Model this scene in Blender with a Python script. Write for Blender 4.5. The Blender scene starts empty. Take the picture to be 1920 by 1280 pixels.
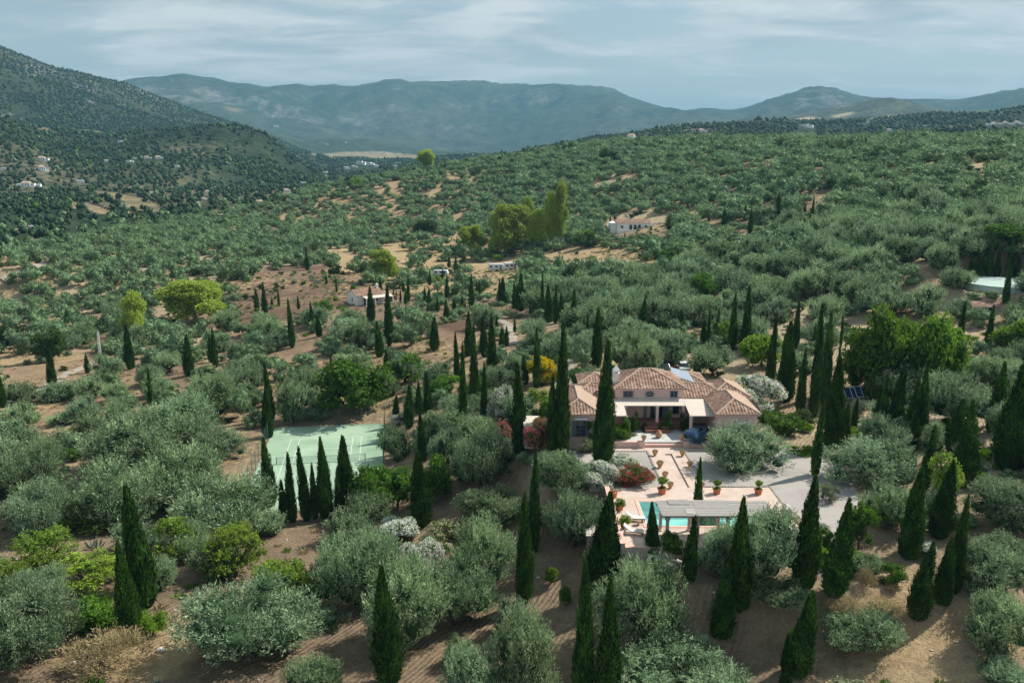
import bpy, math, random
import numpy as np
from mathutils import Vector, Matrix
random.seed(7)
RNG = np.random.default_rng(11)
R_ = math.radians
scene = bpy.context.scene
COL = scene.collection

# ------------------------------------------------------------------ camera
F = 1650.0; PITCH = R_(12.14); CAMH = 46.0
cp, sp = math.cos(PITCH), math.sin(PITCH)
cam_d = bpy.data.cameras.new('camera'); cam = bpy.data.objects.new('camera', cam_d)
COL.objects.link(cam); cam.location = (0, 0, CAMH); cam.rotation_euler = (math.pi/2-PITCH, 0, 0)
cam_d.sensor_width = 36; cam_d.lens = 36*F/1920; cam_d.clip_start = 0.5; cam_d.clip_end = 60000
scene.camera = cam
# ------------------------------------------------------------------ sun, sky, exposure
SUN_AZ = math.atan2(0.89, 0.45)      # clockwise from +y
SUN_EL = R_(46)
sun_dir = Vector((math.sin(SUN_AZ)*math.cos(SUN_EL), math.cos(SUN_AZ)*math.cos(SUN_EL), math.sin(SUN_EL)))
sd = bpy.data.lights.new('sun', 'SUN'); so = bpy.data.objects.new('sun', sd); COL.objects.link(so)
sd.energy = 5.0; sd.angle = R_(0.6); sd.color = (1.0, 0.95, 0.86)
so.rotation_euler = sun_dir.to_track_quat('Z', 'Y').to_euler(); so.location = (60, 40, 120)
world = bpy.data.worlds.new('World'); scene.world = world; world.use_nodes = True
wt = world.node_tree; wt.nodes.clear()
def N(t, ty, **k):
    n = t.nodes.new(ty)
    for a, b in k.items(): setattr(n, a, b)
    return n
def ramp(t, fac, stops):
    n = N(t, 'ShaderNodeValToRGB'); e = n.color_ramp.elements
    while len(e) < len(stops): e.new(0.5)
    for el, (p, c) in zip(e, stops): el.position = p; el.color = (*c, 1) if len(c) == 3 else c
    t.links.new(fac, n.inputs[0]); return n.outputs[0]
def mathn(t, op, a, b=0.0, c=None, clamp=False):
    n = N(t, 'ShaderNodeMath', operation=op, use_clamp=clamp)
    for i, v in enumerate((a, b, c)):
        if v is None: continue
        if isinstance(v, (int, float)): n.inputs[i].default_value = v
        else: t.links.new(v, n.inputs[i])
    return n.outputs[0]
def mixc(t, fac, a, b, mode='MIX'):
    n = N(t, 'ShaderNodeMix', data_type='RGBA', blend_type=mode)
    for i, v in ((0, fac), (6, a), (7, b)):
        if isinstance(v, (int, float)): n.inputs[i].default_value = v
        elif isinstance(v, tuple): n.inputs[i].default_value = (*v, 1)
        else: t.links.new(v, n.inputs[i])
    return n.outputs[2]
def noise(t, vec, scale, detail=3, rough=.55, dist=0.0):
    n = N(t, 'ShaderNodeTexNoise'); n.inputs['Scale'].default_value = scale; n.inputs['Detail'].default_value = detail
    n.inputs['Roughness'].default_value = rough; n.inputs['Distortion'].default_value = dist
    if vec is not None: t.links.new(vec, n.inputs['Vector'])
    return n.outputs['Fac']
def mapping(t, vec, scale=(1, 1, 1), rot=(0, 0, 0), loc=(0, 0, 0)):
    n = N(t, 'ShaderNodeMapping'); n.inputs['Scale'].default_value = scale; n.inputs['Rotation'].default_value = rot
    n.inputs['Location'].default_value = loc
    t.links.new(vec, n.inputs['Vector']); return n.outputs[0]
sky = N(wt, 'ShaderNodeTexSky', sky_type='NISHITA', sun_disc=False, sun_elevation=SUN_EL, sun_rotation=SUN_AZ,
        air_density=1.3, dust_density=1.0, ozone_density=1.5)
tc = N(wt, 'ShaderNodeTexCoord').outputs['Generated']
# cloud deck: direction projected on a layer overhead
sx = N(wt, 'ShaderNodeSeparateXYZ'); wt.links.new(tc, sx.inputs[0])
zz = mathn(wt, 'ADD', sx.outputs[2], 0.11)
cx = mathn(wt, 'DIVIDE', sx.outputs[0], zz); cy = mathn(wt, 'DIVIDE', sx.outputs[1], zz)
cb = N(wt, 'ShaderNodeCombineXYZ'); wt.links.new(cx, cb.inputs[0]); wt.links.new(cy, cb.inputs[1])
n1 = noise(wt, mapping(wt, cb.outputs[0], (1.0, .8, 1), loc=(3.9, 1.6, 0)), 0.55, 6, .55, .5)
n2 = noise(wt, mapping(wt, cb.outputs[0], (.8, 1.3, 1), rot=(0, 0, .25), loc=(1, 5, 0)), 1.6, 6, .6, .4)
cl = mathn(wt, 'ADD', mathn(wt, 'MULTIPLY', n1, .72), mathn(wt, 'MULTIPLY', n2, .28))
cmask = ramp(wt, cl, [(.43, (0, 0, 0)), (.53, (1, 1, 1))])
blue = mixc(wt, .62, sky.outputs[0], (1.9, 2.7, 3.2))
cloud = ramp(wt, n2, [(.36, (2.7, 3.3, 3.6)), (.60, (5.6, 5.8, 5.8))])
hz_ = mathn(wt, 'POWER', 2.718, mathn(wt, 'MULTIPLY', mathn(wt, 'ABSOLUTE', sx.outputs[2]), -11.0))
skyc = mixc(wt, mathn(wt, 'MULTIPLY', cmask, .9), blue, cloud)
skyc = mixc(wt, mathn(wt, 'MULTIPLY', hz_, .8), skyc, (5.3, 5.9, 6.2))
bg = N(wt, 'ShaderNodeBackground'); bg.inputs['Strength'].default_value = 0.112
wt.links.new(skyc, bg.inputs[0])
wo = N(wt, 'ShaderNodeOutputWorld'); wt.links.new(bg.outputs[0], wo.inputs[0])
scene.view_settings.view_transform = 'Standard'; scene.view_settings.look = 'None'
scene.view_settings.exposure = 0.43; scene.view_settings.gamma = 1.0
scene.render.engine = 'CYCLES'
cy_ = scene.cycles
cy_.use_denoising = True; cy_.max_bounces = 5; cy_.diffuse_bounces = 2; cy_.glossy_bounces = 2
cy_.transmission_bounces = 4; cy_.volume_bounces = 0; cy_.transparent_max_bounces = 4
cy_.use_adaptive_sampling = False

# ------------------------------------------------------------------ projection
def ray(u, v):
    a = (u-960)/F; b = (640-v)/F
    return np.array([a, cp+b*sp, -sp+b*cp])
def project(x, y, z):
    h = z-CAMH; d = y*cp-h*sp
    return 960+F*x/d, 640-F*(y*sp+h*cp)/d, d
def top_z(y, row):
    t = (640-row)/F
    return CAMH+y*(t*cp-sp)/(cp+t*sp)
def depth(y, z): return y*cp-(z-CAMH)*sp

# ------------------------------------------------------------------ noise
def _h(ix, iy, s):
    n = (ix.astype(np.int64)*374761393+iy.astype(np.int64)*668265263+s*974634) & 0xffffffff
    n = ((n ^ (n >> 13))*1274126177) & 0xffffffff
    return ((n ^ (n >> 16)) & 0xffff)/65535.0
def vnoise(x, y, s=0):
    x = np.asarray(x, float); y = np.asarray(y, float)
    ix, iy = np.floor(x), np.floor(y); fx, fy = x-ix, y-iy
    fx = fx*fx*(3-2*fx); fy = fy*fy*(3-2*fy)
    ix = ix.astype(np.int64); iy = iy.astype(np.int64)
    a = _h(ix, iy, s); b = _h(ix+1, iy, s); c = _h(ix, iy+1, s); d = _h(ix+1, iy+1, s)
    return (a+(b-a)*fx)*(1-fy)+(c+(d-c)*fx)*fy
def fbm(x, y, s=0, o=4):
    t = 0; a = .5; w = 0
    for i in range(o):
        t = t+a*vnoise(x*2**i, y*2**i, s+i*17); w += a; a *= .5
    return t/w
def ridged(x, y, s=0, o=4):
    t = 0; a = .5; w = 0
    for i in range(o):
        t = t+a*(1-np.abs(2*vnoise(x*2**i, y*2**i, s+i*31)-1)); w += a; a *= .5
    return t/w

# ------------------------------------------------------------------ terrain: ridge and valley lines running across the view
def LZ(pts):   # (px, row, z)
    out = []
    for u, v, z in pts:
        d = ray(u, v); t = (z-CAMH)/d[2]; out.append((math.atan2(d[0], d[1]), math.hypot(d[0], d[1])*t, z))
    return out
def LD(pts):   # (px, row, distance)
    out = []
    for u, v, D in pts:
        d = ray(u, v); h = math.hypot(d[0], d[1]); out.append((math.atan2(d[0], d[1]), D, CAMH+D*d[2]/h))
    return out
LAYERS = [
 [(-1.2, 16, 0), (1.2, 16, 4)],
 [(-1.2, 30, 1), (1.2, 30, 4)],
 LZ([(-200, 1330, 2.5), (500, 1330, 2.5), (960, 1330, 2.5), (1400, 1330, 4), (1920, 1330, 6), (2200, 1330, 6)]),
 LZ([(-300, 1100, 1.5), (400, 1100, 1.5), (900, 1100, 2.5), (1130, 1100, 5.5), (1350, 1100, 6.5), (1550, 1100, 7.5), (1920, 1100, 9), (2200, 1100, 9)]),
 LZ([(-300, 960, 0), (400, 960, -.3), (700, 960, 0), (900, 960, 3), (1080, 960, 6.5), (1250, 960, 9), (1400, 960, 9.6), (1700, 960, 10), (1920, 960, 11.5), (2200, 960, 12)]),
 LZ([(-300, 850, -2), (0, 850, -1), (450, 850, 0), (720, 850, .2), (860, 850, 4), (1000, 850, 8), (1150, 850, 9.8), (1600, 850, 10.2), (1920, 850, 12), (2200, 850, 13)]),
 LZ([(-300, 700, -5), (0, 700, -4), (300, 700, -1.5), (600, 700, 1), (800, 700, 3), (950, 700, 6.5), (1150, 700, 8.6), (1500, 700, 10), (1920, 700, 13.5), (2200, 700, 15)]),
 LZ([(-300, 580, -7), (0, 580, -6), (300, 580, -2.5), (680, 580, 3.4), (900, 580, 4), (1200, 580, 9), (1500, 580, 13.5), (1920, 580, 17.5), (2200, 580, 19)]),
 LD([(-300, 500, 370), (0, 500, 370), (300, 500, 375), (600, 500, 350), (900, 500, 335), (1200, 500, 278), (1500, 500, 228), (1920, 500, 192), (2200, 500, 185)]),
 LD([(-300, 430, 540), (0, 425, 560), (300, 422, 560), (480, 420, 560), (600, 418, 560), (900, 420, 470), (1200, 425, 375), (1500, 420, 305), (1920, 420, 255), (2200, 420, 250)]),
 LD([(-300, 350, 700), (0, 395, 660), (300, 393, 650), (480, 386, 630), (600, 358, 640), (700, 338, 660), (780, 325, 680), (900, 306, 700), (1000, 293, 710), (1100, 276, 720), (1190, 270, 720), (1300, 266, 690), (1440, 268, 620), (1600, 270, 560), (1750, 268, 530), (1920, 266, 510), (2200, 268, 500)]),
 LD([(-300, 345, 850), (0, 376, 800), (300, 374, 800), (480, 372, 790), (600, 372, 880), (780, 352, 950), (1000, 315, 1000), (1190, 288, 960), (1440, 276, 860), (1920, 272, 760), (2200, 270, 760)]),
 LD([(-300, 330, 1100), (0, 342, 1050), (300, 346, 1050), (480, 348, 1100), (600, 340, 1300), (700, 338, 1400), (780, 330, 1500), (1000, 296, 1600), (1100, 276, 1500), (1190, 260, 1450), (1300, 246, 1450), (1390, 239, 1500), (1440, 243, 1500), (1600, 244, 1500), (1750, 241, 1500), (1920, 226, 1600), (2200, 215, 1600)]),
 LD([(-300, 235, 1500), (-100, 232, 1480), (0, 228, 1450), (40, 243, 1450), (100, 268, 1500), (200, 268, 1550), (330, 250, 1650), (370, 242, 1650), (410, 240, 1650), (450, 243, 1650), (500, 262, 1650), (550, 297, 1650), (600, 324, 1700), (700, 316, 2100), (780, 306, 2300), (1000, 292, 2300), (1190, 268, 2300), (1300, 258, 2300), (1440, 239, 2200), (1600, 233, 2200), (1750, 230, 2200), (1850, 222, 2200), (1920, 208, 2200), (2200, 190, 2200)]),
 LD([(-300, 262, 1850), (0, 252, 1800), (100, 262, 1850), (330, 264, 2100), (420, 266, 2150), (500, 285, 2200), (600, 304, 2500), (700, 297, 2900), (780, 293, 3000), (1000, 286, 3300), (1190, 264, 3300), (1440, 242, 3200), (1600, 240, 3200), (1920, 236, 3200), (2200, 230, 3200)]),
 LD([(-300, -10, 3200), (-100, 60, 3200), (0, 94, 3200), (40, 107, 3200), (100, 131, 3200), (150, 142, 3200), (190, 153, 3200), (230, 162, 3250), (300, 192, 3300), (380, 220, 3350), (450, 240, 3400), (520, 264, 3500), (560, 280, 3600), (600, 288, 3700), (780, 284, 4000), (1000, 278, 4200), (1190, 256, 4200), (1300, 244, 4200), (1440, 228, 4200), (1500, 216, 4100), (1540, 207, 4000), (1600, 200, 4000), (1640, 195, 4000), (1700, 194, 4000), (1730, 198, 4000), (1760, 206, 4000), (1850, 209, 4000), (1920, 211, 4000), (2200, 212, 4000)]),
 LD([(-300, 90, 5000), (0, 170, 5000), (200, 200, 5000), (300, 222, 5100), (450, 252, 5200), (560, 272, 5200), (780, 272, 5400), (1000, 268, 5400), (1190, 250, 5200), (1300, 243, 5200), (1440, 232, 5000), (1540, 220, 5000), (1700, 215, 5000), (1920, 218, 5000), (2200, 218, 5000)]),
 LD([(-300, 190, 8000), (0, 170, 8000), (220, 160, 8000), (240, 155, 8000), (258, 152, 8000), (300, 151, 8000), (325, 148, 8000), (345, 146, 8000), (362, 151, 8000), (385, 156, 8000), (430, 161, 8000), (470, 162, 8000), (500, 168, 8000), (520, 164, 8000), (565, 164, 8000), (580, 170, 8000), (620, 166, 8000), (662, 166, 8000), (700, 158, 8000), (722, 152, 8000), (750, 150, 8000), (772, 157, 8000), (800, 155, 8000), (850, 154, 8000), (900, 152, 8000), (940, 158, 8000), (1000, 160, 8000), (1060, 161, 8000), (1130, 163, 8000), (1152, 168, 8000), (1180, 184, 8000), (1220, 200, 7900), (1250, 210, 7800), (1280, 216, 7700), (1320, 212, 7500), (1370, 210, 7200), (1400, 203, 7000), (1440, 188, 6800), (1480, 176, 6600), (1510, 167, 6600), (1538, 161, 6600), (1570, 168, 6600), (1600, 178, 6700), (1645, 190, 7000), (1700, 192, 7200), (1760, 191, 7200), (1800, 190, 7000), (1830, 183, 6800), (1870, 173, 6600), (1920, 167, 6500), (2050, 160, 6500), (2200, 165, 6500)]),
 [(-1.2, 10500, 40), (1.2, 10500, 40)],
 [(-1.2, 14000, 20), (1.2, 14000, 20)],
]
NA, NR = 1500, 1400
AZ = np.linspace(R_(-62), R_(62), NA)
LR = np.linspace(math.log(16.5), math.log(13500), NR)
def pchip_rows(X, Y, xq):
    """X, Y: (K, n) knots for n profiles; xq: (m,) -> (n, m)."""
    K, n = X.shape
    h = np.diff(X, axis=0); dl = np.diff(Y, axis=0)/h
    d = np.zeros_like(Y)
    w1 = 2*h[1:]+h[:-1]; w2 = h[1:]+2*h[:-1]
    with np.errstate(all='ignore'):
        hm = (w1+w2)/(w1/dl[:-1]+w2/dl[1:])
    d[1:-1] = np.where(dl[:-1]*dl[1:] > 0, hm, 0)
    d[0] = dl[0]; d[-1] = dl[-1]
    out = np.empty((n, len(xq)))
    for i in range(n):
        k = np.clip(np.searchsorted(X[:, i], xq)-1, 0, K-2)
        t = (xq-X[k, i])/h[k, i]; t = np.clip(t, 0, 1)
        out[i] = ((1+2*t)*(1-t)**2*Y[k, i]+t*(1-t)**2*h[k, i]*d[k, i]+t*t*(3-2*t)*Y[k+1, i]+t*t*(t-1)*h[k, i]*d[k+1, i])
    return out
def smooth1(a, k):
    if k < 2: return a
    w = np.hanning(k+2)[1:-1]; w /= w.sum()
    return np.convolve(np.pad(a, k, mode='edge'), w, 'same')[k:-k]
KR, KZ = [], []
for li, L in enumerate(LAYERS):
    L = sorted(L); a = [p[0] for p in L]
    r = np.interp(AZ, a, [math.log(p[1]) for p in L]); z = np.interp(AZ, a, [p[2] for p in L])
    k = 9 if li == 17 else (19 if li in (13, 15) else 61)
    KR.append(smooth1(r, k)); KZ.append(smooth1(z, k))
KR = np.array(KR); KZ = np.array(KZ)
for i in range(1, len(KR)): KR[i] = np.maximum(KR[i], KR[i-1]+.03)
TAB = pchip_rows(KR, KZ, LR)
# relief: gullies and spurs grow with distance, held back on the skylines
g_a, g_r = np.meshgrid(AZ, np.exp(LR), indexing='ij')
gx, gy = np.sin(g_a)*g_r, np.cos(g_a)*g_r
def crestmask(k, wdt):
    return np.exp(-((np.log(g_r)-KR[k][:, None])/wdt)**2)
hold = np.clip(1-crestmask(17, .11)-crestmask(15, .05)*.8-crestmask(10, .06)-crestmask(13, .03)*.6, 0.04, 1)
far = np.clip((g_r-2300)/1500, 0, 1)
mid = np.clip((g_r-900)/500, 0, 1)*(1-far)
near = np.clip((g_r-130)/150, 0, 1)
TAB += hold*far*np.clip(g_r/8000, .4, 1)*((ridged(gx/900+.3*fbm(gx/700, gy/700, 4, 3), gy/1500, 3, 6)-.62)*300)
TAB += hold*mid*((ridged(gx/330, gy/420, 5, 5)-.6)*52)
TAB += near*hold*(1-far)*((fbm(gx/60, gy/60, 9, 3)-.5)*2.6)
TAB += (fbm(gx/9, gy/9, 12, 2)-.5)*.5*(g_r < 900)
cm = crestmask(17, .04)
TAB += cm*(fbm(AZ[:, None]*260+gy*0, gy*0, 41, 3)-.5)*26
cm = crestmask(15, .04)
TAB += cm*(fbm(AZ[:, None]*420+gy*0, gy*0, 43, 3)-.5)*14
# level pads cut for the garden, the court and the car park
PADS = [((15.5, 40, 70.5, 76.0), 9.1, 5.0), ((5, 44, 91.5, 118.0), 9.75, 5.0), ((13, 34, 137, 158), 9.5, 8.0), ((28.3, 40, 80, 112), 10.02, 6), ((11.3, 27.4, 77.2, 89.8), 8.0, .9)]
def smooth01(t):
    t = np.clip(t, 0, 1); return t*t*(3-2*t)
def pad_apply(x, y, z):
    for (x0, x1, y0, y1), pz, m in PADS:
        d = np.hypot(np.maximum(np.maximum(x0-x, x-x1), 0), np.maximum(np.maximum(y0-y, y-y1), 0))
        w = 1-smooth01(d/m)
        z = z*(1-w)+(pz-.05)*w
    # tennis court pad (rotated)
    cx_, sx_ = math.cos(CT), math.sin(CT)
    lx = (x-CC[0])*cx_+(y-CC[1])*sx_; ly = -(x-CC[0])*sx_+(y-CC[1])*cx_
    d = np.hypot(np.maximum(np.abs(lx)-CW/2-.3, 0), np.maximum(np.abs(ly)-CL/2-.3, 0))
    w = 1-smooth01(d/4.5)
    return z*(1-w)+(-.06)*w
# tennis court frame
def at(u, v, z):
    d = ray(u, v); t = (z-CAMH)/d[2]; return (d[0]*t, d[1]*t)
_nl, _nr = at(517.6, 871, 0), at(685.5, 862, 0)
_bl, _br = at(550.3, 823.4, 0), at(681.2, 817.3, 0)
_nc = ((_nl[0]+_nr[0])/2, (_nl[1]+_nr[1])/2); _bc = ((_bl[0]+_br[0])/2, (_bl[1]+_br[1])/2)
CC = _nc; CT = math.atan2(-(_bc[0]-_nc[0]), _bc[1]-_nc[1])
CT = (CT+math.atan2(_nr[1]-_nl[1], _nr[0]-_nl[0]))/2
COURT_S = math.hypot(_nr[0]-_nl[0], _nr[1]-_nl[1])/12.8
COURT_D = math.hypot(_bc[0]-_nc[0], _bc[1]-_nc[1])/11.885
CW, CL = 17.8*COURT_S, 37.0*COURT_D
print('court', CC, math.degrees(CT), COURT_S, COURT_D)
def ground(x, y):
    x = np.asarray(x, float); y = np.asarray(y, float)
    a = np.clip((np.arctan2(x, y)-AZ[0])/(AZ[1]-AZ[0]), 0, NA-1.001)
    r = np.clip((np.log(np.maximum(np.hypot(x, y), 17))-LR[0])/(LR[1]-LR[0]), 0, NR-1.001)
    i = a.astype(int); j = r.astype(int); fa = a-i; fr = r-j
    z = (TAB[i, j]*(1-fa)+TAB[i+1, j]*fa)*(1-fr)+(TAB[i, j+1]*(1-fa)+TAB[i+1, j+1]*fa)*fr
    return pad_apply(x, y, z)
_RR = np.exp(np.linspace(math.log(30), math.log(12000), 6000))
def hit(u, v):
    """where the line of sight through a pixel first meets the ground"""
    d = ray(u, v); h = math.hypot(d[0], d[1])
    x = d[0]/h*_RR; y = d[1]/h*_RR
    g = ground(x, y); zr = CAMH+d[2]/h*_RR
    k = np.argmax(g >= zr)
    if g[k] < zr[k]: k = len(_RR)-1
    return float(x[k]), float(y[k]), float(g[k])

_tx, _ty, _tz = hit(1885, 556); _ty += 9; _tx = (1885-960)/F*(_ty*cp-(_tz-CAMH)*sp)
PADS.append(((_tx-8, _tx+8, _ty-8, _ty+8), _tz, 5.0))
TANK = (_tx, _ty, _tz)
# ------------------------------------------------------------------ materials
def newmat(name):
    m = bpy.data.materials.new(name); m.use_nodes = True; t = m.node_tree; t.nodes.clear()
    o = N(t, 'ShaderNodeOutputMaterial'); return m, t, o
def principled(t, o, col, rough=.8, spec=.3, bump=None, metal=0, bstr=.5, bdist=.1):
    b = N(t, 'ShaderNodeBsdfPrincipled')
    if isinstance(col, tuple): b.inputs['Base Color'].default_value = (*col, 1)
    else: t.links.new(col, b.inputs['Base Color'])
    b.inputs['Roughness'].default_value = rough; b.inputs['Specular IOR Level'].default_value = spec
    b.inputs['Metallic'].default_value = metal
    if bump is not None:
        bn = N(t, 'ShaderNodeBump'); bn.inputs['Strength'].default_value = bstr; bn.inputs['Distance'].default_value = bdist
        t.links.new(bump, bn.inputs['Height']); t.links.new(bn.outputs[0], b.inputs['Normal'])
    t.links.new(b.outputs[0], o.inputs[0]); return b
def surf(name, c1, c2=None, scale=3.0, rough=.85, spec=.25, bdist=.02, stretch=(1, 1, 1), metal=0, det=5):
    m, t, o = newmat(name)
    c2 = c2 or tuple(x*.75 for x in c1)
    pos = N(t, 'ShaderNodeNewGeometry').outputs['Position']
    f = noise(t, mapping(t, pos, stretch), scale, det, .6)
    col = mixc(t, ramp(t, f, [(.3, (0, 0, 0)), (.7, (1, 1, 1))]), c1, c2)
    principled(t, o, col, rough, spec, f, metal, .6, bdist); return m
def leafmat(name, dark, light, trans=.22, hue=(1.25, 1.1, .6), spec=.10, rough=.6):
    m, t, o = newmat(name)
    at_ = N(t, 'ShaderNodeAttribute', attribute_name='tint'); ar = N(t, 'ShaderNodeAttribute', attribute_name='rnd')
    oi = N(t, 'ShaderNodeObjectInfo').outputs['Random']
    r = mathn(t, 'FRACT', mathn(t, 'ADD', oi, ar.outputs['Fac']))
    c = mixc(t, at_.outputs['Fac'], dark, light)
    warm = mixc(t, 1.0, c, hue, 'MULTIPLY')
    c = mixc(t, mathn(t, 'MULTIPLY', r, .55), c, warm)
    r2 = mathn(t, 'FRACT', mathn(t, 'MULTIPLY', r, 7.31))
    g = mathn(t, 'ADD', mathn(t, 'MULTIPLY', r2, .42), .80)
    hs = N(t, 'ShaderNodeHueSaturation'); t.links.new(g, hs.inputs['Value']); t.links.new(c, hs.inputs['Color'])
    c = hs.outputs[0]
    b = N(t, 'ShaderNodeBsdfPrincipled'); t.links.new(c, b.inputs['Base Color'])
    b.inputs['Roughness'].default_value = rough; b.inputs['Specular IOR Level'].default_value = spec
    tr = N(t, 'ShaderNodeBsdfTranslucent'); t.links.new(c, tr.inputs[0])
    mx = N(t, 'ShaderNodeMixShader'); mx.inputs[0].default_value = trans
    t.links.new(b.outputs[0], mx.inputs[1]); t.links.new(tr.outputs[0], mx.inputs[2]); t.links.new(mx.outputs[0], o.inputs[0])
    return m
M = {}
M['olive'] = leafmat('olive_leaf', (.030, .070, .028), (.45, .61, .36), .30, (1.10, 1.02, .78))
M['grove'] = leafmat('grove_leaf', (.032, .072, .030), (.33, .49, .27), .3, (1.12, 1.0, .75))  # olive leaf toned down, since the far blades catch the sun too fully
M['woods'] = leafmat('shadowed_wood_leaf', (.014, .034, .018), (.075, .125, .055), .2, (1.15, 1.05, .8))  # leaf colour darkened to stand in for shadow over the valley
M['cypress'] = leafmat('cypress_leaf', (.008, .028, .007), (.066, .16, .022), .16, (1.2, 1.02, .7))
M['lime'] = leafmat('lime_leaf', (.06, .14, .014), (.36, .55, .06), .45, (1.15, 1.0, .6))
M['green'] = leafmat('green_leaf', (.035, .095, .012), (.16, .32, .035), .28, (1.2, 1.05, .8))
M['darkgreen'] = leafmat('dark_leaf', (.022, .050, .014), (.075, .135, .03), .2)
M['yellowgreen'] = leafmat('almond_leaf', (.08, .15, .022), (.38, .58, .09), .45, (1.22, 1.02, .7))
M['bigtree'] = leafmat('bigtree_leaf', (.035, .095, .014), (.24, .42, .045), .34, (1.15, 1.0, .7))
M['goldleaf'] = leafmat('gold_leaf', (.35, .26, .01), (.85, .62, .02), .25, (1.1, 1, .8))
M['straw'] = leafmat('straw', (.22, .17, .085), (.52, .42, .23), .2, (1, 1, .9))
M['greybush'] = leafmat('grey_leaf', (.12, .15, .11), (.28, .33, .25), .2)
M['white_fl'] = leafmat('white_petal', (.55, .56, .50), (.86, .86, .80), .2, (1, .97, .9))
M['cream_fl'] = leafmat('cream_petal', (.50, .44, .33), (.78, .72, .58), .2)
M['red_fl'] = leafmat('crimson_petal', (.30, .02, .05), (.62, .07, .12), .2, (1.1, 1.3, 1.2))
M['pink_fl'] = leafmat('pink_petal', (.42, .06, .12), (.75, .20, .28), .2, (1.05, 1.1, 1.1))
M['blue_fl'] = leafmat('blue_petal', (.05, .10, .42), (.20, .30, .72), .2, (1, 1, 1))
M['bark'] = surf('bark', (.13, .10, .075), (.06, .048, .038), 6, bdist=.05)
M['palebark'] = surf('pale_bark', (.46, .42, .36), (.25, .21, .17), 4, bdist=.03)
M['pinkwall'] = surf('pink_render', (.70, .505, .455), (.62, .44, .40), .9, bdist=.01)
M['pinkcap'] = surf('pink_coping', (.72, .47, .38), (.60, .37, .29), 1.5)
M['greywall'] = surf('grey_and_shade_render', (.50, .41, .36), (.38, .31, .27), .8)  # also carries painted shade on terrace walls and near pergola columns
M['white'] = surf('white_render', (.82, .81, .78), (.68, .66, .62), 1.2)
M['farwhite'] = surf('far_whitewash', (.90, .90, .89), (.84, .84, .82), .3)
M['paving'] = None
M['shutter'] = surf('slate_blue_paint', (.13, .18, .235), (.10, .14, .19), 5, rough=.5)
M['darkglass'] = surf('window_glass', (.02, .028, .035), (.03, .04, .05), .5, rough=.08, spec=.6)
M['darkroom'] = surf('room_shadow', (.06, .05, .045), (.04, .035, .03), 2)
M['terracotta'] = surf('terracotta', (.56, .20, .085), (.45, .15, .07), 6)
M['oldclay'] = surf('weathered_clay', (.50, .30, .15), (.36, .22, .12), 9)
M['wood'] = surf('wood', (.30, .21, .14), (.20, .14, .10), 5, stretch=(1, 1, .2))
M['greywood'] = surf('weathered_wood', (.42, .395, .36), (.28, .26, .24), 7, stretch=(.35, 2, 1))
M['canvas'] = surf('canvas', (.60, .53, .46), (.54, .47, .40), 1.5, bdist=.01)
M['whitecloth'] = surf('white_cushion', (.82, .80, .74), (.74, .71, .64), 3)
M['metal'] = surf('grey_metal', (.35, .36, .36), (.28, .29, .29), 4, rough=.45)
M['whitemetal'] = surf('white_metal', (.78, .80, .80), (.68, .70, .70), 2, rough=.4)
M['greenmetal'] = surf('green_steel', (.06, .15, .12), (.05, .12, .09), 4, rough=.5)
M['blackrub'] = surf('rubber_and_doorway_shade', (.02, .02, .02), (.03, .03, .03), 4)
M['paleglass'] = surf('pale_blue_glass', (.36, .42, .48), (.30, .36, .42), .8, rough=.3)
M['panel'] = surf('solar_glass', (.02, .035, .065), (.03, .05, .09), 2, rough=.12, spec=.7)
M['stone'] = surf('stone', (.42, .38, .33), (.26, .235, .20), 3, bdist=.08)
M['palestone'] = surf('pale_stone', (.60, .56, .50), (.42, .38, .33), 3, bdist=.05)
M['tank'] = surf('pale_green_steel', (.44, .56, .50), (.38, .49, .44), .6, rough=.5)
M['carsilver'] = surf('silver_paint', (.55, .57, .60), (.50, .52, .55), 1, rough=.25, spec=.6)
M['cardark'] = surf('black_paint', (.03, .032, .036), (.04, .04, .045), 1, rough=.2, spec=.6)
M['carred'] = surf('red_paint', (.33, .04, .03), (.30, .035, .03), 1, rough=.25, spec=.6)
M['carwhite'] = surf('white_paint', (.75, .77, .78), (.70, .72, .73), 1, rough=.25, spec=.6)
M['maroon'] = surf('maroon_tile', (.26, .115, .085), (.20, .09, .07), 4)
M['bluecloth'] = surf('blue_cloth', (.03, .16, .36), (.03, .12, .28), 3)
M['redlamp'] = surf('red_lamp_glass', (.45, .02, .02), (.35, .02, .02), 3, rough=.3)
def m_roof(name, c):
    m, t, o = newmat(name)
    pos = N(t, 'ShaderNodeNewGeometry').outputs['Position']
    v = N(t, 'ShaderNodeTexVoronoi'); v.inputs['Scale'].default_value = 2.6; t.links.new(pos, v.inputs['Vector'])
    sx = N(t, 'ShaderNodeSeparateColor'); t.links.new(v.outputs['Color'], sx.inputs[0])
    col = ramp(t, sx.outputs[0], [(0, c[0]), (.35, c[1]), (.7, c[2]), (1, c[3])])
    st = noise(t, pos, .55, 4, .6)
    col = mixc(t, ramp(t, st, [(.42, (0, 0, 0)), (.7, (.55, .55, .55))]), col, (.15, .10, .075))
    principled(t, o, col, .85, .2, noise(t, pos, 9, 2), 0, .5, .03); return m
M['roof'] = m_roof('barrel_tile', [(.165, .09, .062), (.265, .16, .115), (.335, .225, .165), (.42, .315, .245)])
M['roofbrown'] = m_roof('brown_and_shade_tile', [(.20, .11, .075), (.28, .16, .115), (.33, .21, .155), (.38, .27, .21)])  # also the shaded colour of villa slopes turned from the sun
M['ridge'] = surf('ridge_tile', (.50, .37, .28), (.36, .25, .18), 2.5)  # also the sunlit colour of the wings' right-hand slopes
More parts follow.
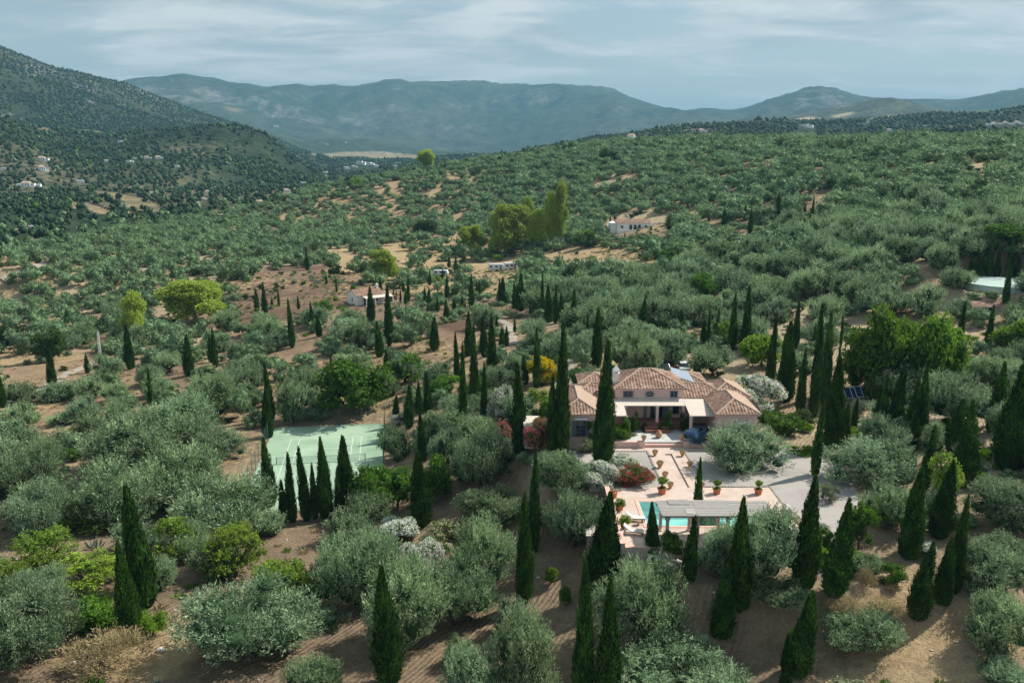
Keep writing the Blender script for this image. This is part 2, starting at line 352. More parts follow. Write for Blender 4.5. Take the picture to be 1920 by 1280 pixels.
def m_paving():
    m, t, o = newmat('terracotta_paving')
    pos = N(t, 'ShaderNodeNewGeometry').outputs['Position']
    b = N(t, 'ShaderNodeTexBrick'); b.inputs['Scale'].default_value = 1.7; b.inputs['Mortar Size'].default_value = .012
    b.inputs['Color1'].default_value = (.50, .40, .335, 1); b.inputs['Color2'].default_value = (.59, .485, .42, 1)
    b.inputs['Mortar'].default_value = (.50, .40, .34, 1); t.links.new(pos, b.inputs['Vector'])
    s = noise(t, pos, .6, 5, .65)
    col = mixc(t, ramp(t, s, [(.42, (0, 0, 0)), (.66, (.75, .75, .75))]), b.outputs['Color'], (.47, .34, .27))
    principled(t, o, col, .8, .25, b.outputs['Fac'], 0, .3, -.01); return m
M['paving'] = m_paving()
def m_gravel():
    m, t, o = newmat('grey_gravel')
    pos = N(t, 'ShaderNodeNewGeometry').outputs['Position']
    s = noise(t, pos, .22, 5, .6); f = noise(t, pos, 14, 2, .7)
    col = ramp(t, s, [(.32, (.28, .255, .23)), (.55, (.375, .345, .315)), (.75, (.35, .29, .235))])
    col = mixc(t, ramp(t, f, [(.35, (0, 0, 0)), (.65, (.5, .5, .5))]), col, (.36, .335, .315))
    principled(t, o, col, .95, .1, f, 0, .6, .03); return m
M['gravel'] = m_gravel()
def m_track():
    m, t, o = newmat('dusty_track')
    pos = N(t, 'ShaderNodeNewGeometry').outputs['Position']
    s = noise(t, pos, .5, 5, .6)
    principled(t, o, ramp(t, s, [(.3, (.27, .22, .17)), (.7, (.40, .35, .29))]), .95, .1, s, 0, .5, .05); return m
M['track'] = m_track()
def m_court():
    m, t, o = newmat('worn_green_court')
    pos = N(t, 'ShaderNodeNewGeometry').outputs['Position']
    s = noise(t, pos, .16, 5, .6, .6); f = noise(t, pos, 2.5, 4, .7)
    col = ramp(t, s, [(.34, (.215, .33, .225)), (.5, (.28, .395, .275)), (.68, (.34, .45, .325))])
    col = mixc(t, ramp(t, f, [(.5, (0, 0, 0)), (.75, (.35, .35, .35))]), col, (.37, .43, .33))
    principled(t, o, col, .8, .2, f, 0, .3, .01); return m
M['court'] = m_court()
M['line'] = surf('court_paint', (.56, .63, .56), (.38, .47, .39), 3)
def m_water():
    m, t, o = newmat('pool_water')
    pos = N(t, 'ShaderNodeNewGeometry').outputs['Position']
    b = N(t, 'ShaderNodeBsdfPrincipled'); b.inputs['Base Color'].default_value = (.45, .85, .80, 1)
    b.inputs['Roughness'].default_value = .03; b.inputs['Transmission Weight'].default_value = .9; b.inputs['IOR'].default_value = 1.33
    w = noise(t, pos, 2.2, 3, .5)
    bn = N(t, 'ShaderNodeBump'); bn.inputs['Strength'].default_value = .25; bn.inputs['Distance'].default_value = .03
    t.links.new(w, bn.inputs['Height']); t.links.new(bn.outputs[0], b.inputs['Normal'])
    # clear to shadow rays so the pool floor is sunlit as under real water
    tr = N(t, 'ShaderNodeBsdfTransparent'); tr.inputs[0].default_value = (.66, .91, .88, 1)
    mx = N(t, 'ShaderNodeMixShader'); mx.inputs[0].default_value = .72
    t.links.new(b.outputs[0], mx.inputs[1]); t.links.new(tr.outputs[0], mx.inputs[2])
    t.links.new(mx.outputs[0], o.inputs[0]); return m
M['water'] = m_water()
M['poolliner'] = surf('pool_liner', (.60, .78, .75), (.54, .73, .70), 1.2, rough=.5)
def m_mosaic():
    m, t, o = newmat('pebble_mosaic')
    pos = N(t, 'ShaderNodeNewGeometry').outputs['Position']
    f = noise(t, pos, 5, 4, .7)
    principled(t, o, ramp(t, f, [(.3, (.40, .40, .39)), (.7, (.56, .56, .54))]), .85, .2, f, 0, .4, .01); return m
M['mosaic'] = m_mosaic()
def m_ground():
    m, t, o = newmat('hillside_soil')
    pos = N(t, 'ShaderNodeNewGeometry').outputs['Position']
    soil = N(t, 'ShaderNodeAttribute', attribute_name='soil').outputs['Color']
    wd = N(t, 'ShaderNodeAttribute', attribute_name='wood').outputs['Fac']
    pl = N(t, 'ShaderNodeAttribute', attribute_name='plough').outputs['Fac']
    gr = N(t, 'ShaderNodeAttribute', attribute_name='grass').outputs['Fac']
    # near: clods, dry litter, furrows
    n1 = noise(t, pos, 1.1, 6, .65); n2 = noise(t, pos, 5.0, 4, .7); n0 = noise(t, pos, .13, 4, .6)
    v = mathn(t, 'ADD', mathn(t, 'MULTIPLY', n1, .55), mathn(t, 'MULTIPLY', n0, .55))
    k = ramp(t, v, [(.33, (.62, .60, .58)), (.52, (1, 1, 1)), (.72, (1.38, 1.36, 1.30))])
    c = mixc(t, 1.0, soil, k, 'MULTIPLY')
    k2 = ramp(t, n2, [(.3, (.72, .70, .68)), (.7, (1.22, 1.22, 1.22))])
    c = mixc(t, 1.0, c, k2, 'MULTIPLY')
    w = N(t, 'ShaderNodeTexWave', wave_type='BANDS', bands_direction='X', wave_profile='SIN')
    w.inputs['Scale'].default_value = .58; w.inputs['Distortion'].default_value = 8.0; w.inputs['Detail'].default_value = 2
    w.inputs['Detail Scale'].default_value = .35
    t.links.new(mapping(t, pos, rot=(0, 0, .55)), w.inputs['Vector'])
    # dry grass / weeds
    gm = mathn(t, 'MULTIPLY', ramp(t, noise(t, pos, .45, 6, .7), [(.45, (0, 0, 0)), (.58, (1, 1, 1))]), gr)
    c = mixc(t, mathn(t, 'MULTIPLY', gm, .8), c, ramp(t, noise(t, pos, 2.5, 5, .7), [(.3, (.30, .22, .11)), (.7, (.52, .41, .22))]))
    # far: scrub and woodland seen as dark crowns on the slope
    vo = N(t, 'ShaderNodeTexVoronoi'); vo.inputs['Scale'].default_value = .085; t.links.new(pos, vo.inputs['Vector'])
    vo2 = N(t, 'ShaderNodeTexVoronoi'); vo2.inputs['Scale'].default_value = .035; t.links.new(pos, vo2.inputs['Vector'])
    big = noise(t, pos, .0045, 6, .65, .5)
    cov = mathn(t, 'ADD', mathn(t, 'MULTIPLY', big, 1.1), -.18)
    tree = mathn(t, 'LESS_THAN', vo.outputs['Distance'], cov)
    cell = N(t, 'ShaderNodeSeparateColor'); t.links.new(vo.outputs['Color'], cell.inputs[0])
    relief = ramp(t, noise(t, pos, .0065, 9, .68, .8), [(.34, (.52, .58, .56)), (.5, (1, 1, 1)), (.66, (1.55, 1.48, 1.35))])  # colour noise standing in for crag relief, no shape behind it
    tcol = ramp(t, cell.outputs[0], [(0, (.014, .028, .014)), (.5, (.026, .044, .022)), (1, (.05, .072, .036))])
    scrub = ramp(t, noise(t, pos, .02, 6, .7), [(.3, (.5, .55, .5)), (.5, (.9, .9, .9)), (.72, (1.35, 1.28, 1.15))])
    fs = mixc(t, 1.0, mixc(t, 1.0, soil, scrub, 'MULTIPLY'), relief, 'MULTIPLY')  # relief is colour noise only, not terrain shape
    fc = mixc(t, mathn(t, 'MULTIPLY', tree, .88), fs, tcol)
    c = mixc(t, wd, c, fc)
    hgt = mathn(t, 'ADD', mathn(t, 'MULTIPLY', n1, .25), mathn(t, 'MULTIPLY', n2, .12))
    hgt = mathn(t, 'ADD', hgt, mathn(t, 'MULTIPLY', mathn(t, 'MULTIPLY', w.outputs['Fac'], pl), .10))
    hgt = mathn(t, 'ADD', hgt, mathn(t, 'MULTIPLY', mathn(t, 'MULTIPLY', mathn(t, 'SUBTRACT', cov, vo.outputs['Distance']), tree), mathn(t, 'MULTIPLY', wd, 9.0)))
    hgt = mathn(t, 'ADD', hgt, mathn(t, 'MULTIPLY', mathn(t, 'MULTIPLY', noise(t, pos, .012, 6, .6), wd), 14.0))
    principled(t, o, c, .95, .08, hgt, 0, 1.0, 1.0)
    return m
M['ground'] = m_ground()

# ------------------------------------------------------------------ mesh helpers
def tag(o, label=None, cat=None, group=None, kind=None):
    if label: o['label'] = label
    if cat: o['category'] = cat
    if group: o['group'] = group
    if kind: o['kind'] = kind
    return o
def link(o, parent=None):
    COL.objects.link(o)
    if parent is not None: o.parent = parent
    return o
def empty(name, loc, rz=0.0):
    o = bpy.data.objects.new(name, None); o.location = loc; o.rotation_euler = (0, 0, rz); o.empty_display_size = .5
    return link(o)
def npmesh(name, V, faces, mats, fattr=None, mat_idx=None, smooth=False, vattr=None):
    """faces: (n, k) int array or list of them with different k"""
    if not isinstance(faces, list): faces = [faces]
    faces = [np.asarray(f, np.int32) for f in faces if len(f)]
    me = bpy.data.meshes.new(name)
    V = np.asarray(V, np.float32)
    me.vertices.add(len(V)); me.vertices.foreach_set('co', V.ravel())
    tot = np.concatenate([np.full(len(f), f.shape[1], np.int32) for f in faces])
    idx = np.concatenate([f.ravel() for f in faces])
    me.loops.add(len(idx)); me.loops.foreach_set('vertex_index', idx)
    me.polygons.add(len(tot)); me.polygons.foreach_set('loop_start', np.concatenate([[0], np.cumsum(tot)[:-1]]).astype(np.int32))
    me.polygons.foreach_set('loop_total', tot)
    for m in mats: me.materials.append(m)
    if mat_idx is not None: me.polygons.foreach_set('material_index', np.asarray(mat_idx, np.int32))
    if smooth: me.polygons.foreach_set('use_smooth', np.ones(len(tot), bool))
    me.update(calc_edges=True)
    for k, a in (fattr or {}).items():
        at_ = me.attributes.new(k, 'FLOAT', 'FACE'); at_.data.foreach_set('value', np.asarray(a, np.float32))
    for k, a in (vattr or {}).items():
        a = np.asarray(a, np.float32)
        if a.ndim == 2:
            at_ = me.attributes.new(k, 'FLOAT_COLOR', 'POINT'); at_.data.foreach_set('color', np.c_[a, np.ones(len(a))].astype(np.float32).ravel())
        else:
            at_ = me.attributes.new(k, 'FLOAT', 'POINT'); at_.data.foreach_set('value', a)
    return me
class MB:
    def __init__(s): s.v = []; s.f = []; s.off = None
    def add(s, vs, fs):
        k = len(s.v); s.v += [tuple(v) for v in vs]; s.f += [tuple(i+k for i in f) for f in fs]; return s
    def box(s, x0, x1, y0, y1, z0, z1):
        return s.add([(x0, y0, z0), (x1, y0, z0), (x1, y1, z0), (x0, y1, z0), (x0, y0, z1), (x1, y0, z1), (x1, y1, z1), (x0, y1, z1)],
                     [(0, 3, 2, 1), (4, 5, 6, 7), (0, 1, 5, 4), (1, 2, 6, 5), (2, 3, 7, 6), (3, 0, 4, 7)])
    def tube(s, a, b, r0, r1=None, n=8, cap=True):
        a = Vector(a); b = Vector(b); r1 = r0 if r1 is None else r1; d = (b-a).normalized()
        u = d.orthogonal().normalized(); w = d.cross(u); vs = []
        for p, r in ((a, r0), (b, r1)):
            for i in range(n):
                t = 2*math.pi*i/n; vs.append(p+u*math.cos(t)*r+w*math.sin(t)*r)
        fs = [(i, (i+1) % n, n+(i+1) % n, n+i) for i in range(n)]
        if cap: fs += [tuple(range(n-1, -1, -1)), tuple(range(n, 2*n))]
        return s.add(vs, fs)
    def lathe(s, c, prof, n=16):
        vs = []; fs = []
        for r, z in prof:
            for i in range(n):
                t = 2*math.pi*i/n; vs.append((c[0]+r*math.cos(t), c[1]+r*math.sin(t), c[2]+z))
        for j in range(len(prof)-1):
            for i in range(n): fs.append((j*n+i, j*n+(i+1) % n, (j+1)*n+(i+1) % n, (j+1)*n+i))
        fs.append(tuple(range(n-1, -1, -1))); fs.append(tuple((len(prof)-1)*n+i for i in range(n)))
        return s.add(vs, fs)
    def prism(s, poly, z0, z1):
        n = len(poly); vs = [(x, y, z0) for x, y in poly]+[(x, y, z1) for x, y in poly]
        return s.add(vs, [tuple(range(n-1, -1, -1)), tuple(range(n, 2*n))]+[(i, (i+1) % n, n+(i+1) % n, n+i) for i in range(n)])
    def side(s, prof, y0, y1):   # profile in x,z pulled along y
        n = len(prof); vs = [(x, y0, z) for x, z in prof]+[(x, y1, z) for x, z in prof]
        return s.add(vs, [tuple(range(n)), tuple(range(2*n-1, n-1, -1))]+[(i, n+i, n+(i+1) % n, (i+1) % n) for i in range(n)])
    def build(s, name, mat, parent=None, loc=None, bevel=0, smooth=False):
        me = bpy.data.meshes.new(name); me.from_pydata(s.v, [], s.f); me.materials.append(mat); me.validate(); me.update()
        o = bpy.data.objects.new(name, me)
        if loc is not None: o.location = loc
        if bevel:
            md = o.modifiers.new('bevel', 'BEVEL'); md.width = bevel; md.segments = 2
        if smooth:
            for p in me.polygons: p.use_smooth = True
        return link(o, parent)
def struct(name, mb, mat):
    return tag(mb.build(name, mat), kind='structure')
# ------------------------------------------------------------------ plant shapes (numpy leaf clouds; unit trees: radius 1, height 1)
def nrm(a): return a/np.maximum(np.linalg.norm(a, axis=-1, keepdims=True), 1e-9)
def blades(P, D, L, W, rng, curl=.0):
    """diamond leaves at P pointing along D"""
    n = len(P); D = nrm(D); side = nrm(np.cross(D, nrm(rng.normal(size=(n, 3)))))
    L = L[:, None]; W = W[:, None]
    a = P; b = P+D*L*.45+side*W*.5; c = P+D*L; d = P+D*L*.45-side*W*.5
    V = np.stack([a, b, c, d], 1).reshape(-1, 3)
    return V, np.arange(4*n).reshape(n, 4)
def ico(sub=1):
    t = (1+5**.5)/2
    v = [(-1, t, 0), (1, t, 0), (-1, -t, 0), (1, -t, 0), (0, -1, t), (0, 1, t), (0, -1, -t), (0, 1, -t), (t, 0, -1), (t, 0, 1), (-t, 0, -1), (-t, 0, 1)]
    f = [(0, 11, 5), (0, 5, 1), (0, 1, 7), (0, 7, 10), (0, 10, 11), (1, 5, 9), (5, 11, 4), (11, 10, 2), (10, 7, 6), (7, 1, 8), (3, 9, 4), (3, 4, 2), (3, 2, 6), (3, 6, 8), (3, 8, 9), (4, 9, 5), (2, 4, 11), (6, 2, 10), (8, 6, 7), (9, 8, 1)]
    v = [np.array(p)/np.linalg.norm(p) for p in v]
    for _ in range(sub):
        c = {}; nf = []
        def m(i, j):
            k = (min(i, j), max(i, j))
            if k not in c: q = v[i]+v[j]; v.append(q/np.linalg.norm(q)); c[k] = len(v)-1
            return c[k]
        for a, b, d in f:
            x, y, z = m(a, b), m(b, d), m(d, a); nf += [(a, x, z), (b, y, x), (d, z, y), (x, y, z)]
        f = nf
    return np.array(v), np.array(f)
ICO0 = ico(0); ICO1 = ico(1); ICO2 = ico(2)
def lobes_dome(n, rng, rmin, rmax, flat=.8, zc=.5, spread=.62, low=.22, asp=1.3):
    C, R = [], []
    for i in range(n):
        for _ in range(30):
            a = rng.uniform(0, 2*math.pi); q = rng.uniform(0, 1)**.42*(spread+.06)
            top = math.sqrt(max(0, 1-q*q/(.98*.98)))
            r = rng.uniform(rmin, rmax)
            z = asp*rng.uniform(low, max(low+.04, low+(1-low)*top-r*flat*.8/asp))
            p = np.array([q*math.cos(a), q*math.sin(a), z])
            if all(np.linalg.norm(p-c) > .55*min(r, s) for c, s in zip(C, R)): break
        C.append(p); R.append(r)
    return np.array(C), np.array(R)
class Leafy:
    def __init__(s): s.V = []; s.Q = []; s.T = []; s.tq = []; s.tt = []; s.n = 0; s.mq = []; s.mt = []
    def addq(s, V, Q, tint, mat=0):
        s.V.append(V); s.Q.append(Q+s.n); s.n += len(V); s.tq.append(tint); s.mq.append(np.full(len(Q), mat))
    def addt(s, V, T, tint, mat=0):
        s.V.append(V); s.T.append(T+s.n); s.n += len(V); s.tt.append(tint); s.mt.append(np.full(len(T), mat))
    def data(s):
        V = np.concatenate(s.V); F_ = []; t = []; m = []
        if s.Q: F_.append(np.concatenate(s.Q)); t.append(np.concatenate(s.tq)); m.append(np.concatenate(s.mq))
        if s.T: F_.append(np.concatenate(s.T)); t.append(np.concatenate(s.tt)); m.append(np.concatenate(s.mt))
        return V, F_, np.concatenate(t), np.concatenate(m)
def crown_from_lobes(C, R, rng, tufts, per, L, W, upb=.6, flat=.85, spread=.5, core=.82, coresub=1, jitter=.12, inner=.12, low_cut=-.55, tip=.5, asp=1.3, plume=.0, tn=.14, ct=.02):
    """tufts per unit lobe; each tuft a spray of leaves"""
    K = Leafy(); P = []; Dn = []; lob = []
    for i, (c, r) in enumerate(zip(C, R)):
        n = int(tufts*(r/.35)**2)
        d = nrm(rng.normal(size=(n, 3))); d = d[d[:, 2] > low_cut]
        p = c+d*np.array([r, r, r*flat])*(1+rng.normal(0, jitter, (len(d), 1)))
        keep = np.ones(len(p), bool)
        for j, (c2, r2) in enumerate(zip(C, R)):
            if j != i: keep &= np.linalg.norm((p-c2)/np.array([1, 1, flat]), axis=1) > r2*.72
        keep |= rng.random(len(p)) < inner
        P.append(p[keep]); Dn.append(d[keep]); lob.append(np.full(keep.sum(), rng.uniform(-.16, .16)))
    P = np.concatenate(P); Dn = np.concatenate(Dn); lob = np.concatenate(lob)
    n = len(P); base = nrm(Dn*.75+np.array([0, 0, upb])+rng.normal(0, .25, (n, 3)))
    tt = np.clip(.42+lob+rng.normal(0, .16, n), 0, 1)
    PP = np.repeat(P, per, 0); DD = nrm(np.repeat(base, per, 0)+rng.normal(0, spread, (n*per, 3)))
    PP = PP+rng.normal(0, L*.28, PP.shape)+np.repeat(base, per, 0)*(rng.random((n*per, 1))*plume-plume*.25)
    ll = L*rng.uniform(.6, 1.35, n*per); long = rng.random(n*per) < .06; ll[long] *= 1.5
    V, Q = blades(PP, DD, ll, W*rng.uniform(.7, 1.3, n*per), rng)
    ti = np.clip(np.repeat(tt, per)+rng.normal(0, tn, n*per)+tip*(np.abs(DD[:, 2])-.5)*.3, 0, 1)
    K.addq(V, Q, ti)
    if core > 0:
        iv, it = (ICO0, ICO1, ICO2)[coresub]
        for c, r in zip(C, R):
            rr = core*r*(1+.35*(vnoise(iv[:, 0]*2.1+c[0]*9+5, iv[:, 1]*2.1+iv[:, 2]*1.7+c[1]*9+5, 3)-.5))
            K.addt(c+iv*rr[:, None]*np.array([1, 1, flat]), it, np.full(len(it), ct))  # low ct paints the shade inside the crown into the core colour
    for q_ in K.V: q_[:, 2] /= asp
    return K
def trunk_mb(rng, h=.35, r=.06, limbs=4, spread=.35, top=.62, lean=.04):
    m = MB(); b = Vector((rng.uniform(-lean, lean), rng.uniform(-lean, lean), h*.55))
    m.tube((0, 0, -.06), b*.5, r*1.25, r*.95, 9, False); m.tube(b*.5, b, r*.95, r*.75, 9, False)
    for i in range(limbs):
        a = 2*math.pi*(i+rng.uniform(-.25, .25))/limbs; q = spread*rng.uniform(.6, 1.1)
        mid_ = b+Vector((math.cos(a)*q*.45, math.sin(a)*q*.45, h*.35)); e = Vector((math.cos(a)*q, math.sin(a)*q, top*rng.uniform(.8, 1.1)))
        m.tube(b*.97, mid_, r*.55, r*.4, 7, False); m.tube(mid_, e, r*.4, r*.12, 6, False)
        e2 = mid_+Vector((math.cos(a+.9)*q*.4, math.sin(a+.9)*q*.4, h*.5)); m.tube(mid_, e2, r*.28, r*.08, 5, False)
    return m
LIB = {}
def lib(kind, gen, n, mats, trunk=None):
    """mesh variants of a crown, each with a matching trunk mesh"""
    out = []
    for i in range(n):
        rng = np.random.default_rng(abs(hash(kind)) % 1000 if False else sum(map(ord, kind))*13+i)
        K = gen(rng); V, F_, t, m = K.data()
        d = dict(V=V, F=F_, t=t, m=m, mesh=npmesh(kind+'_crown', V, F_, mats, {'tint': t}, m))
        if trunk:
            tm = trunk(rng); me = bpy.data.meshes.new(kind+'_trunk'); me.from_pydata(tm.v, [], tm.f); me.materials.append(trunk_mat.get(kind, M['bark']))
            for p in me.polygons: p.use_smooth = True
            me.update(); d['trunk'] = me; d['tv'] = np.array(tm.v); d['tf'] = tm.f
        out.append(d)
    LIB[kind] = out
trunk_mat = {}
# olives
def g_olive(q):
    def g(rng):
        C, R = lobes_dome({3: 26, 2: 20, 1: 10, 0: 4}[q], rng, (.36, .26, .19, .17)[q], (.50, .40, .33, .31)[q], spread=.62, low=.15, asp=1.3)
        a = {3: (190, 13, .066, .017), 2: (105, 9, .085, .029), 1: (60, 6, .10, .05), 0: (30, 4, .15, .10)}[q]
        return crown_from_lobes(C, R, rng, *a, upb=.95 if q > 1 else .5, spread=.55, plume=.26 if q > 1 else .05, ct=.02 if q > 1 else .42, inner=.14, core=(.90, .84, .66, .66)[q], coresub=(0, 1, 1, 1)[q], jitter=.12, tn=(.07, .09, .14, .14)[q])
    return g
tr_o = lambda rng: trunk_mb(rng, .32, .075, 5, .45, .6)
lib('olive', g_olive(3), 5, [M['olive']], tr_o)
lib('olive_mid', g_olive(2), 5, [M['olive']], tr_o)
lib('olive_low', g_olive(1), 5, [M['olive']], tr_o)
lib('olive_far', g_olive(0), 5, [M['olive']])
# cypresses: unit height, radius ~1 scaled to the width
def cyp_prof(t, k):
    a = np.clip(t, 0, 1)
    r = np.where(a < .30, .60+.40*np.sin(np.clip(a/.30, 0, 1)*math.pi/2), np.power(np.clip((1-a)/.70, 0, 1), .86+.14*k))
    return r
def g_cyp(q):
    def g(rng):
        K = Leafy(); k = rng.uniform(-1, 1); ph = rng.uniform(0, 6.28)
        n = {3: 6500, 2: 2200, 1: 650}[q]
        u = rng.random(n*2); t = .025+.965*u; t = t[rng.random(n*2) < np.clip(cyp_prof(t, k)+.15, 0, 1)][:n]
        n = len(t); a = rng.uniform(0, 2*math.pi, n)
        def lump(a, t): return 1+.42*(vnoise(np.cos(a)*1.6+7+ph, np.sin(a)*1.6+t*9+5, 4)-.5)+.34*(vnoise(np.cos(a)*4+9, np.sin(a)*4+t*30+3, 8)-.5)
        bx = .22*np.sin(t*3.2+ph); 
        r = cyp_prof(t, k)*lump(a, t)*(rng.uniform(.80, 1.02, n)+.22*(rng.random(n) < .14))
        P = np.c_[np.cos(a)*r+bx*.5, np.sin(a)*r, t]
        s = {3: 1, 2: 1.5, 1: 2.4}[q]
        D = np.c_[np.cos(a)*.55, np.sin(a)*.55, np.full(n, .12)]+rng.normal(0, .22, (n, 3))*np.array([1, 1, .08])
        # lengths: along the (tall) axis .035, across .3 ; build in stretched space
        D = nrm(D*np.array([1, 1, 1]))
        L = .030*s*rng.uniform(.6, 1.5, n)
        up = np.c_[D[:, 0]*L*3.0, D[:, 1]*L*3.0, L*1.0]
        sd = np.c_[-np.sin(a), np.cos(a), np.zeros(n)]*(.085*s)*rng.uniform(.6, 1.3, (n, 1))+np.c_[np.cos(a), np.sin(a), np.zeros(n)]*rng.normal(0, .05*s, (n, 1))
        V = np.stack([P, P+up*.5+sd*.5, P+up, P+up*.5-sd*.5], 1).reshape(-1, 3)
        ti = np.clip(rng.normal(.40, .26, n)+1.5*(lump(a, t)-1), 0, 1)  # lit bulges and shaded hollows put into the leaf tint
        K.addq(V, np.arange(4*n).reshape(n, 4), ti)
        na, nt = {3: (28, 60), 2: (18, 34), 1: (9, 14)}[q]
        A, T = np.meshgrid(np.linspace(0, 2*math.pi, na, endpoint=False), np.linspace(.02, .985, nt))
        rr = cyp_prof(T, k)*lump(A, T)*.78
        Vc = np.c_[(np.cos(A)*rr+.11*np.sin(T*3.2+ph)).ravel(), (np.sin(A)*rr).ravel(), T.ravel()]
        i, j = np.meshgrid(np.arange(nt-1), np.arange(na), indexing='ij'); i = i.ravel(); j = j.ravel(); j2 = (j+1) % na
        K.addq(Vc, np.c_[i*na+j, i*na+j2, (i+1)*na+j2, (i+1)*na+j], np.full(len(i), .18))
        if q > 1 and rng.random() < .55:      # a second leader growing out of the side
            aa = rng.uniform(0, 6.28); f = rng.uniform(.45, .62); hh = rng.uniform(.55, .86); V0, F0, t0, _ = K.data()
            K2 = Leafy(); off = np.array([math.cos(aa)*.5, math.sin(aa)*.5, 0])
            K2.addq(V0, F0[0], t0); K2.addq(V0*np.array([f, f, hh])+off, F0[0], t0); return K2
        return K
    return g
def tr_c(rng):
    m = MB(); m.tube((0, 0, -.03), (0, 0, .07), .22, .18, 8, False); return m
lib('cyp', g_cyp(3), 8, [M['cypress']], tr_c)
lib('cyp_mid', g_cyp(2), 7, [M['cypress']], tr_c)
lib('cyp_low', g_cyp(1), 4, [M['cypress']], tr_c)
# broad crowns in several leaf colours
def g_broad(nl, rmin, rmax, tufts, per, L, W, upb=.3, low=.22, spread=.66, flat=.85, core=.68, sp=.8, fl=None, jitter=.12, asp=1.75, plume=0):
    def g(rng):
        C, R = lobes_dome(nl, rng, rmin, rmax, spread=spread, low=low, asp=asp)
        K = crown_from_lobes(C, R, rng, tufts, per, L, W, upb=upb, spread=sp, flat=flat, core=core, jitter=jitter, asp=asp, plume=plume)
            
        if fl:
            nf, fs = fl
            P = []
            for c, r in zip(C, R):
                m_ = int(nf*(r/.35)**2); d = nrm(rng.normal(size=(m_, 3))); d = d[d[:, 2] > -.35]
                p = c+d*np.array([r, r, r*flat])*(1.12+rng.normal(0, .07, (len(d), 1)))
                ok = np.ones(len(p), bool)
                for c2, r2 in zip(C, R):
                    ok &= (np.linalg.norm((p-c2)/np.array([1, 1, flat]), axis=1) > r2*.95) | (np.abs(c-c2).sum() < 1e-6)
                P.append(p[ok])
            P = np.concatenate(P); P = P[rng.random(len(P)) < np.clip(2.2*(vnoise(P[:, 0]*5+9, P[:, 1]*5+P[:, 2]*4+9, 2)-.12), 0, 1)]
            PP = np.repeat(P, 3, 0)+rng.normal(0, fs*.6, (len(P)*3, 3))
            V, Q = blades(PP, rng.normal(size=PP.shape)+np.array([0, 0, .8]), np.full(len(PP), fs*1.3), np.full(len(PP), fs*1.1), rng)
            V[:, 2] /= asp; K.addq(V, Q, rng.random(len(Q)), 1)
        return K
    return g
tr_b = lambda rng: trunk_mb(rng, .34, .06, 5, .5, .66)
for nm, mt in (('lime', 'lime'), ('green', 'green'), ('dark', 'darkgreen'), ('almond', 'yellowgreen')):
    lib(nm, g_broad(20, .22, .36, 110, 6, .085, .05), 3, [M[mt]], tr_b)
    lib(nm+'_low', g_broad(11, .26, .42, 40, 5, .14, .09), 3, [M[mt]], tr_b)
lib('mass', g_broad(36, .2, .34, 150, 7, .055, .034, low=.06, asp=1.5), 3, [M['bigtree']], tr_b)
# open almond trees: see-through crowns with limbs showing
lib('open_almond', g_broad(26, .17, .29, 150, 7, .07, .036, core=.4, jitter=.25), 3, [M['yellowgreen']], lambda rng: trunk_mb(rng, .42, .05, 7, .6, .75))
lib('dry_bush', g_broad(20, .2, .34, 120, 7, .11, .02, upb=.9, core=0, sp=.35, jitter=.25, plume=.3), 2, [M['straw']], tr_b)
lib('grey_bush', g_broad(12, .24, .38, 90, 8, .10, .025, upb=.8, low=.1, sp=.5, plume=.2), 3, [M['greybush']], tr_b)
lib('bush', g_broad(12, .26, .42, 90, 6, .10, .05, upb=.4, low=.1), 3, [M['green']], tr_b)
lib('lime_bush', g_broad(12, .26, .42, 90, 6, .10, .05, upb=.4, low=.1), 3, [M['lime']], tr_b)
lib('dark_bush', g_broad(12, .26, .42, 90, 6, .10, .05, upb=.4, low=.1), 2, [M['darkgreen']], tr_b)
lib('gold_bush', g_broad(14, .24, .38, 60, 6, .08, .045, upb=.5, low=.12, fl=(420, .055)), 2, [M['lime'], M['goldleaf']], tr_b)
for nm, c, dn in (('white_oleander', 'white_fl', 900), ('cream_oleander', 'cream_fl', 420), ('red_oleander', 'red_fl', 330), ('pink_oleander', 'pink_fl', 380), ('blue_plumbago', 'blue_fl', 520)):
    lib(nm, g_broad(14, .24, .38, 90, 6, .11, .028, upb=.8, low=.12, sp=.45, fl=(dn, .042)), 2, [M['green'], M[c]], tr_b)
# tall eucalyptus: stacked clumps with gaps
def g_euc(rng):
    C, R = [], []; A_S = 2.1
    for i in range(26):
        t = rng.uniform(.25, .95); q = .75*math.sqrt(max(.05, 1-((t-.55)/.5)**2))*rng.uniform(.1, 1); a = rng.uniform(0, 6.28)
        C.append((math.cos(a)*q, math.sin(a)*q, t*A_S)); R.append(rng.uniform(.22, .40))
    C = np.array(C); R = np.array(R)
    K = Leafy()
    P = []; D = []
    for c, r in zip(C, R):
        n = int(210*(r/.3)**2); d = nrm(rng.normal(size=(n, 3))); P.append(c+d*np.array([r, r, r*.95])*rng.uniform(.6, 1.05, (n, 1))); D.append(d)
        iv, it = ICO1; K.addt(c+iv*np.array([r, r, r*.95])*.5, it, np.full(len(it), .2))
    P = np.repeat(np.concatenate(P), 4, 0); D = np.repeat(np.concatenate(D), 4, 0)+rng.normal(0, .7, (len(P), 3))
    V, Q = blades(P, D, np.full(len(P), .085), np.full(len(P), .045), rng); K.addq(V, Q, np.clip(rng.normal(.55, .22, len(Q)), 0, 1))
    for q_ in K.V: q_[:, 2] /= A_S
    return K
trunk_mat['euc'] = M['palebark']; 
def tr_e(rng):
    m = MB(); m.tube((0, 0, -.04), (.03, 0, .3), .055, .045, 8, False)
    for i in range(6):
        a = i*1.05; m.tube((.03, 0, .26+i*.03), (math.cos(a)*.5, math.sin(a)*.5, .5+i*.07), .03, .01, 6, False)
    m.tube((.03, 0, .3), (-.02, .03, .9), .042, .012, 7, False); return m
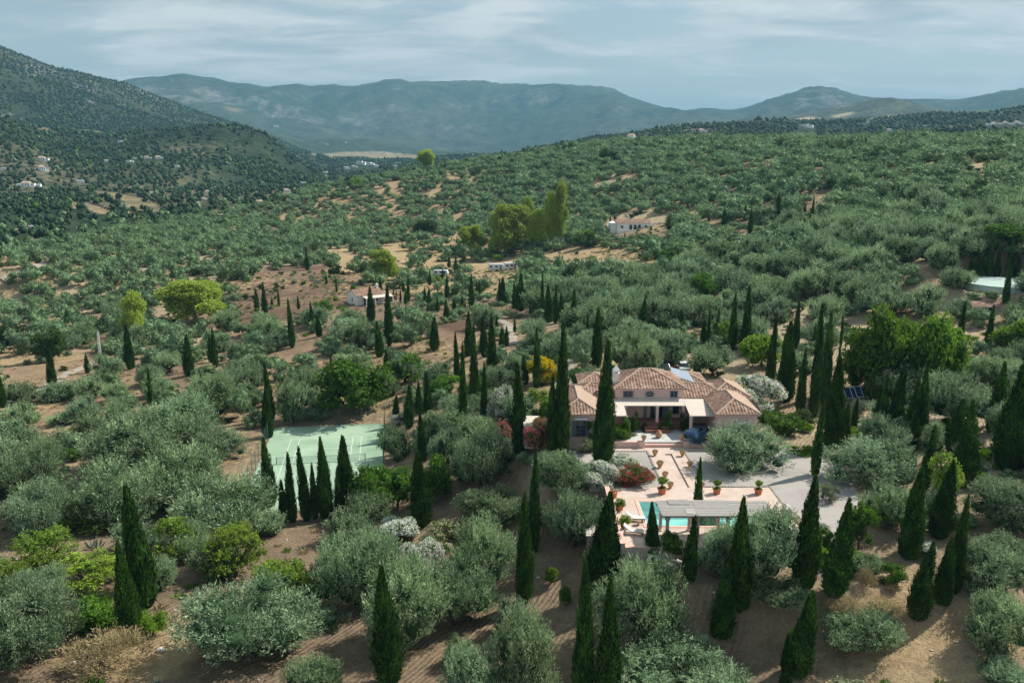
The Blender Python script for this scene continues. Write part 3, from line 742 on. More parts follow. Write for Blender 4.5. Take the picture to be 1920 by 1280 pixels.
M['euc'] = leafmat('eucalyptus_leaf', (.11, .18, .03), (.52, .66, .13), .42, (1.1, 1.0, .75))
lib('euc', g_euc, 3, [M['euc']], tr_e)
# fan palm
def g_palm(rng):
    K = Leafy(); P = []; D = []; L = []
    for i in range(46):
        a = rng.uniform(0, 6.28); e = rng.uniform(-.5, 1.3); d = np.array([math.cos(a)*math.cos(e), math.sin(a)*math.cos(e), math.sin(e)*.8])
        c = np.array([0, 0, .62])+d*.55
        for j in range(14):
            b = (j-6.5)/6.5; q = nrm(d+nrm(np.cross(d, [0, 0, 1]))*b*1.1+np.array([0, 0, -.1*abs(b)])); P.append(c); D.append(q); L.append(.42*(1-.3*abs(b)))
    V, Q = blades(np.array(P), np.array(D), np.array(L), np.full(len(P), .045), rng); K.addq(V, Q, rng.random(len(Q))); return K
lib('palm', g_palm, 1, [M['green']], lambda rng: trunk_mb(rng, .7, .07, 2, .1, .62))

THINGS = {}     # kind family -> list of (root, px, row) to be labelled
def reg(fam, o, u, v, base, extra=''): THINGS.setdefault(fam, []).append((o, u, v, base, extra))
PLANT_N = {'olive': ('olive_tree', 'olive tree', 'olive trees of the groves'), 'cyp': ('cypress', 'cypress', 'columnar cypresses of the estate')}
def plant(kind, var, x, y, z, rad, hgt, rz, name, tilt=(0, 0), parts=True):
    d = LIB[kind][var % len(LIB[kind])]
    if parts:
        root = empty(name, (x, y, z), rz); root.rotation_euler = (tilt[0], tilt[1], rz)
        root.scale = (rad, rad, hgt)
        c = bpy.data.objects.new('crown', d['mesh']); link(c, root)
        if 'trunk' in d: link(bpy.data.objects.new('trunk', d['trunk']), root)
        return root
    if 'whole' not in d:
        V = d['V']; F_ = list(d['F']); t = d['t']; m = d['m']
        if 'tv' in d:
            tf = [f for f in d['tf'] if len(f) == 4]; tfa = np.array(tf)+len(V); V = np.concatenate([V, d['tv']]); F_ = F_+[tfa]
            t = np.r_[t, np.zeros(len(tfa))]; m = np.r_[m, np.full(len(tfa), len(d['mesh'].materials))]
        d['whole'] = npmesh(name, V, F_, list(d['mesh'].materials)+[trunk_mat.get(kind, M['bark'])], {'tint': t}, m)
    o = bpy.data.objects.new(name, d['whole']); o.location = (x, y, z); o.rotation_euler = (tilt[0], tilt[1], rz); o.scale = (rad, rad, hgt)
    return link(o)
def crown_at(u, base, top, w, front=.75):
    """stand a crown so that its lower edge, top and width fit what one sees along these lines of sight"""
    x, y, z = hit(u, base); d = depth(y, z); r = w/2*d/F
    for _ in range(3):
        y2 = y+r*front; z2 = float(ground(x*(y2/y), y2)); r = w/2*depth(y2, z2)/F
    x2 = (u-960)/F*depth(y2, z2+1.5)
    z2 = float(ground(x2, y2)); h = top_z(y2+r*.2, top)-z2
    return x2, y2, z2, r, max(h, r*.7)
# ------------------------------------------------------------------ ground sheet
def inpoly(u, v, poly):
    c = np.zeros(np.shape(u), bool); n = len(poly)
    for i in range(n):
        x1, y1 = poly[i]; x2, y2 = poly[(i+1) % n]
        if y1 == y2: continue
        c ^= ((y1 > v) != (y2 > v)) & (u < (x2-x1)*(v-y1)/(y2-y1)+x1)
    return c
ga = np.linspace(R_(-58), R_(58), 760); gr_ = np.exp(np.linspace(math.log(18), math.log(13000), 1150))
A_, B_ = np.meshgrid(ga, gr_, indexing='ij'); X_ = np.sin(A_)*B_; Y_ = np.cos(A_)*B_; Z_ = ground(X_, Y_)
U_, V_, D_ = project(X_, Y_, Z_)
soil = np.empty(X_.shape+(3,)); 
n_a = fbm(X_/26, Y_/26, 21, 4)[..., None]; n_b = fbm(X_/140, Y_/140, 22, 4)[..., None]
soil[:] = (.245, .18, .118)
def lerp(a, b, t): return a*(1-t)+np.array(b)*t
soil = lerp(soil, (.35, .285, .20), np.clip((n_a-.42)*5, 0, 1))
soil = lerp(soil, (.18, .135, .092), np.clip((n_b-.52)*7, 0, .8))
POLYS = {   # soils one can tell apart
 'tan': [[(560, 330), (960, 300), (930, 400), (650, 440), (480, 420)], [(620, 470), (900, 440), (1010, 480), (990, 560), (870, 560), (730, 545), (610, 510)], [(1010, 455), (1230, 455), (1300, 500), (1030, 510), (1000, 530)], [(0, 610), (60, 575), (180, 600), (140, 690), (0, 720)], [(1640, 1090), (1780, 1100), (1920, 1180), (1900, 1280), (1600, 1280)], [(200, 1180), (360, 1150), (420, 1180), (300, 1280), (180, 1280)]],
 'brown': [[(420, 545), (520, 498), (640, 500), (690, 545), (600, 600), (400, 620)], [(0, 560), (120, 600), (260, 600), (260, 660), (100, 640)], [(700, 640), (900, 600), (880, 700), (760, 700)]],
 'red': [[(0, 690), (350, 650), (440, 720), (120, 800), (0, 840)], [(420, 620), (700, 600), (900, 640), (860, 720), (500, 780), (430, 900)]],
}
for k, colr in (('tan', (.31, .225, .135)), ('brown', (.125, .078, .058)), ('red', (.225, .158, .106))):
    m = np.zeros(X_.shape)
    for p in POLYS[k]: m = np.maximum(m, inpoly(U_+(n_a[..., 0]-.5)*90, V_+(n_b[..., 0]-.5)*30, p) & (B_ < 900))
    # soften
    for _ in range(3): m = (m+np.roll(m, 1, 0)+np.roll(m, -1, 0)+np.roll(m, 1, 1)+np.roll(m, -1, 1))/5
    soil = lerp(soil, colr, m[..., None]*.9)
plough = np.clip((B_ < 330)*1.0, 0, 1)*np.clip((vnoise(X_/30, Y_/30, 77)-.18)*4, 0, 1)*(1-inpoly(U_, V_, [(1560, 1000), (1920, 1000), (1920, 1280), (1560, 1280)])*.8)
grass = np.clip((fbm(X_/35, Y_/35, 31, 3)-.40)*4, 0, 1)*(B_ > 40)
grass = np.where(inpoly(U_, V_, POLYS['tan'][1]) | inpoly(U_, V_, POLYS['tan'][2]) | inpoly(U_, V_, POLYS['tan'][5]), 1.0, grass)
# mountains and the valley
wood = np.clip((B_-620)/350, 0, 1)
wood = np.maximum(wood, np.clip((480-U_*.19-V_)/12, 0, 1)*(U_ < 560)*(B_ > 380)*np.clip((570-U_)/60, 0, 1))
mt = np.clip((B_-2000)/1500, 0, 1)[..., None]
farc = lerp(np.broadcast_to(np.array((.026, .044, .023)), soil.shape), (.15, .135, .085), np.clip((fbm(X_/420, Y_/420, 51, 5)[..., None]-.60)*9, 0, 1)*.8)  # soil darkened as well, valley shadow put into its colour
mc = lerp(np.broadcast_to(np.array((.045, .068, .040)), soil.shape), (.135, .12, .085), np.clip((fbm(X_/700, Y_/700, 52, 5)[..., None]-.50)*7, 0, 1)*.3)
gz = np.abs(np.gradient(Z_, axis=1)/np.gradient(B_, axis=1))[..., None]
mc = lerp(mc, (.18, .18, .175), np.clip((gz-.32)*4.5, 0, 1)*np.clip(fbm(X_/160, Y_/260, 53, 4)[..., None]*2.4-.7, 0, 1))
farc = farc*(1-mt)+mc*mt
soil = soil*(1-wood[..., None])+farc*wood[..., None]
FIELDS = [([(600, 290), (640, 285), (720, 284), (795, 293), (790, 300), (735, 297), (620, 298)], (.36, .31, .21)),
 ([(1375, 232), (1400, 229), (1450, 228), (1450, 231), (1400, 234)], (.62, .50, .34)), ([(1478, 226), (1520, 218), (1552, 225), (1540, 228), (1480, 229)], (.66, .53, .36)),
 ([(1555, 217), (1600, 210), (1600, 214), (1570, 221)], (.5, .42, .28)), ([(1630, 222), (1690, 214), (1720, 218), (1640, 225)], (.36, .31, .2)),
 ([(1655, 254), (1680, 253), (1680, 260), (1655, 260)], (.42, .34, .25)), ([(1688, 252), (1700, 252), (1700, 259), (1688, 259)], (.4, .32, .24)), ([(1710, 252), (1724, 252), (1724, 259), (1710, 259)], (.42, .34, .25)), ([(1755, 251), (1785, 253), (1795, 259), (1765, 259)], (.5, .42, .3)),
 ([(135, 243), (165, 243), (205, 249), (190, 253), (150, 249)], (.20, .22, .11)), ([(60, 240), (95, 240), (110, 250), (80, 246)], (.17, .14, .09)),
 ([(130, 378), (170, 380), (215, 396), (200, 402), (140, 390)], (.30, .22, .15)), ([(175, 358), (215, 360), (290, 375), (320, 400), (260, 395), (200, 372)], (.22, .19, .11)),
 ([(230, 392), (280, 402), (290, 410), (240, 406)], (.30, .22, .15)), ([(0, 440), (40, 425), (45, 432), (8, 448)], (.38, .30, .21)), ([(80, 477), (160, 460), (165, 465), (90, 482)], (.42, .36, .24)), ([(55, 447), (90, 448), (88, 455), (60, 456)], (.38, .30, .2)),
 ([(1280, 320), (1288, 312), (1310, 310), (1305, 318)], (.42, .30, .19)), ([(1015, 350), (1040, 348), (1045, 362), (1020, 364)], (.40, .28, .18)), ([(850, 202), (870, 203), (860, 207)], (.26, .2, .15)),
 ([(420, 200), (460, 205), (455, 212), (425, 208)], (.25, .19, .13)), ([(0, 528), (110, 485), (115, 492), (0, 540)], (.40, .32, .22))]
ROCKS = [[(120, 160), (150, 150), (190, 166), (185, 200), (150, 205)], [(0, 215), (20, 212), (45, 240), (0, 250)], [(30, 105), (110, 134), (90, 150), (40, 135)], [(250, 160), (440, 176), (450, 198), (270, 182)], [(470, 180), (570, 205), (570, 230), (490, 215)], [(1500, 170), (1560, 166), (1600, 200), (1500, 205)]]
for p in ROCKS:
    m = inpoly(U_+(n_a[..., 0]-.5)*60, V_, p)*np.clip((ridged(X_/70, Y_/190, 57, 4)-.58)*7, 0, 1)
    soil = lerp(soil, (.19, .19, .19), m[..., None]*.8)
for p, c in FIELDS:
    m = inpoly(U_, V_, p).astype(float)
    if c[0] > .5: m *= B_ > 3500
    m = (m*2+np.roll(m, 1, 0)+np.roll(m, -1, 0)+np.roll(m, 1, 1)+np.roll(m, -1, 1))/6
    c = tuple(q*(.72 if c[0] < .5 else .85) for q in c)
    soil = lerp(soil, c, m[..., None]*(.55+.45*np.clip(n_a*2-.4, 0, 1))); wood = wood*(1-m*.7)
ni, nj = X_.shape
i, j = np.meshgrid(np.arange(ni-1), np.arange(nj-1), indexing='ij'); i = i.ravel(); j = j.ravel()
gm = npmesh('ground', np.c_[X_.ravel(), Y_.ravel(), Z_.ravel()], np.c_[i*nj+j, (i+1)*nj+j, (i+1)*nj+j+1, i*nj+j+1], [M['ground']], smooth=True,
            vattr={'soil': np.clip(soil, .01, 1).reshape(-1, 3), 'wood': wood.ravel(), 'plough': plough.ravel(), 'grass': grass.ravel()})
tag(link(bpy.data.objects.new('ground', gm)), kind='structure')

def drape(name, mat, pts, wdt, lift=.05, closed=False):
    """a strip of road laid over the ground along world points"""
    P = []
    for a, b in zip(pts[:-1], pts[1:]):
        n = max(2, int(math.dist(a, b)/1.2))
        P += [(a[0]+(b[0]-a[0])*k/n, a[1]+(b[1]-a[1])*k/n) for k in range(n)]
    P.append(pts[-1]); P = np.array(P); P[:, 0] = np.convolve(np.pad(P[:, 0], 4, mode='edge'), np.ones(9)/9, 'valid'); P[:, 1] = np.convolve(np.pad(P[:, 1], 4, mode='edge'), np.ones(9)/9, 'valid')
    T = np.gradient(P, axis=0); T /= np.linalg.norm(T, axis=1, keepdims=True)+1e-9; Nn = np.c_[-T[:, 1], T[:, 0]]
    K = 7; rows = []
    for k in range(K):
        q = P+Nn*wdt*(k/(K-1)-.5)*(1+.12*np.sin(np.arange(len(P))*.9+k))[:, None]
        rows.append(np.c_[q, ground(q[:, 0], q[:, 1])+lift+(0.05 if 0 < k < K-1 else -.05)])
    V = np.stack(rows, 1).reshape(-1, 3); n = len(P)
    a, b = np.meshgrid(np.arange(n-1), np.arange(K-1), indexing='ij'); a = a.ravel(); b = b.ravel()
    me = npmesh(name, V, np.c_[a*K+b, a*K+b+1, (a+1)*K+b+1, (a+1)*K+b], [mat], smooth=True)
    return tag(link(bpy.data.objects.new(name, me)), kind='structure')
def px(*p): return [hit(u, v)[:2] for u, v in p]
drape('gravel_drive', M['track'], px((1075, 735), (1066, 715), (1056, 695), (1040, 680)), 5, .1)
drape('gravel_drive', M['track'], px((1590, 815), (1560, 838), (1520, 855)), 2.6, .1)
drape('access_road', M['track'], px((960, 650), (958, 625), (950, 605), (900, 590), (895, 560), (870, 545)), 2.3, .12)
drape('hill_road', M['track'], px((1075, 492), (1120, 494), (1160, 498), (1205, 501)), 4.5, .35)
drape('dirt_track', M['track'], px((0, 762), (50, 745), (100, 715), (150, 690), (200, 672)), 3.0, .1)
drape('valley_road', M['track'], px((0, 533), (60, 508), (110, 488), (165, 463)), 4, .5)
drape('farm_road', M['track'], px((1255, 428), (1320, 426), (1340, 425)), 5, .35)

# ------------------------------------------------------------------ garden levels
GZ = 10.0
GP = [at(u, v, GZ) for u, v in ((1450, 836), (1520, 846), (1575, 868), (1600, 905), (1612, 945), (1590, 985), (1570, 1018), (1545, 1012), (1515, 985), (1490, 960))]
GP = [(20.9, 103.4)] + [(20.9, 91.2), (28.25, 91.2), (28.25, 83.0)] + GP[::-1]
g = MB(); g.prism(GP, GZ-.5, GZ+.02)
struct('gravel_court', g, M['gravel'])

g = MB(); g.prism([(8.5, 91.0), (16.6, 90.8), (16.6, 103.3), (7.5, 103.3)], GZ-.5, GZ+.02); struct('gravel_court', g, M['gravel'])
# paved terrace round the pool (ring of four slabs so that the basin stays open)
PX0, PX1, PY0, PY1 = 13.3, 26.2, 80.8, 87.0
pv = MB(); pv.box(10.5, PX0, 76.4, 91.0, 6.2, GZ+.05); pv.box(PX0, PX1, PY1, 91.0, 8.0, GZ+.05); pv.box(PX0, PX1, 76.4, PY0, 6.2, GZ+.05); pv.box(PX1, 28.2, 76.4, 91.0, 8.0, GZ+.05)
struct('pool_terrace', pv, M['paving'])
pv = MB(); pv.box(16.75, 18.65, 91.0, 103.2, 9.3, GZ+.05); pv.box(19.5, 21.1, 91.0, 102.1, 9.3, GZ+.05); pv.box(18.65, 19.5, 102.1, 103.2, 9.3, GZ+.05); pv.box(19.5, 21.1, 102.1, 103.2, 9.3, GZ+.05)
pv.box(18.65, 19.5, 91.0, 102.1, 9.3, GZ-.13); pv.box(9, 23.5, 103.2, 104.45, 9.3, GZ+.05)
struct('paved_path', pv, M['paving'])
pl = empty('swimming_pool', (0, 0, 0)); tag(pl, 'rectangular turquoise swimming pool set into the paved terrace', 'swimming pool')
b = MB(); b.box(PX0, PX1, PY0, PY1, 8.2, 8.4); b.box(PX0, PX0+.06, PY0, PY1, 8.4, GZ+.03); b.box(PX1-.06, PX1, PY0, PY1, 8.4, GZ+.03)
b.box(PX0+.06, PX1-.06, PY0, PY0+.06, 8.4, GZ+.03); b.box(PX0+.06, PX1-.06, PY1-.06, PY1, 8.4, GZ+.03); b.build('basin', M['poolliner'], pl)
b = MB(); b.add([(PX0+.05, PY0+.05, GZ-.12), (PX1-.05, PY0+.05, GZ-.12), (PX1-.05, PY1-.05, GZ-.12), (PX0+.05, PY1-.05, GZ-.12)], [(0, 1, 2, 3)]); b.build('water', M['water'], pl)
b = MB(); c_ = .35
for (x0, x1, y0, y1) in ((PX0-c_, PX1+c_, PY1, PY1+c_), (PX0-c_, PX1+c_, PY0-c_, PY0), (PX0-c_, PX0, PY0, PY1), (PX1, PX1+c_, PY0, PY1)): b.box(x0, x1, y0, y1, GZ+.055, GZ+.10)
b.build('coping', M['pinkcap'], pl)
# stone edging beside the gravel
def edging(pts, lab):
    e = MB(); rr = random.Random(len(lab))
    for a, b2 in zip(pts[:-1], pts[1:]):
        n = max(1, int(math.dist(a, b2)/.33))
        for k in range(n):
            x = a[0]+(b2[0]-a[0])*k/n+rr.uniform(-.03, .03); y = a[1]+(b2[1]-a[1])*k/n+rr.uniform(-.03, .03); s = rr.uniform(.175, .21)
            e.lathe((x, y, GZ+.02), [(s, 0), (s*.95, .06), (s*.55, .11)], 6)
    tag(e.build('stone_edging', M['stone']), lab, 'edging')
edging([(10.6, 103.0), (16.65, 103.0), (16.65, 91.1)], 'line of dark edging stones along the near side of the small gravel bed')
edging([(21.2, 103.0), (21.2, 91.4), (28.35, 91.15), (28.35, 84.5)], 'dark edging stones bordering the large gravel court beside the paved path')

# walls of the garden
def wall(name, mb, cap, label, mat='pinkwall', capmat='pinkcap'):
    w = empty(name, (0, 0, 0)); tag(w, label, 'wall'); mb.build('wall_body', M[mat], w)
    if cap: cap.build('coping', M[capmat], w)
    return w
a = MB(); a.box(10.1, 10.5, 76.0, 92.2, 4.0, 10.45); c = MB(); c.box(10.05, 10.55, 75.9, 92.25, 10.453, 10.53)
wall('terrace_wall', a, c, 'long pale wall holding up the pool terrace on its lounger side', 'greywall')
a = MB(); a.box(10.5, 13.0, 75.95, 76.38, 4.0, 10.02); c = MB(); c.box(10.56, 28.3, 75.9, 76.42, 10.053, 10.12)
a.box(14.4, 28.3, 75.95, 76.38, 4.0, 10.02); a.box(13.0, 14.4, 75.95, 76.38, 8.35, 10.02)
tw = wall('terrace_wall', a, c, 'shaded grey wall with a dark doorway below the pool terrace', 'greywall')  # the front's shade is put into the wall's grey colour
d_ = MB(); d_.box(13.0, 14.4, 76.16, 76.22, 5.5, 8.35); d_.build('doorway_shade_sheet', M['blackrub'], tw)  # black sheet stands in for the unlit inside of the opening
ac = empty('air_conditioner', (13.05, 75.7, 9.05)); tag(ac, 'white air conditioning unit with round fan on the grey terrace wall', 'air conditioner')
b = MB(); b.box(-.42, .42, -.22, .22, -.36, .36); b.build('casing', M['whitemetal'], ac, bevel=.02)
b = MB(); b.tube((.06, -.225, 0), (.06, -.25, 0), .27, n=20); b.build('fan', M['cardark'], ac)
for q in (-.33, .33): b = MB(); b.box(q-.03, q+.03, -.2, .3, -.45, -.365); b.build('bracket', M['metal'], ac)
a = MB(); a.box(10.9, 13.6, 92.3, 92.7, 9.6, 11.0); a.box(13.6, 14.05, 92.2, 92.8, 9.6, 11.15); c = MB(); c.box(10.85, 13.6, 92.25, 92.75, 11.003, 11.07)
wall('garden_wall', a, c, 'low pink wall under the crimson oleander at the corner of the pool terrace')
a = MB(); a.box(12.6, 15.7, 104.3, 104.7, 9.5, 10.72); a.box(15.7, 16.5, 104.15, 104.85, 9.5, 10.9); c = MB(); c.box(12.6, 15.7, 104.25, 104.75, 10.723, 10.8)
wall('planter_wall', a, c, 'pink planter wall at the bushy end of the terrace steps')
a = MB(); a.box(22.0, 25.6, 104.3, 104.7, 9.5, 10.72); a.box(21.3, 22.0, 104.15, 104.85, 9.5, 10.9); c = MB(); c.box(22.0, 25.6, 104.25, 104.75, 10.723, 10.8)
wall('planter_wall', a, c, 'pink planter wall under the blue flowering shrub')
st = MB(); st.box(16.5, 21.3, 104.45, 105.6, 9.3, 10.4); struct('terrace_step', st, M['pinkcap'])
ms = MB(); ms.box(13.2, 24.0, 104.9, 110.2, 9.3, 10.6); struct('mosaic_terrace', ms, M['mosaic'])
ring = MB()
for (cx0, cy0, r0, r1) in ((17.8, 107.3, 1.25, 1.35), (20.1, 106.4, 1.0, 1.1), (18.9, 107.2, .55, .62)):
    n = 40; vs = []; fs = []
    for q in range(n+1):
        t = 2*math.pi*q/n*.86; vs += [(cx0+r0*math.cos(t), cy0+r0*math.sin(t), 10.604), (cx0+r1*math.cos(t), cy0+r1*math.sin(t), 10.604)]
    fs = [(2*q, 2*q+1, 2*q+3, 2*q+2) for q in range(n)]; ring.add(vs, fs)
tag(ring.build('terrace_inlay', M['stone']), 'dark curling lines inlaid in the pale mosaic terrace', 'inlay')

# ------------------------------------------------------------------ villa
def roof_slope(name, A, B, Cc, D, mat, parent, per=.40, amp=.10, step=.38):
    A, B, Cc, D = (np.array(q, float) for q in (A, B, Cc, D))
    L = np.linalg.norm(B-A); e = (B-A)/L; n = np.cross(e, D-A if np.linalg.norm(D-A) > .01 else Cc-A); n /= np.linalg.norm(n)
    if n[2] < 0: n = -n
    u = np.cross(n, e); u = u if u[2] > 0 else -u
    ds, dt = np.dot(D-A, e), np.dot(D-A, u); cs, ct = np.dot(Cc-A, e), np.dot(Cc-A, u)
    S = np.arange(0, L+1e-6, per/6); S = np.append(S[S < L-1e-3], L)
    def top(s):
        if s < ds: return s*dt/ds
        if s > cs: return (L-s)*ct/(L-cs)
        return dt+(ct-dt)*((s-ds)/(cs-ds) if cs > ds+1e-6 else 0)
    K = max(2, int(max(dt, ct)/step))*2; V = []
    for s in S:
        tm = max(0.0, top(s)); h = amp*abs(math.sin(math.pi*s/per))
        for k in range(K+1):
            t = tm*k/K; co = ((t/step) % 1.0)*-.035+.03
            V.append(A+e*s+u*t+n*(h+co))
    V = np.array(V); m = K+1; i, j = np.meshgrid(np.arange(len(S)-1), np.arange(K), indexing='ij'); i = i.ravel(); j = j.ravel()
    me = npmesh(name, V, np.c_[i*m+j, (i+1)*m+j, (i+1)*m+j+1, i*m+j+1], [mat])
    o = link(bpy.data.objects.new(name, me), parent)
    return o
def hip(parent, x0, x1, y0, y1, z, rise, mats=('roof',)*4, ridge_axis='y', hipf=True, hipb=True, name='roof'):
    """hipped roof over a rectangle; eaves at z"""
    if ridge_axis == 'y':
        h = (x1-x0)/2; xm = (x0+x1)/2; ya = y0+(h if hipf else 0); yb = y1-(h if hipb else 0)
        P = (xm, ya, z+rise); Q = (xm, yb, z+rise)
        sl = [((x0, y0, z), (x1, y0, z), P, P), ((x1, y0, z), (x1, y1, z), Q, P), ((x1, y1, z), (x0, y1, z), Q, Q), ((x0, y1, z), (x0, y0, z), P, Q)]
    else:
        h = (y1-y0)/2; ym = (y0+y1)/2; xa = x0+(h if hipf else 0); xb = x1-(h if hipb else 0)
        P = (xa, ym, z+rise); Q = (xb, ym, z+rise)
        sl = [((x0, y0, z), (x1, y0, z), Q, P), ((x1, y0, z), (x1, y1, z), Q, Q), ((x1, y1, z), (x0, y1, z), P, Q), ((x0, y1, z), (x0, y0, z), P, P)]
    o = empty(name, (0, 0, 0)); o.parent = parent
    for k, (a, b2, c2, d2) in enumerate(sl):
        if (not hipf and k == (0 if ridge_axis == 'y' else 3)) or (not hipb and k == (2 if ridge_axis == 'y' else 1)): continue
        roof_slope('roof_slope', a, b2, c2, d2, M[mats[k % len(mats)]], o)
    r = MB()
    r.tube(Vector(P)+Vector((0, 0, .05)), Vector(Q)+Vector((0, 0, .05)), .13, n=8)
    cs = [(x0, y0, z), (x1, y0, z), (x1, y1, z), (x0, y1, z)]
    if ridge_axis == 'y': ends = [(cs[0], P, hipf), (cs[1], P, hipf), (cs[2], Q, hipb), (cs[3], Q, hipb)]
    else: ends = [(cs[0], P, hipf), (cs[3], P, hipf), (cs[1], Q, hipb), (cs[2], Q, hipb)]
    for a, b2, ok in ends:
        if ok: r.tube(Vector(a)+Vector((0, 0, .06)), Vector(b2)+Vector((0, 0, .06)), .12, n=8)
    r.build('ridge_tiles', M['ridge'], o)
    f = MB(); f.box(x0+.08, x1-.08, y0+.08, y1-.08, z-.16, z-.02); f.build('eaves', M['pinkwall'], o)
    return o
villa = empty('villa', (0, 0, 0)); tag(villa, 'pink villa with terracotta tiled hip roofs round a canopied terrace', 'villa')
def window(parent, x0, x1, z0, z1, y, bars=(2, 4), shut=0.0, frame='shutter', hood=False, name='window'):
    w = MB(); w.box(x0, x1, y-.10, y-.06, z0, z1); wo_ = w.build(name, M['darkglass'], parent)
    f = MB(); t = .09
    f.box(x0-t, x0, y-.14, y-.02, z0-t, z1+t); f.box(x1, x1+t, y-.14, y-.02, z0-t, z1+t); f.box(x0, x1, y-.14, y-.02, z1, z1+t); f.box(x0, x1, y-.14, y-.02, z0-t, z0)
    for k in range(1, bars[0]):
        xx = x0+(x1-x0)*k/bars[0]; f.box(xx-.045, xx+.045, y-.15, y-.105, z0, z1)
    for k in range(1, bars[1]):
        q = z0+(z1-z0)*k/bars[1]; f.box(x0, x1, y-.135, y-.104, q-.025, q+.025)
    f.build('frame', M[frame], wo_)
    if shut:
        for sx_ in (-1, 1):
            s = MB(); xa = x0-t-shut if sx_ < 0 else x1+t; s.box(xa+.01, xa+shut-.01, y-.12, y-.05, z0-.05, z1+.05); s.build('shutter', M['shutter'], parent)
    if hood:
        s = MB(); s.box(x0-.3, x1+.3, y-.42, y-.02, z1+.28, z1+.36); s.box(x0-.2, x1+.2, y-.30, y-.02, z1+.36, z1+.5); s.build('window_hood', M['white'], parent)
def walls(mb, mat='pinkwall', name='wall'): return mb.build(name, M[mat], villa)
# wings
EZ = 14.2
w = MB(); w.box(6.0, 10.8, 105.0, 114.5, 9.4, EZ-.1); walls(w)
w = MB(); w.box(25.7, 30.5, 105.0, 118.0, 9.4, EZ-.1); walls(w)
hip(villa, 5.6, 11.2, 104.6, 116.4, EZ, 1.25, ('roof', 'ridge', 'roof', 'roofbrown'))  # pale tile on sunward slopes, brown on those turned away: painted light
hip(villa, 25.3, 30.9, 104.6, 114.2, EZ, 1.25, ('roof', 'ridge', 'roof', 'roofbrown'))
hip(villa, 26.2, 31.6, 112.4, 119.5, EZ+.05, 1.3, ('roof', 'ridge', 'roof', 'roofbrown'))
# central block
w = MB(); w.box(13.65, 22.6, 112.0, 119.6, 9.4, 15.45); walls(w)
hip(villa, 13.2, 23.05, 111.6, 120.0, 15.55, 1.75, ('roof', 'roof', 'roof', 'roofbrown'), ridge_axis='x')
# cross roofs between wings and centre
w = MB(); w.box(22.6, 25.7, 112.4, 118, 9.4, EZ-.1); walls(w); w = MB(); w.box(10.8, 13.65, 112.4, 118, 9.4, EZ-.1); walls(w)
hip(villa, 22.3, 29.0, 111.9, 118.2, EZ+.02, 1.3, ('roof',), ridge_axis='x', hipf=False, hipb=True)
hip(villa, 7.5, 13.9, 111.9, 118.2, EZ+.02, 1.3, ('roof',), ridge_axis='x', hipf=True, hipb=False)
w = MB(); w.box(9.6, 13.4, 118, 122.5, 9.4, 14.4); walls(w); w = MB(); w.box(22.6, 27.0, 118, 124, 9.4, 14.2); walls(w)
hip(villa, 9.2, 14.2, 118.3, 123.6, 14.5, 1.0, ('roofbrown', 'roof', 'roof', 'roofbrown'), ridge_axis='x')
hip(villa, 21.3, 27.4, 118.4, 124.6, 14.4, 1.1, ('roof', 'roof', 'roof', 'roofbrown'), ridge_axis='x')
# openings upstairs and in the wings
window(villa, 14.75, 15.85, 14.52, 15.15, 112.0, (2, 2)); window(villa, 20.95, 21.75, 14.52, 15.15, 112.0, (2, 2))
ov = MB(); ov.tube((18.15, 112.0, 14.83), (18.15, 111.9, 14.83), .56, n=24)
ov.v = [(18.15+(x-18.15), y, 14.83+(z-14.83)*.62) for x, y, z in ov.v]; ovo = ov.build('oval_window', M['darkglass'], villa)
fr = MB(); n = 24
for k in range(n):
    t0, t1 = 2*math.pi*k/n, 2*math.pi*(k+1)/n
    fr.tube((18.15+.58*math.cos(t0), 111.88, 14.83+.36*math.sin(t0)), (18.15+.58*math.cos(t1), 111.88, 14.83+.36*math.sin(t1)), .05, n=5)
fr.box(18.12, 18.18, 111.84, 111.89, 14.48, 15.18); fr.box(17.6, 18.7, 111.84, 111.89, 14.80, 14.86); fr.build('frame', M['metal'], ovo)
window(villa, 7.95, 9.15, 11.35, 13.25, 105.0, (2, 4), .36, hood=True)
window(villa, 28.0, 29.3, 11.2, 12.7, 105.0, (2, 3), .38, hood=True)
window(villa, 18.35, 19.9, 11.65, 13.75, 112.0, (2, 3), .0, name='glass_door')
s = MB(); s.box(19.95, 20.65, 111.7, 111.95, 11.65, 13.7); s.build('shutter', M['shutter'], villa); s = MB(); s.box(17.45, 17.8, 111.6, 111.95, 11.65, 13.7); s.build('shutter', M['shutter'], villa)
window(villa, 21.3, 22.0, 12.2, 13.3, 112.0, (1, 2), 0)
# porch floor and steps
s = MB(); s.box(14.7, 22.5, 109.9, 112.0, 10.5, 11.6); s.build('porch_floor', M['maroon'], villa)
s = MB(); s.box(17.2, 20.4, 109.0, 109.9, 10.5, 11.25); s.box(17.2, 20.4, 108.4, 109.0, 10.5, 10.95); s.build('porch_steps', M['maroon'], villa)
s = MB(); s.box(22.5, 25.7, 106.4, 112.4, 10.3, 10.72); s.build('porch_floor', M['maroon'], villa); s = MB(); s.box(10.8, 14.7, 106.4, 112.4, 10.3, 10.72); s.build('porch_floor', M['maroon'], villa)
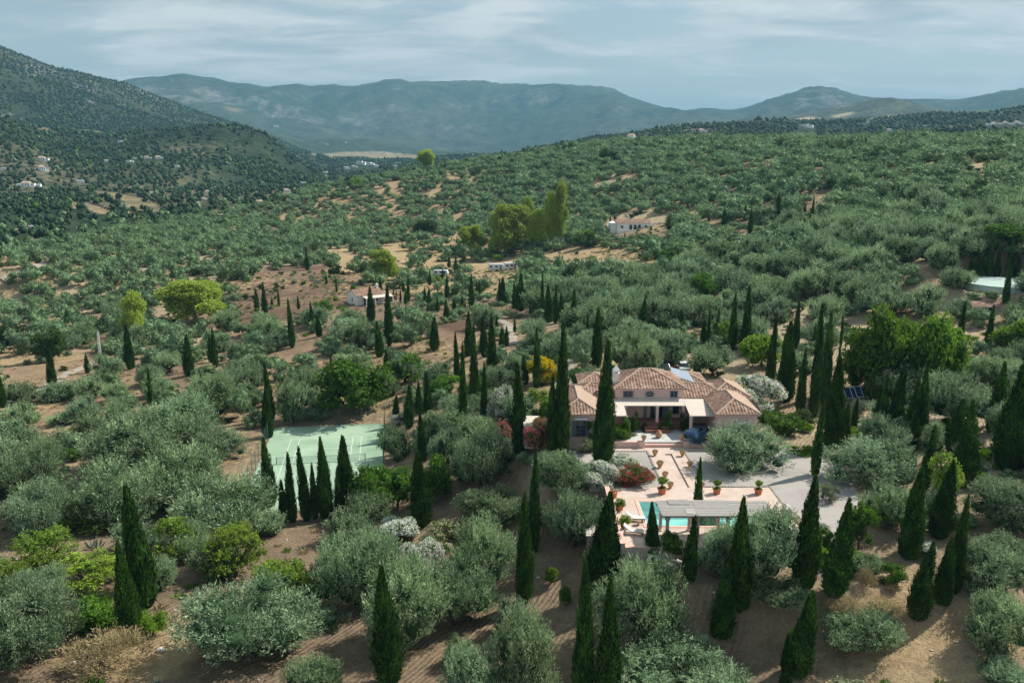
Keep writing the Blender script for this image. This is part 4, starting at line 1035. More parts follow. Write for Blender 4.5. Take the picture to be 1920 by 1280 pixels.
# canopy in a U round the terrace, on columns
def slab(mb, pts, th=.05):
    n = len(pts); vs = list(pts)+[(x, y, z-th) for x, y, z in pts]
    mb.add(vs, [tuple(range(n)), tuple(range(2*n-1, n-1, -1))]+[(i, n+i, n+(i+1) % n, (i+1) % n) for i in range(n)])
cn = MB(); slab(cn, [(14.55, 109.9, 13.86), (22.5, 109.9, 13.86), (22.5, 111.95, 14.28), (14.55, 111.95, 14.28)])
slab(cn, [(22.52, 106.8, 13.42), (25.95, 106.8, 13.42), (25.25, 111.8, 14.22), (22.52, 111.8, 14.22)])
slab(cn, [(11.25, 106.8, 13.42), (14.53, 106.8, 13.42), (14.53, 111.8, 14.22), (11.25, 111.8, 14.22)])
cn.build('canopy', M['canvas'], villa)
for k, (x, y, z) in enumerate(((22.7, 107.0, 13.34), (14.4, 107.0, 13.34), (14.75, 110.1, 13.8), (22.3, 110.1, 13.8), (18.9, 110.1, 13.8))):
    s = MB(); s.box(x-.17, x+.17, y-.17, y+.17, 10.4, z-.12); s.box(x-.24, x+.24, y-.24, y+.24, z-.12, z); s.box(x-.24, x+.24, y-.24, y+.24, 10.4, 10.62)
    s.build('column', M['pinkwall'], villa)
s = MB(); s.tube((11.3, 106.85, 13.33), (14.5, 106.85, 13.33), .05); s.tube((22.5, 106.85, 13.33), (25.9, 106.85, 13.33), .05); s.tube((14.5, 109.95, 13.78), (22.5, 109.95, 13.78), .05); s.build('canopy_frame', M['metal'], villa)
# chimney
ch = MB(); ch.box(13.55, 14.25, 113.7, 114.4, 15.2, 17.1); ch.build('chimney', M['white'], villa)
cho = villa.children[-1]
q = MB(); q.box(13.45, 14.35, 113.6, 114.5, 17.1, 17.2); q.box(13.6, 13.72, 113.75, 114.35, 17.2, 17.5); q.box(14.08, 14.2, 113.75, 114.35, 17.2, 17.5); q.box(13.45, 14.35, 113.6, 114.5, 17.5, 17.58)
q.add([(13.45, 113.6, 17.58), (14.35, 113.6, 17.58), (14.35, 114.5, 17.58), (13.45, 114.5, 17.58), (13.9, 114.05, 18.3)], [(0, 1, 4), (1, 2, 4), (2, 3, 4), (3, 0, 4)]); q.build('chimney_cap', M['white'], villa)
q = MB(); q.tube((15.4, 114.3, 16.1), (15.25, 114.2, 16.75), .05); q.build('vent_pipe', M['white'], villa)
# solar collector lying on the back slope
sp_ = MB(); slab(sp_, [(22.2, 118.2, 15.75), (24.9, 116.2, 15.35), (24.6, 119.2, 16.0), (22.4, 121.0, 16.3)], .08); sp_.build('roof_panel', M['paleglass'], villa)
# flat-roofed annex on the uphill left
w = MB(); w.box(1.6, 5.4, 105.8, 109.6, 9.4, 12.35); an = empty('annex', (0, 0, 0)); tag(an, 'low flat-roofed pink annex beside the villa, behind the pink oleander', 'annex')
w.build('wall', M['pinkwall'], an); w = MB(); w.box(1.45, 5.55, 105.65, 109.8, 12.353, 12.5); w.build('roof', M['canvas'], an)
# ------------------------------------------------------------------ things of the garden
def proj_pt(u, v, z): x, y = at(u, v, z); return x, y
# pool pergola
pg = empty('pool_pergola', (0, 0, 0)); tag(pg, 'pergola with grey reed matting roof standing over the pool edge', 'pergola')
for y in (76.95, 79.75):
    for x in (14.4, 17.2, 20.0, 22.8, 24.1) if y > 78 else (14.55, 17.4, 20.2, 23.2):
        c = MB(); c.lathe((x, y, 10.05), [(.26, 0), (.26, .15), (.18, .2), (.165, 2.25), (.19, 2.3), (.26, 2.42), (.26, 2.6)], 14); c.build('column', M['pinkwall' if y > 78 else 'greywall'], pg, smooth=False)  # near row takes the grey colour as painted shade
s = MB()
for y in (76.95, 79.75): s.box(13.9, 24.6, y-.09, y+.09, 12.65, 12.85)
for k in range(14): x = 14.1+k*.79; s.box(x-.05, x+.05, 76.4, 80.3, 12.853, 12.95)
s.build('beams', M['greywood'], pg)
rng = random.Random(3)
for k, (x0, x1, y0, y1, z) in enumerate(((13.95, 17.3, 76.45, 80.2, 12.97), (17.35, 20.7, 76.4, 80.25, 12.985), (20.75, 24.5, 76.45, 80.15, 12.97))):
    mt_ = MB(); n = int((y1-y0)/.11)
    for q in range(n):
        yy = y0+(y1-y0)*q/n; dz = rng.uniform(0, .03); mt_.box(x0+rng.uniform(-.12, .05), x1+rng.uniform(-.05, .1), yy, yy+.085, z+dz, z+.04+dz)
    mt_.build('reed_mat', M['greywood'], pg)
mt_ = MB()
for q in range(11): mt_.box(15.0+rng.uniform(-.03, .03), 17.0, 79.0+q*.11, 79.08+q*.11, 13.06, 13.10)
slab(mt_, [(16.3, 76.8, 13.06), (17.2, 76.7, 13.06), (17.25, 78.1, 13.06), (16.35, 78.1, 13.06)], .02)
mt_.build('loose_mat', M['greywood'], pg)
# pots
def pot_urn(x, y, z, s, lab, plantk=None, clay='oldclay'):
    t = empty('garden_urn', (x, y, z)); tag(t, lab, 'urn', 'clay urns along the paved path')
    b = MB(); b.lathe((0, 0, 0), [(.20*s, 0), (.17*s, .08*s), (.26*s, .28*s), (.38*s, .52*s), (.44*s, .58*s), (.44*s, .66*s), (.36*s, .66*s), (.34*s, .56*s)], 16); b.build('pot', M[clay], t, smooth=False)
    c = bpy.data.objects.new('plant', LIB['dry_bush' if plantk is None else plantk][0]['mesh']); c.scale = (.42*s, .42*s, .38*s); c.location = (0, 0, .56*s); link(c, t)
    return t
URN = [(1228.5, 855, .85, 'weathered clay urn with dry plant, the one nearest the villa on the gravel bed side'), (1280, 856, .85, 'weathered clay urn beside the head of the paved channel, nearest the blue shrub'),
 (1237.7, 877.7, 1.0, 'wide clay urn with spreading dry plant, second down the gravel bed side'), (1293.7, 876, .8, 'dark shaded clay urn at the edge of the olive shadow on the gravel court'),
 (1247.5, 896.7, .85, 'clay urn with twiggy plant, third down the gravel bed side of the path'), (1257.4, 916.3, .85, 'clay urn close beside the potted lemon tree at the end of the path'), (1316, 917, .85, 'clay urn behind the slim cypress, at the pool end of the channel')]
for u, v, s, lab in URN:
    x, y = at(u, v, GZ+.05); pot_urn(x, y+.2, GZ+.05, s, lab)
for u, v, z, s, lab in ((1208.5, 829, 10.9, .8, 'clay urn standing on the pier of the bushy planter wall'), (1280, 829.5, 10.9, .8, 'clay urn standing on the pier beside the blue shrub')):
    x, y = at(u, v, z); pot_urn(x, 104.5, z, s, lab)
t = empty('terracotta_jar', (18.6, 106.6, 10.6)); tag(t, 'round terracotta jar in the middle of the mosaic terrace', 'jar')
b = MB(); b.lathe((0, 0, 0), [(.22, 0), (.42, .25), (.46, .45), (.36, .72), (.2, .82), (.24, .9), (.17, .9)], 18); b.build('jar_body', M['oldclay'], t, smooth=True)
b = MB(); b.lathe((0, 0, .9), [(.2, 0), (.12, .1), (.03, .16)], 14); b.build('lid', M['terracotta'], t)
def pot_tree(x, y, z, s, h, r, lab, kind='lime_bush', tree=True):
    t = empty('potted_plant', (x, y, z)); tag(t, lab, 'potted plant')
    b = MB(); b.lathe((0, 0, 0), [(.36*s, 0), (.42*s, .5*s), (.50*s, .52*s), (.50*s, .64*s), (.42*s, .64*s), (.40*s, .55*s)], 18); b.build('pot', M['terracotta'], t)
    if tree:
        b = MB(); b.tube((0, 0, .5*s), (.03, 0, h*.62), .045, .03, 7); b.build('stem', M['bark'], t)
        c = bpy.data.objects.new('low_leaves', LIB['bush'][1]['mesh']); c.scale = (.42*s, .42*s, .35*s); c.location = (0, 0, .5*s); link(c, t)
        c = bpy.data.objects.new('crown', LIB[kind][0]['mesh']); c.scale = (r, r, (h-h*.5)); c.location = (0, 0, h*.45); link(c, t)
    else:
        c = bpy.data.objects.new('leaves', LIB[kind][1]['mesh']); c.scale = (r, r, h-.45*s); c.location = (0, 0, .45*s); link(c, t)
for u, v, s, h, r, lab, kd, tr in ((1242, 927, 1.05, 2.1, .62, 'leafy lemon tree in a terracotta pot where the path meets the pool terrace', 'lime_bush', True),
    (1345, 927, .95, 1.75, .48, 'small standard lemon tree in a squat pot behind the slim cypress', 'lime_bush', True), (1423, 928, .95, 1.75, .44, 'small standard lemon tree in a squat pot nearest the long cypress shadow', 'lime_bush', True),
    (1162, 957.5, 1.0, 1.45, .72, 'bushy plant in an orange pot beside the farther lounger', 'lime_bush', False), (1171.5, 989, 1.0, 1.4, .72, 'bushy plant in an orange pot between the two loungers', 'lime_bush', False),
    (1150.5, 934, 1.0, .8, .3, 'bare terracotta pot against the low pink wall of the pool terrace', 'dry_bush', False)):
    x, y = at(u, v, GZ+.05); pot_tree(x, y+.3, GZ+.05, s, h, r, lab, kd, tr)
# loungers
def lounger(x, y, rz, lab, towel):
    t = empty('sun_lounger', (x, y, GZ+.05), rz); tag(t, lab, 'sun lounger')
    f = MB(); f.box(-.95, .95, -.34, -.28, .28, .34); f.box(-.95, .95, .28, .34, .28, .34); f.box(-.95, -.89, -.28, .28, .28, .34); f.box(.89, .95, -.28, .28, .28, .34); f.build('frame', M['wood'], t)
    for sx_ in (-.85, .85):
        for sy_ in (-.3, .3):
            l = MB(); l.box(sx_-.035, sx_+.035, sy_-.035, sy_+.035, 0, .28); l.build('leg', M['wood'], t)
    c = MB(); c.box(-.28, .93, -.32, .32, .345, .44); c.build('cushion', M['whitecloth'], t, bevel=.03)
    c = MB(); c.side([(-.3, .36), (-.3, .46), (-.98, .98), (-1.04, .90)], -.32, .32); c.build('backrest', M['whitecloth'], t)
    if towel: c = MB(); c.box(.2, .8, -.3, .36, .447, .5); c.build('towel', M['canvas'], t, bevel=.02)
x, y = at(1192, 972, GZ+.3); lounger(x, y, R_(-4), 'white cushioned lounger beside the pool, the farther of the two', False)
x, y = at(1190, 1000, GZ+.3); lounger(x, y+.4, R_(-14), 'wooden lounger at the outer edge of the pool terrace, cushion pushed up', True)
x, y = at(1197, 981, GZ+.2); ta = empty('side_table', (x, y, GZ+.05)); tag(ta, 'small round wooden table beside the white lounger', 'table')
b = MB(); b.lathe((0, 0, .4), [(.32, 0), (.34, .03), (.32, .06)], 16); b.build('table_top', M['wood'], ta); b = MB(); b.tube((0, 0, 0), (0, 0, .4), .05); b.lathe((0, 0, 0), [(.2, 0), (.2, .04), (.06, .07)], 12); b.build('base', M['wood'], ta)
# folded sunshade leaning on the wall
t = empty('folded_sunshade', (13.4, 91.9, GZ+.05)); tag(t, 'folded sunshade with blue cloth leaning across the low pink wall', 'sunshade')
b = MB(); b.tube((.1, -.2, 0), (-2.6, .7, 1.35), .04); b.build('pole', M['whitemetal'], t)
b = MB(); b.tube((-1.9, .47, 1.0), (-3.1, .87, 1.62), .13, .05, 10); b.build('cloth', M['bluecloth'], t)
# table and chairs under the canopy
t = empty('outdoor_table', (24.1, 108.6, 10.72)); tag(t, 'blue-grey dining table in the shade of the canopy', 'table', )
b = MB(); b.box(-.9, .9, -.5, .5, .70, .76); b.build('table_top', M['shutter'], t)
for a_ in (-.8, .8):
    for c_ in (-.4, .4): b = MB(); b.box(a_-.04, a_+.04, c_-.04, c_+.04, 0, .7); b.build('leg', M['shutter'], t)
for k, (dx, dy, rz, lab) in enumerate(((-.4, -.85, 0, 'slatted blue-grey chair in front of the canopy table, on its column side'), (.45, -.85, 0, 'slatted blue-grey chair in front of the canopy table, nearer the wing wall'))):
    t = empty('garden_chair', (24.1+dx, 108.6+dy, 10.72), rz); tag(t, lab, 'chair', 'chairs under the canopy')
    b = MB(); b.box(-.23, .23, -.23, .23, .42, .46); b.build('seat', M['shutter'], t)
    b = MB(); b.box(-.23, .23, -.25, -.21, .46, .92); b.build('backrest', M['shutter'], t)
    for a_ in (-.2, .2):
        for c_ in (-.2, .2): b = MB(); b.box(a_-.02, a_+.02, c_-.02, c_+.02, 0, .42); b.build('leg', M['shutter'], t)
# pump shed with slatted roof
x, y, z = hit(1113, 1050); t = empty('pump_shed', (x, y+1.5, z)); tag(t, 'narrow grey shed with slatted roof half hidden behind the broad cypress', 'shed')
b = MB(); b.box(-.5, 2.2, -1.2, 1.6, -.3, 2.5); b.build('wall', M['greywall'], t)
b = MB()
for k in range(9): b.add([(-.8+k*.35, -1.5, 2.55), (-.48+k*.35, -1.5, 2.55), (-.48+k*.35, 1.9, 3.3), (-.8+k*.35, 1.9, 3.3), (-.8+k*.35, -1.5, 2.62), (-.48+k*.35, -1.5, 2.62), (-.48+k*.35, 1.9, 3.37), (-.8+k*.35, 1.9, 3.37)], [(0, 3, 2, 1), (4, 5, 6, 7), (0, 1, 5, 4), (1, 2, 6, 5), (2, 3, 7, 6), (3, 0, 4, 7)])
b.build('roof', M['palestone'], t); b = MB(); b.tube((-.45, -1.4, -.2), (-.45, -1.4, 2.5), .05); b.build('post', M['metal'], t)
# posts near the pool gate
t = empty('timber_post', (28.9, 78.6, 9.9)); tag(t, 'tall pale timber post beyond the end of the pool pergola', 'post')
b = MB(); b.box(-.12, .12, -.12, .12, -.3, 2.9); b.box(-.17, .17, -.17, .17, 2.9, 3.0); b.build('shaft', M['pinkcap'], t)
t = empty('gate_pillar', (27.5, 82.5, 10.05)); tag(t, 'white-capped masonry pillar at the pergola end of the pool terrace', 'pillar')
b = MB(); b.box(-.35, .35, -.5, .5, 0, 1.25); b.build('pier', M['greywall'], t)
b = MB(); b.add([(-.42, -.57, 1.25), (.42, -.57, 1.25), (.42, .57, 1.25), (-.42, .57, 1.25), (-.1, -.2, 1.55), (.1, -.2, 1.55), (.1, .2, 1.55), (-.1, .2, 1.55)], [(0, 3, 2, 1), (0, 1, 5, 4), (1, 2, 6, 5), (2, 3, 7, 6), (3, 0, 4, 7), (4, 5, 6, 7)]); b.build('cap', M['palestone'], t)
# dry stone wall
x0, y0, z0 = hit(1240, 1075); x1, y1, z1 = hit(1282, 1066)
ro = MB(); rr = random.Random(5)
for k in range(70):
    f_ = rr.random(); s = rr.uniform(.14, .3); lv = rr.random()**1.6*.9
    cxx = x0+(x1-x0)*f_+rr.uniform(-.35, .35); cyy = y0+(y1-y0)*f_+rr.uniform(-.35, .35)
    iv, it = ICO0; vv = iv*np.array([s*rr.uniform(.7, 1.3), s*rr.uniform(.7, 1.2), s*.7])+np.array([cxx, cyy, z0+(z1-z0)*f_+lv])
    ro.add(vv.tolist(), it.tolist())
tag(ro.build('dry_stone_wall', M['stone']), 'heap of grey stones shoring up the earth in front of the pool terrace', 'stone wall')
x, y, z = hit(302, 1221); iv, it = ICO1; vv = iv*(1+.3*(vnoise(iv[:, 0]*2+5, iv[:, 1]*2+iv[:, 2]+5, 1)-.5))[:, None]*np.array([.42, .3, .28])+np.array([x, y, z+.12])
b = MB(); b.add(vv.tolist(), it.tolist()); tag(b.build('boulder', M['palestone']), 'pale boulder lying alone on the bare track near the bright green bush', 'boulder')
# solar array on the ground
for k, (u, v, lab) in enumerate(((1600, 752, 'ground solar panel with glaring corner, half hidden by the big cypress'), (1620, 750, 'dark blue ground solar panel, the clearer of the pair'))):
    x, y, z = hit(u, v); t = empty('solar_panel', (x, y+1, z+.4), R_(-8)); tag(t, lab, 'solar panel', 'solar panels behind the cypress row')
    b = MB(); slab(b, [(-.85, -1.2, .1), (.85, -1.2, .1), (.85, 1.3, 1.0), (-.85, 1.3, 1.0)], .05); b.build('glass', M['panel'], t)
    b = MB()
    for p, q in (((-.88, -1.2, .08), (.88, -1.2, .08)), ((-.88, 1.3, 1.0), (.88, 1.3, 1.0)), ((-.88, -1.2, .08), (-.88, 1.3, 1.0)), ((.88, -1.2, .08), (.88, 1.3, 1.0)), ((0, -1.2, .13), (0, 1.3, 1.03))): b.tube(p, q, .03, n=5)
    b.build('frame', M['whitemetal'], t)
    for sx_ in (-.7, .7): b = MB(); b.tube((sx_, 1.2, .93), (sx_, 1.2, -.5), .03); b.tube((sx_, -1.1, .1), (sx_, -1.1, -.5), .03); b.build('leg', M['metal'], t)
# cars behind the villa
def car(x, y, z, rz, mat, lab, L=4.1, W=1.75, H=1.45, estate=False):
    t = empty('parked_car', (x, y, z), rz); tag(t, lab, 'car', 'cars parked behind the villa')
    b = MB(); h = L/2
    b.side([(-h, .35), (-h+.05, .75), (-h+.9, .92), (h-.25, .95), (h-.02, .8), (h, .35)], -W/2, W/2); b.build('body', M[mat], t, bevel=.08)
    b = MB(); c = .12
    lo = [(-h+.85, .93), (h-(.1 if estate else .45), .95)]; hi = [(-h+1.55, H), (h-(.3 if estate else 1.0), H)]
    vs = [(lo[0][0], -W/2+.06, lo[0][1]), (lo[1][0], -W/2+.06, lo[1][1]), (lo[1][0], W/2-.06, lo[1][1]), (lo[0][0], W/2-.06, lo[0][1]),
          (hi[0][0], -W/2+.2, H), (hi[1][0], -W/2+.2, H), (hi[1][0], W/2-.2, H), (hi[0][0], W/2-.2, H)]
    b.add(vs, [(0, 3, 2, 1), (4, 5, 6, 7), (0, 1, 5, 4), (1, 2, 6, 5), (2, 3, 7, 6), (3, 0, 4, 7)]); b.build('windows', M['darkglass'], t, bevel=.04)
    b = MB(); b.box(hi[0][0]-.05, hi[1][0]+.05, -W/2+.17, W/2-.17, H-.02, H+.04); b.build('roof', M[mat], t, bevel=.015)
    for sx_ in (-h+.8, h-.8):
        for sy_ in (-1, 1):
            b = MB(); b.tube((sx_, sy_*(W/2-.2), .33), (sx_, sy_*(W/2+.01), .33), .33, n=18); wo2 = b.build('wheel', M['blackrub'], t)
            b = MB(); b.tube((sx_, sy_*(W/2+.012), .33), (sx_, sy_*(W/2+.02), .33), .19, n=14); b.build('rim', M['metal'], wo2)
    for sy_ in (-.6, .6):
        b = MB(); b.box(-h-.01, -h+.12, sy_-.18, sy_+.18, .62, .76); b.build('headlight', M['whitemetal'], t)
        b = MB(); b.box(h-.08, h+.01, sy_-.16, sy_+.16, .66, .82); b.build('tail_light', M['redlamp'], t)
CARY = 146.0
for u, mat, lab, rz in ((1222, 'carsilver', 'silver car parked closest to the chimney side behind the villa', 1.57), (1245, 'cardark', 'dark estate car parked between the silver and the red car', 1.57), (1255, 'carred', 'red car mostly hidden behind the dark estate car', 1.62), (1282, 'carwhite', 'pale car parked at the end, next to the round green bush', 1.45)):
    yy = CARY+(3 if mat == 'carred' else 0); zz = float(ground(yy*(u-960)/F, yy)); x = (u-960)/F*depth(yy, zz)
    car(x, yy, float(ground(x, yy))+.02, rz, mat, lab, estate=mat == 'cardark')

# ------------------------------------------------------------------ tennis court
tc_ = empty('tennis_court', (CC[0], CC[1], 0), CT); tag(tc_, 'pale green tennis court with worn white lines among the olive trees', 'tennis court')
b = MB(); b.box(-CW/2, CW/2, -CL/2, CL/2, -.6, .03); b.build('surface', M['court'], tc_)
ln = MB(); S_ = COURT_S; T_ = COURT_D; lw = .07
def lx(x0, x1, y0, y1): ln.box(x0, x1, y0, y1, .031, .036)
hw, sw, hl, sl_ = 5.485*S_, 4.115*S_, 11.885*T_, 6.4*T_
for x in (-hw, hw): lx(x-lw, x+lw, -hl, hl)
for x in (-sw, sw): lx(x-lw, x+lw, -hl+lw, hl-lw)
for y in (-hl, hl): lx(-hw+lw, -sw-lw, y-lw, y+lw); lx(-sw+lw, sw-lw, y-lw, y+lw); lx(sw+lw, hw-lw, y-lw, y+lw)
for y in (-sl_, sl_): lx(-sw+lw, sw-lw, y-lw, y+lw)
lx(-lw, lw, -sl_+lw, sl_-lw); ln.build('court_lines', M['line'], tc_)
nt = empty('tennis_net', (CC[0], CC[1], .03), CT); tag(nt, 'dark mesh net across the middle of the tennis court', 'tennis net')
for s_ in (-1, 1): b = MB(); b.tube((s_*6.6, 0, 0), (s_*6.6, 0, 1.12), .06); b.build('post', M['greenmetal'], nt)
b = MB()
for k in range(67): x = -6.6+k*.2; b.box(x-.009, x+.009, -.009, .009, .05, 1.0)
for k in range(6): z = .08+k*.17; b.box(-6.6, 6.6, -.0085, .0085, z-.009, z+.009)
b.build('net_mesh', M['greenmetal'], nt); b = MB(); b.box(-6.6, 6.6, -.03, .03, 1.0, 1.07); b.build('tape', M['line'], nt)
def fence(P, Q, lab, h=3.0):
    f = empty('wire_fence', (CC[0], CC[1], 0), CT); tag(f, lab, 'fence')
    d = math.dist(P, Q); n = int(d/3.2); mm = MB()
    for k in range(n+1):
        x = P[0]+(Q[0]-P[0])*k/n; y = P[1]+(Q[1]-P[1])*k/n
        b = MB(); b.tube((x, y, -.3), (x, y, h), .045, n=6); b.build('post', M['greenmetal'], f)
    for k in range(int(d/.45)):
        t_ = k/int(d/.45); x = P[0]+(Q[0]-P[0])*t_; y = P[1]+(Q[1]-P[1])*t_; mm.tube((x, y, .05), (x, y, h), .007, n=3, cap=False)
    for k in range(8): z = .1+k*.41; mm.tube((P[0], P[1], z), (Q[0], Q[1], z), .009, n=3, cap=False)
    mm.build('wire_mesh', M['greenmetal'], f)
hw2, hl2 = CW/2+.15, CL/2+.15
fence((-hw2, hl2), (hw2, hl2), 'green wire fence behind the far baseline, below the dark green tree')
fence((-hw2, -hl2), (-hw2, hl2), 'green wire fence along the court side beside the ploughed strip')
fence((hw2, -hl2), (hw2, hl2), 'green wire fence along the court side shaded by olives')

# ------------------------------------------------------------------ buildings on the hill
def simple_house(name, lab, x, y, z, rz, L, W, H, rise, wall='white', roof='roofbrown', wins=(), chim=None, cat='house'):
    t = empty(name, (x, y, z), rz); tag(t, lab, cat)
    b = MB(); b.box(-L/2, L/2, -W/2, W/2, -1.5, H); b.build('wall', M[wall], t)
    if rise > .05:
        b = MB(); b.add([(-L/2, -W/2, H), (-L/2, W/2, H), (-L/2, 0, H+rise), (L/2, -W/2, H), (L/2, W/2, H), (L/2, 0, H+rise)], [(0, 1, 2), (3, 5, 4), (0, 3, 4, 1)]); b.build('gable', M[wall], t)
        r = empty('roof', (0, 0, 0)); r.parent = t; e = .25
        k = 1+e/(W/2)
        roof_slope('roof_slope', (-L/2-.15, -W/2-e, H-rise*(k-1)+.04), (L/2+.15, -W/2-e, H-rise*(k-1)+.04), (L/2+.15, 0, H+rise+.04), (-L/2-.15, 0, H+rise+.04), M[roof], r)
        roof_slope('roof_slope', (L/2+.15, W/2+e, H-rise*(k-1)+.04), (-L/2-.15, W/2+e, H-rise*(k-1)+.04), (-L/2-.15, 0, H+rise+.04), (L/2+.15, 0, H+rise+.04), M[roof], r)
    else:
        b = MB(); b.box(-L/2-.1, L/2+.1, -W/2-.1, W/2+.1, H+.003, H+.25); b.build('roof', M[wall], t)
    for (face, c, z0, w_, h_, nm) in wins:
        b = MB(); s_ = .03
        if face == 'f': b.box(c-w_/2, c+w_/2, -W/2-s_, -W/2-.002, z0, z0+h_)
        else: b.box(-L/2-s_, -L/2-.002, c-w_/2, c+w_/2, z0, z0+h_)
        b.build(nm, M['darkglass'], t)
    if chim:
        b = MB(); b.box(chim[0]-.3, chim[0]+.3, chim[1]-.3, chim[1]+.3, H, H+rise+.9); b.box(chim[0]-.38, chim[0]+.38, chim[1]-.38, chim[1]+.38, H+rise+.903, H+rise+1.05)
        b.add([(chim[0]-.3, chim[1]-.3, H+rise+1.05), (chim[0]+.3, chim[1]-.3, H+rise+1.05), (chim[0]+.3, chim[1]+.3, H+rise+1.05), (chim[0]-.3, chim[1]+.3, H+rise+1.05), (chim[0], chim[1], H+rise+1.5)], [(0, 1, 4), (1, 2, 4), (2, 3, 4), (3, 0, 4)])
        b.build('chimney', M[wall], t)
    return t
# white cottage: gable end to the left, long side to the right
x, y, z = hit(662, 573); cth = R_(36)
ct = simple_house('cottage', 'white gabled cottage with brown tiled roof and chimney on the slope above the cypresses', x+2.9, y+4.3, z-.1, cth, 8.6, 5.8, 2.9, 1.35,
    wins=(('l', -.2, 1.0, .55, 1.1, 'window'), ('f', -1.5, 0.0, 1.0, 2.0, 'door'), ('f', 2.0, .9, .9, 1.0, 'window')), chim=(3.6, -.2))
b = MB(); slab(b, [(-2.6, -5.6, 2.35), (6.2, -5.6, 2.35), (6.2, -2.95, 2.75), (-2.6, -2.95, 2.75)], .1); b.build('porch_roof', M['canvas'], ct)
for xx in (-2.4, .4, 3.2, 6.0): b = MB(); b.box(xx-.12, xx+.12, -5.5, -5.26, -.5, 2.25); b.build('porch_post', M['white'], ct)
# farmhouse on the hill
x, y, z = hit(1190, 432); fz = z
fh = simple_house('farmhouse', 'long low cream farmhouse with brown roof on the middle hillside', x-.5, y+4, z, R_(3), 14, 6, 3.0, 1.2, 'pinkcap' if False else 'white', wins=(('f', -4.8, .8, .9, 1.1, 'window'), ('f', -1.2, 0.1, 1.1, 2.1, 'door'), ('f', .6, 0.1, 1.1, 2.1, 'door'), ('f', 2.4, 0.1, 1.1, 2.1, 'door'), ('f', 5.2, .8, .9, 1.1, 'window')), chim=(-1.5, .6))
b = MB(); b.box(-9.5, -7.03, -2.4, 2.4, -1.5, 2.9); b.add([(-9.8, -2.7, 2.9), (-6.9, -2.7, 2.9), (-6.9, 2.7, 2.9), (-9.8, 2.7, 2.9), (-8.3, 0, 3.7)], [(0, 1, 4), (1, 2, 4), (2, 3, 4), (3, 0, 4), (0, 3, 2, 1)]); b.build('side_room', M['white'], fh)
b = MB()
for k in range(6): xx = 8.2+k*1.6; b.box(xx-.12, xx+.12, -2.2, -1.96, -1, 2.6); b.box(xx-.12, xx+.12, 1.6, 1.84, -1, 2.6); b.box(xx-.06, xx+.06, -2.4, 2.0, 2.78, 2.9)
b.box(8.0, 16.4, -2.2, -1.98, 2.6, 2.78); b.box(8.0, 16.4, 1.6, 1.8, 2.6, 2.78); b.build('pergola', M['canvas'], fh)
b = MB(); b.box(13.5, 17.0, -4.4, -4.1, -1.5, 2.0); b.box(-7, 12, -5.2, -4.9, -1.5, .3); b.build('garden_wall', M['white'], fh)
# caravans
def caravan(u, v, L, H, rz, lab, two=False):
    x, y, z = hit(u, v); t = empty('caravan', (x, y, z), rz); tag(t, lab, 'caravan', 'caravans on the dry hillside')
    h = L/2; b = MB(); b.side([(-h, .5), (-h-.1, 1.2), (-h+.25, H), (h-.3, H), (h+.1, 1.3), (h, .5)], -1.1, 1.1); b.build('body', M['carwhite'], t, bevel=.08)
    for xx in (-h*.55, h*.1): b = MB(); b.box(xx-.5, xx+.5, -1.13, -1.1, 1.35, 1.95); b.build('window', M['darkglass'], t)
    b = MB(); b.box(h*.5, h*.5+.65, -1.13, -1.1, .55, 2.2); b.build('door', M['shutter'], t)
    b = MB(); b.box(-h-.02, h+.02, -1.12, 1.12, .85, .97); b.build('stripe', M['shutter'], t)
    for sy_ in (-1, 1): b = MB(); b.tube((.2, sy_*.85, .33), (.2, sy_*1.1, .33), .33, n=14); b.build('wheel', M['blackrub'], t)
caravan(931, 508, 6.0, 2.6, R_(-14), 'white caravan with blue-tinted side, the nearer of the parked pair')
caravan(957, 506, 4.8, 2.6, R_(10), 'white caravan tucked behind the other, beneath the eucalyptus trees')
caravan(826, 518, 5.4, 2.2, R_(-4), 'low white caravan half hidden by small cypresses and a lime bush')
# water tank
x, y, z = TANK; tk = empty('water_tank', (x, y, z)); y -= 6.5; tag(tk, 'large round pale green water tank among the trees at the picture edge', 'water tank')
rr_ = 75/F*depth(y+6.5, z); hh = top_z(y+6.5, 529)-z; n = 40
b = MB(); b.lathe((0, 0, -2), [(rr_, 0), (rr_, hh+2)], n); b.build('tank_wall', M['tank'], tk)
b = MB(); b.lathe((0, 0, hh), [(rr_*1.012, -.18), (rr_*1.02, .02), (rr_*.985, .05), (.3, .42)], n); b.build('tank_roof', M['tank'], tk)
b = MB()
for k in range(12):
    a_ = k*math.pi/6; b.tube((0, 0, hh+.46), (math.cos(a_)*rr_*.98, math.sin(a_)*rr_*.98, hh+.1), .05, n=5)
b.build('roof_ribs', M['whitemetal'], tk)
x, y, z = hit(1863, 592); hut = simple_house('stone_hut', 'small hut with mottled grey tiled roof below the water tank', x, y+3, z, R_(-5), 6.2, 3.6, 1.4, .75, 'greywall', 'roofbrown', wins=(('f', 0, .2, .7, 1.1, 'door'),), cat='hut')
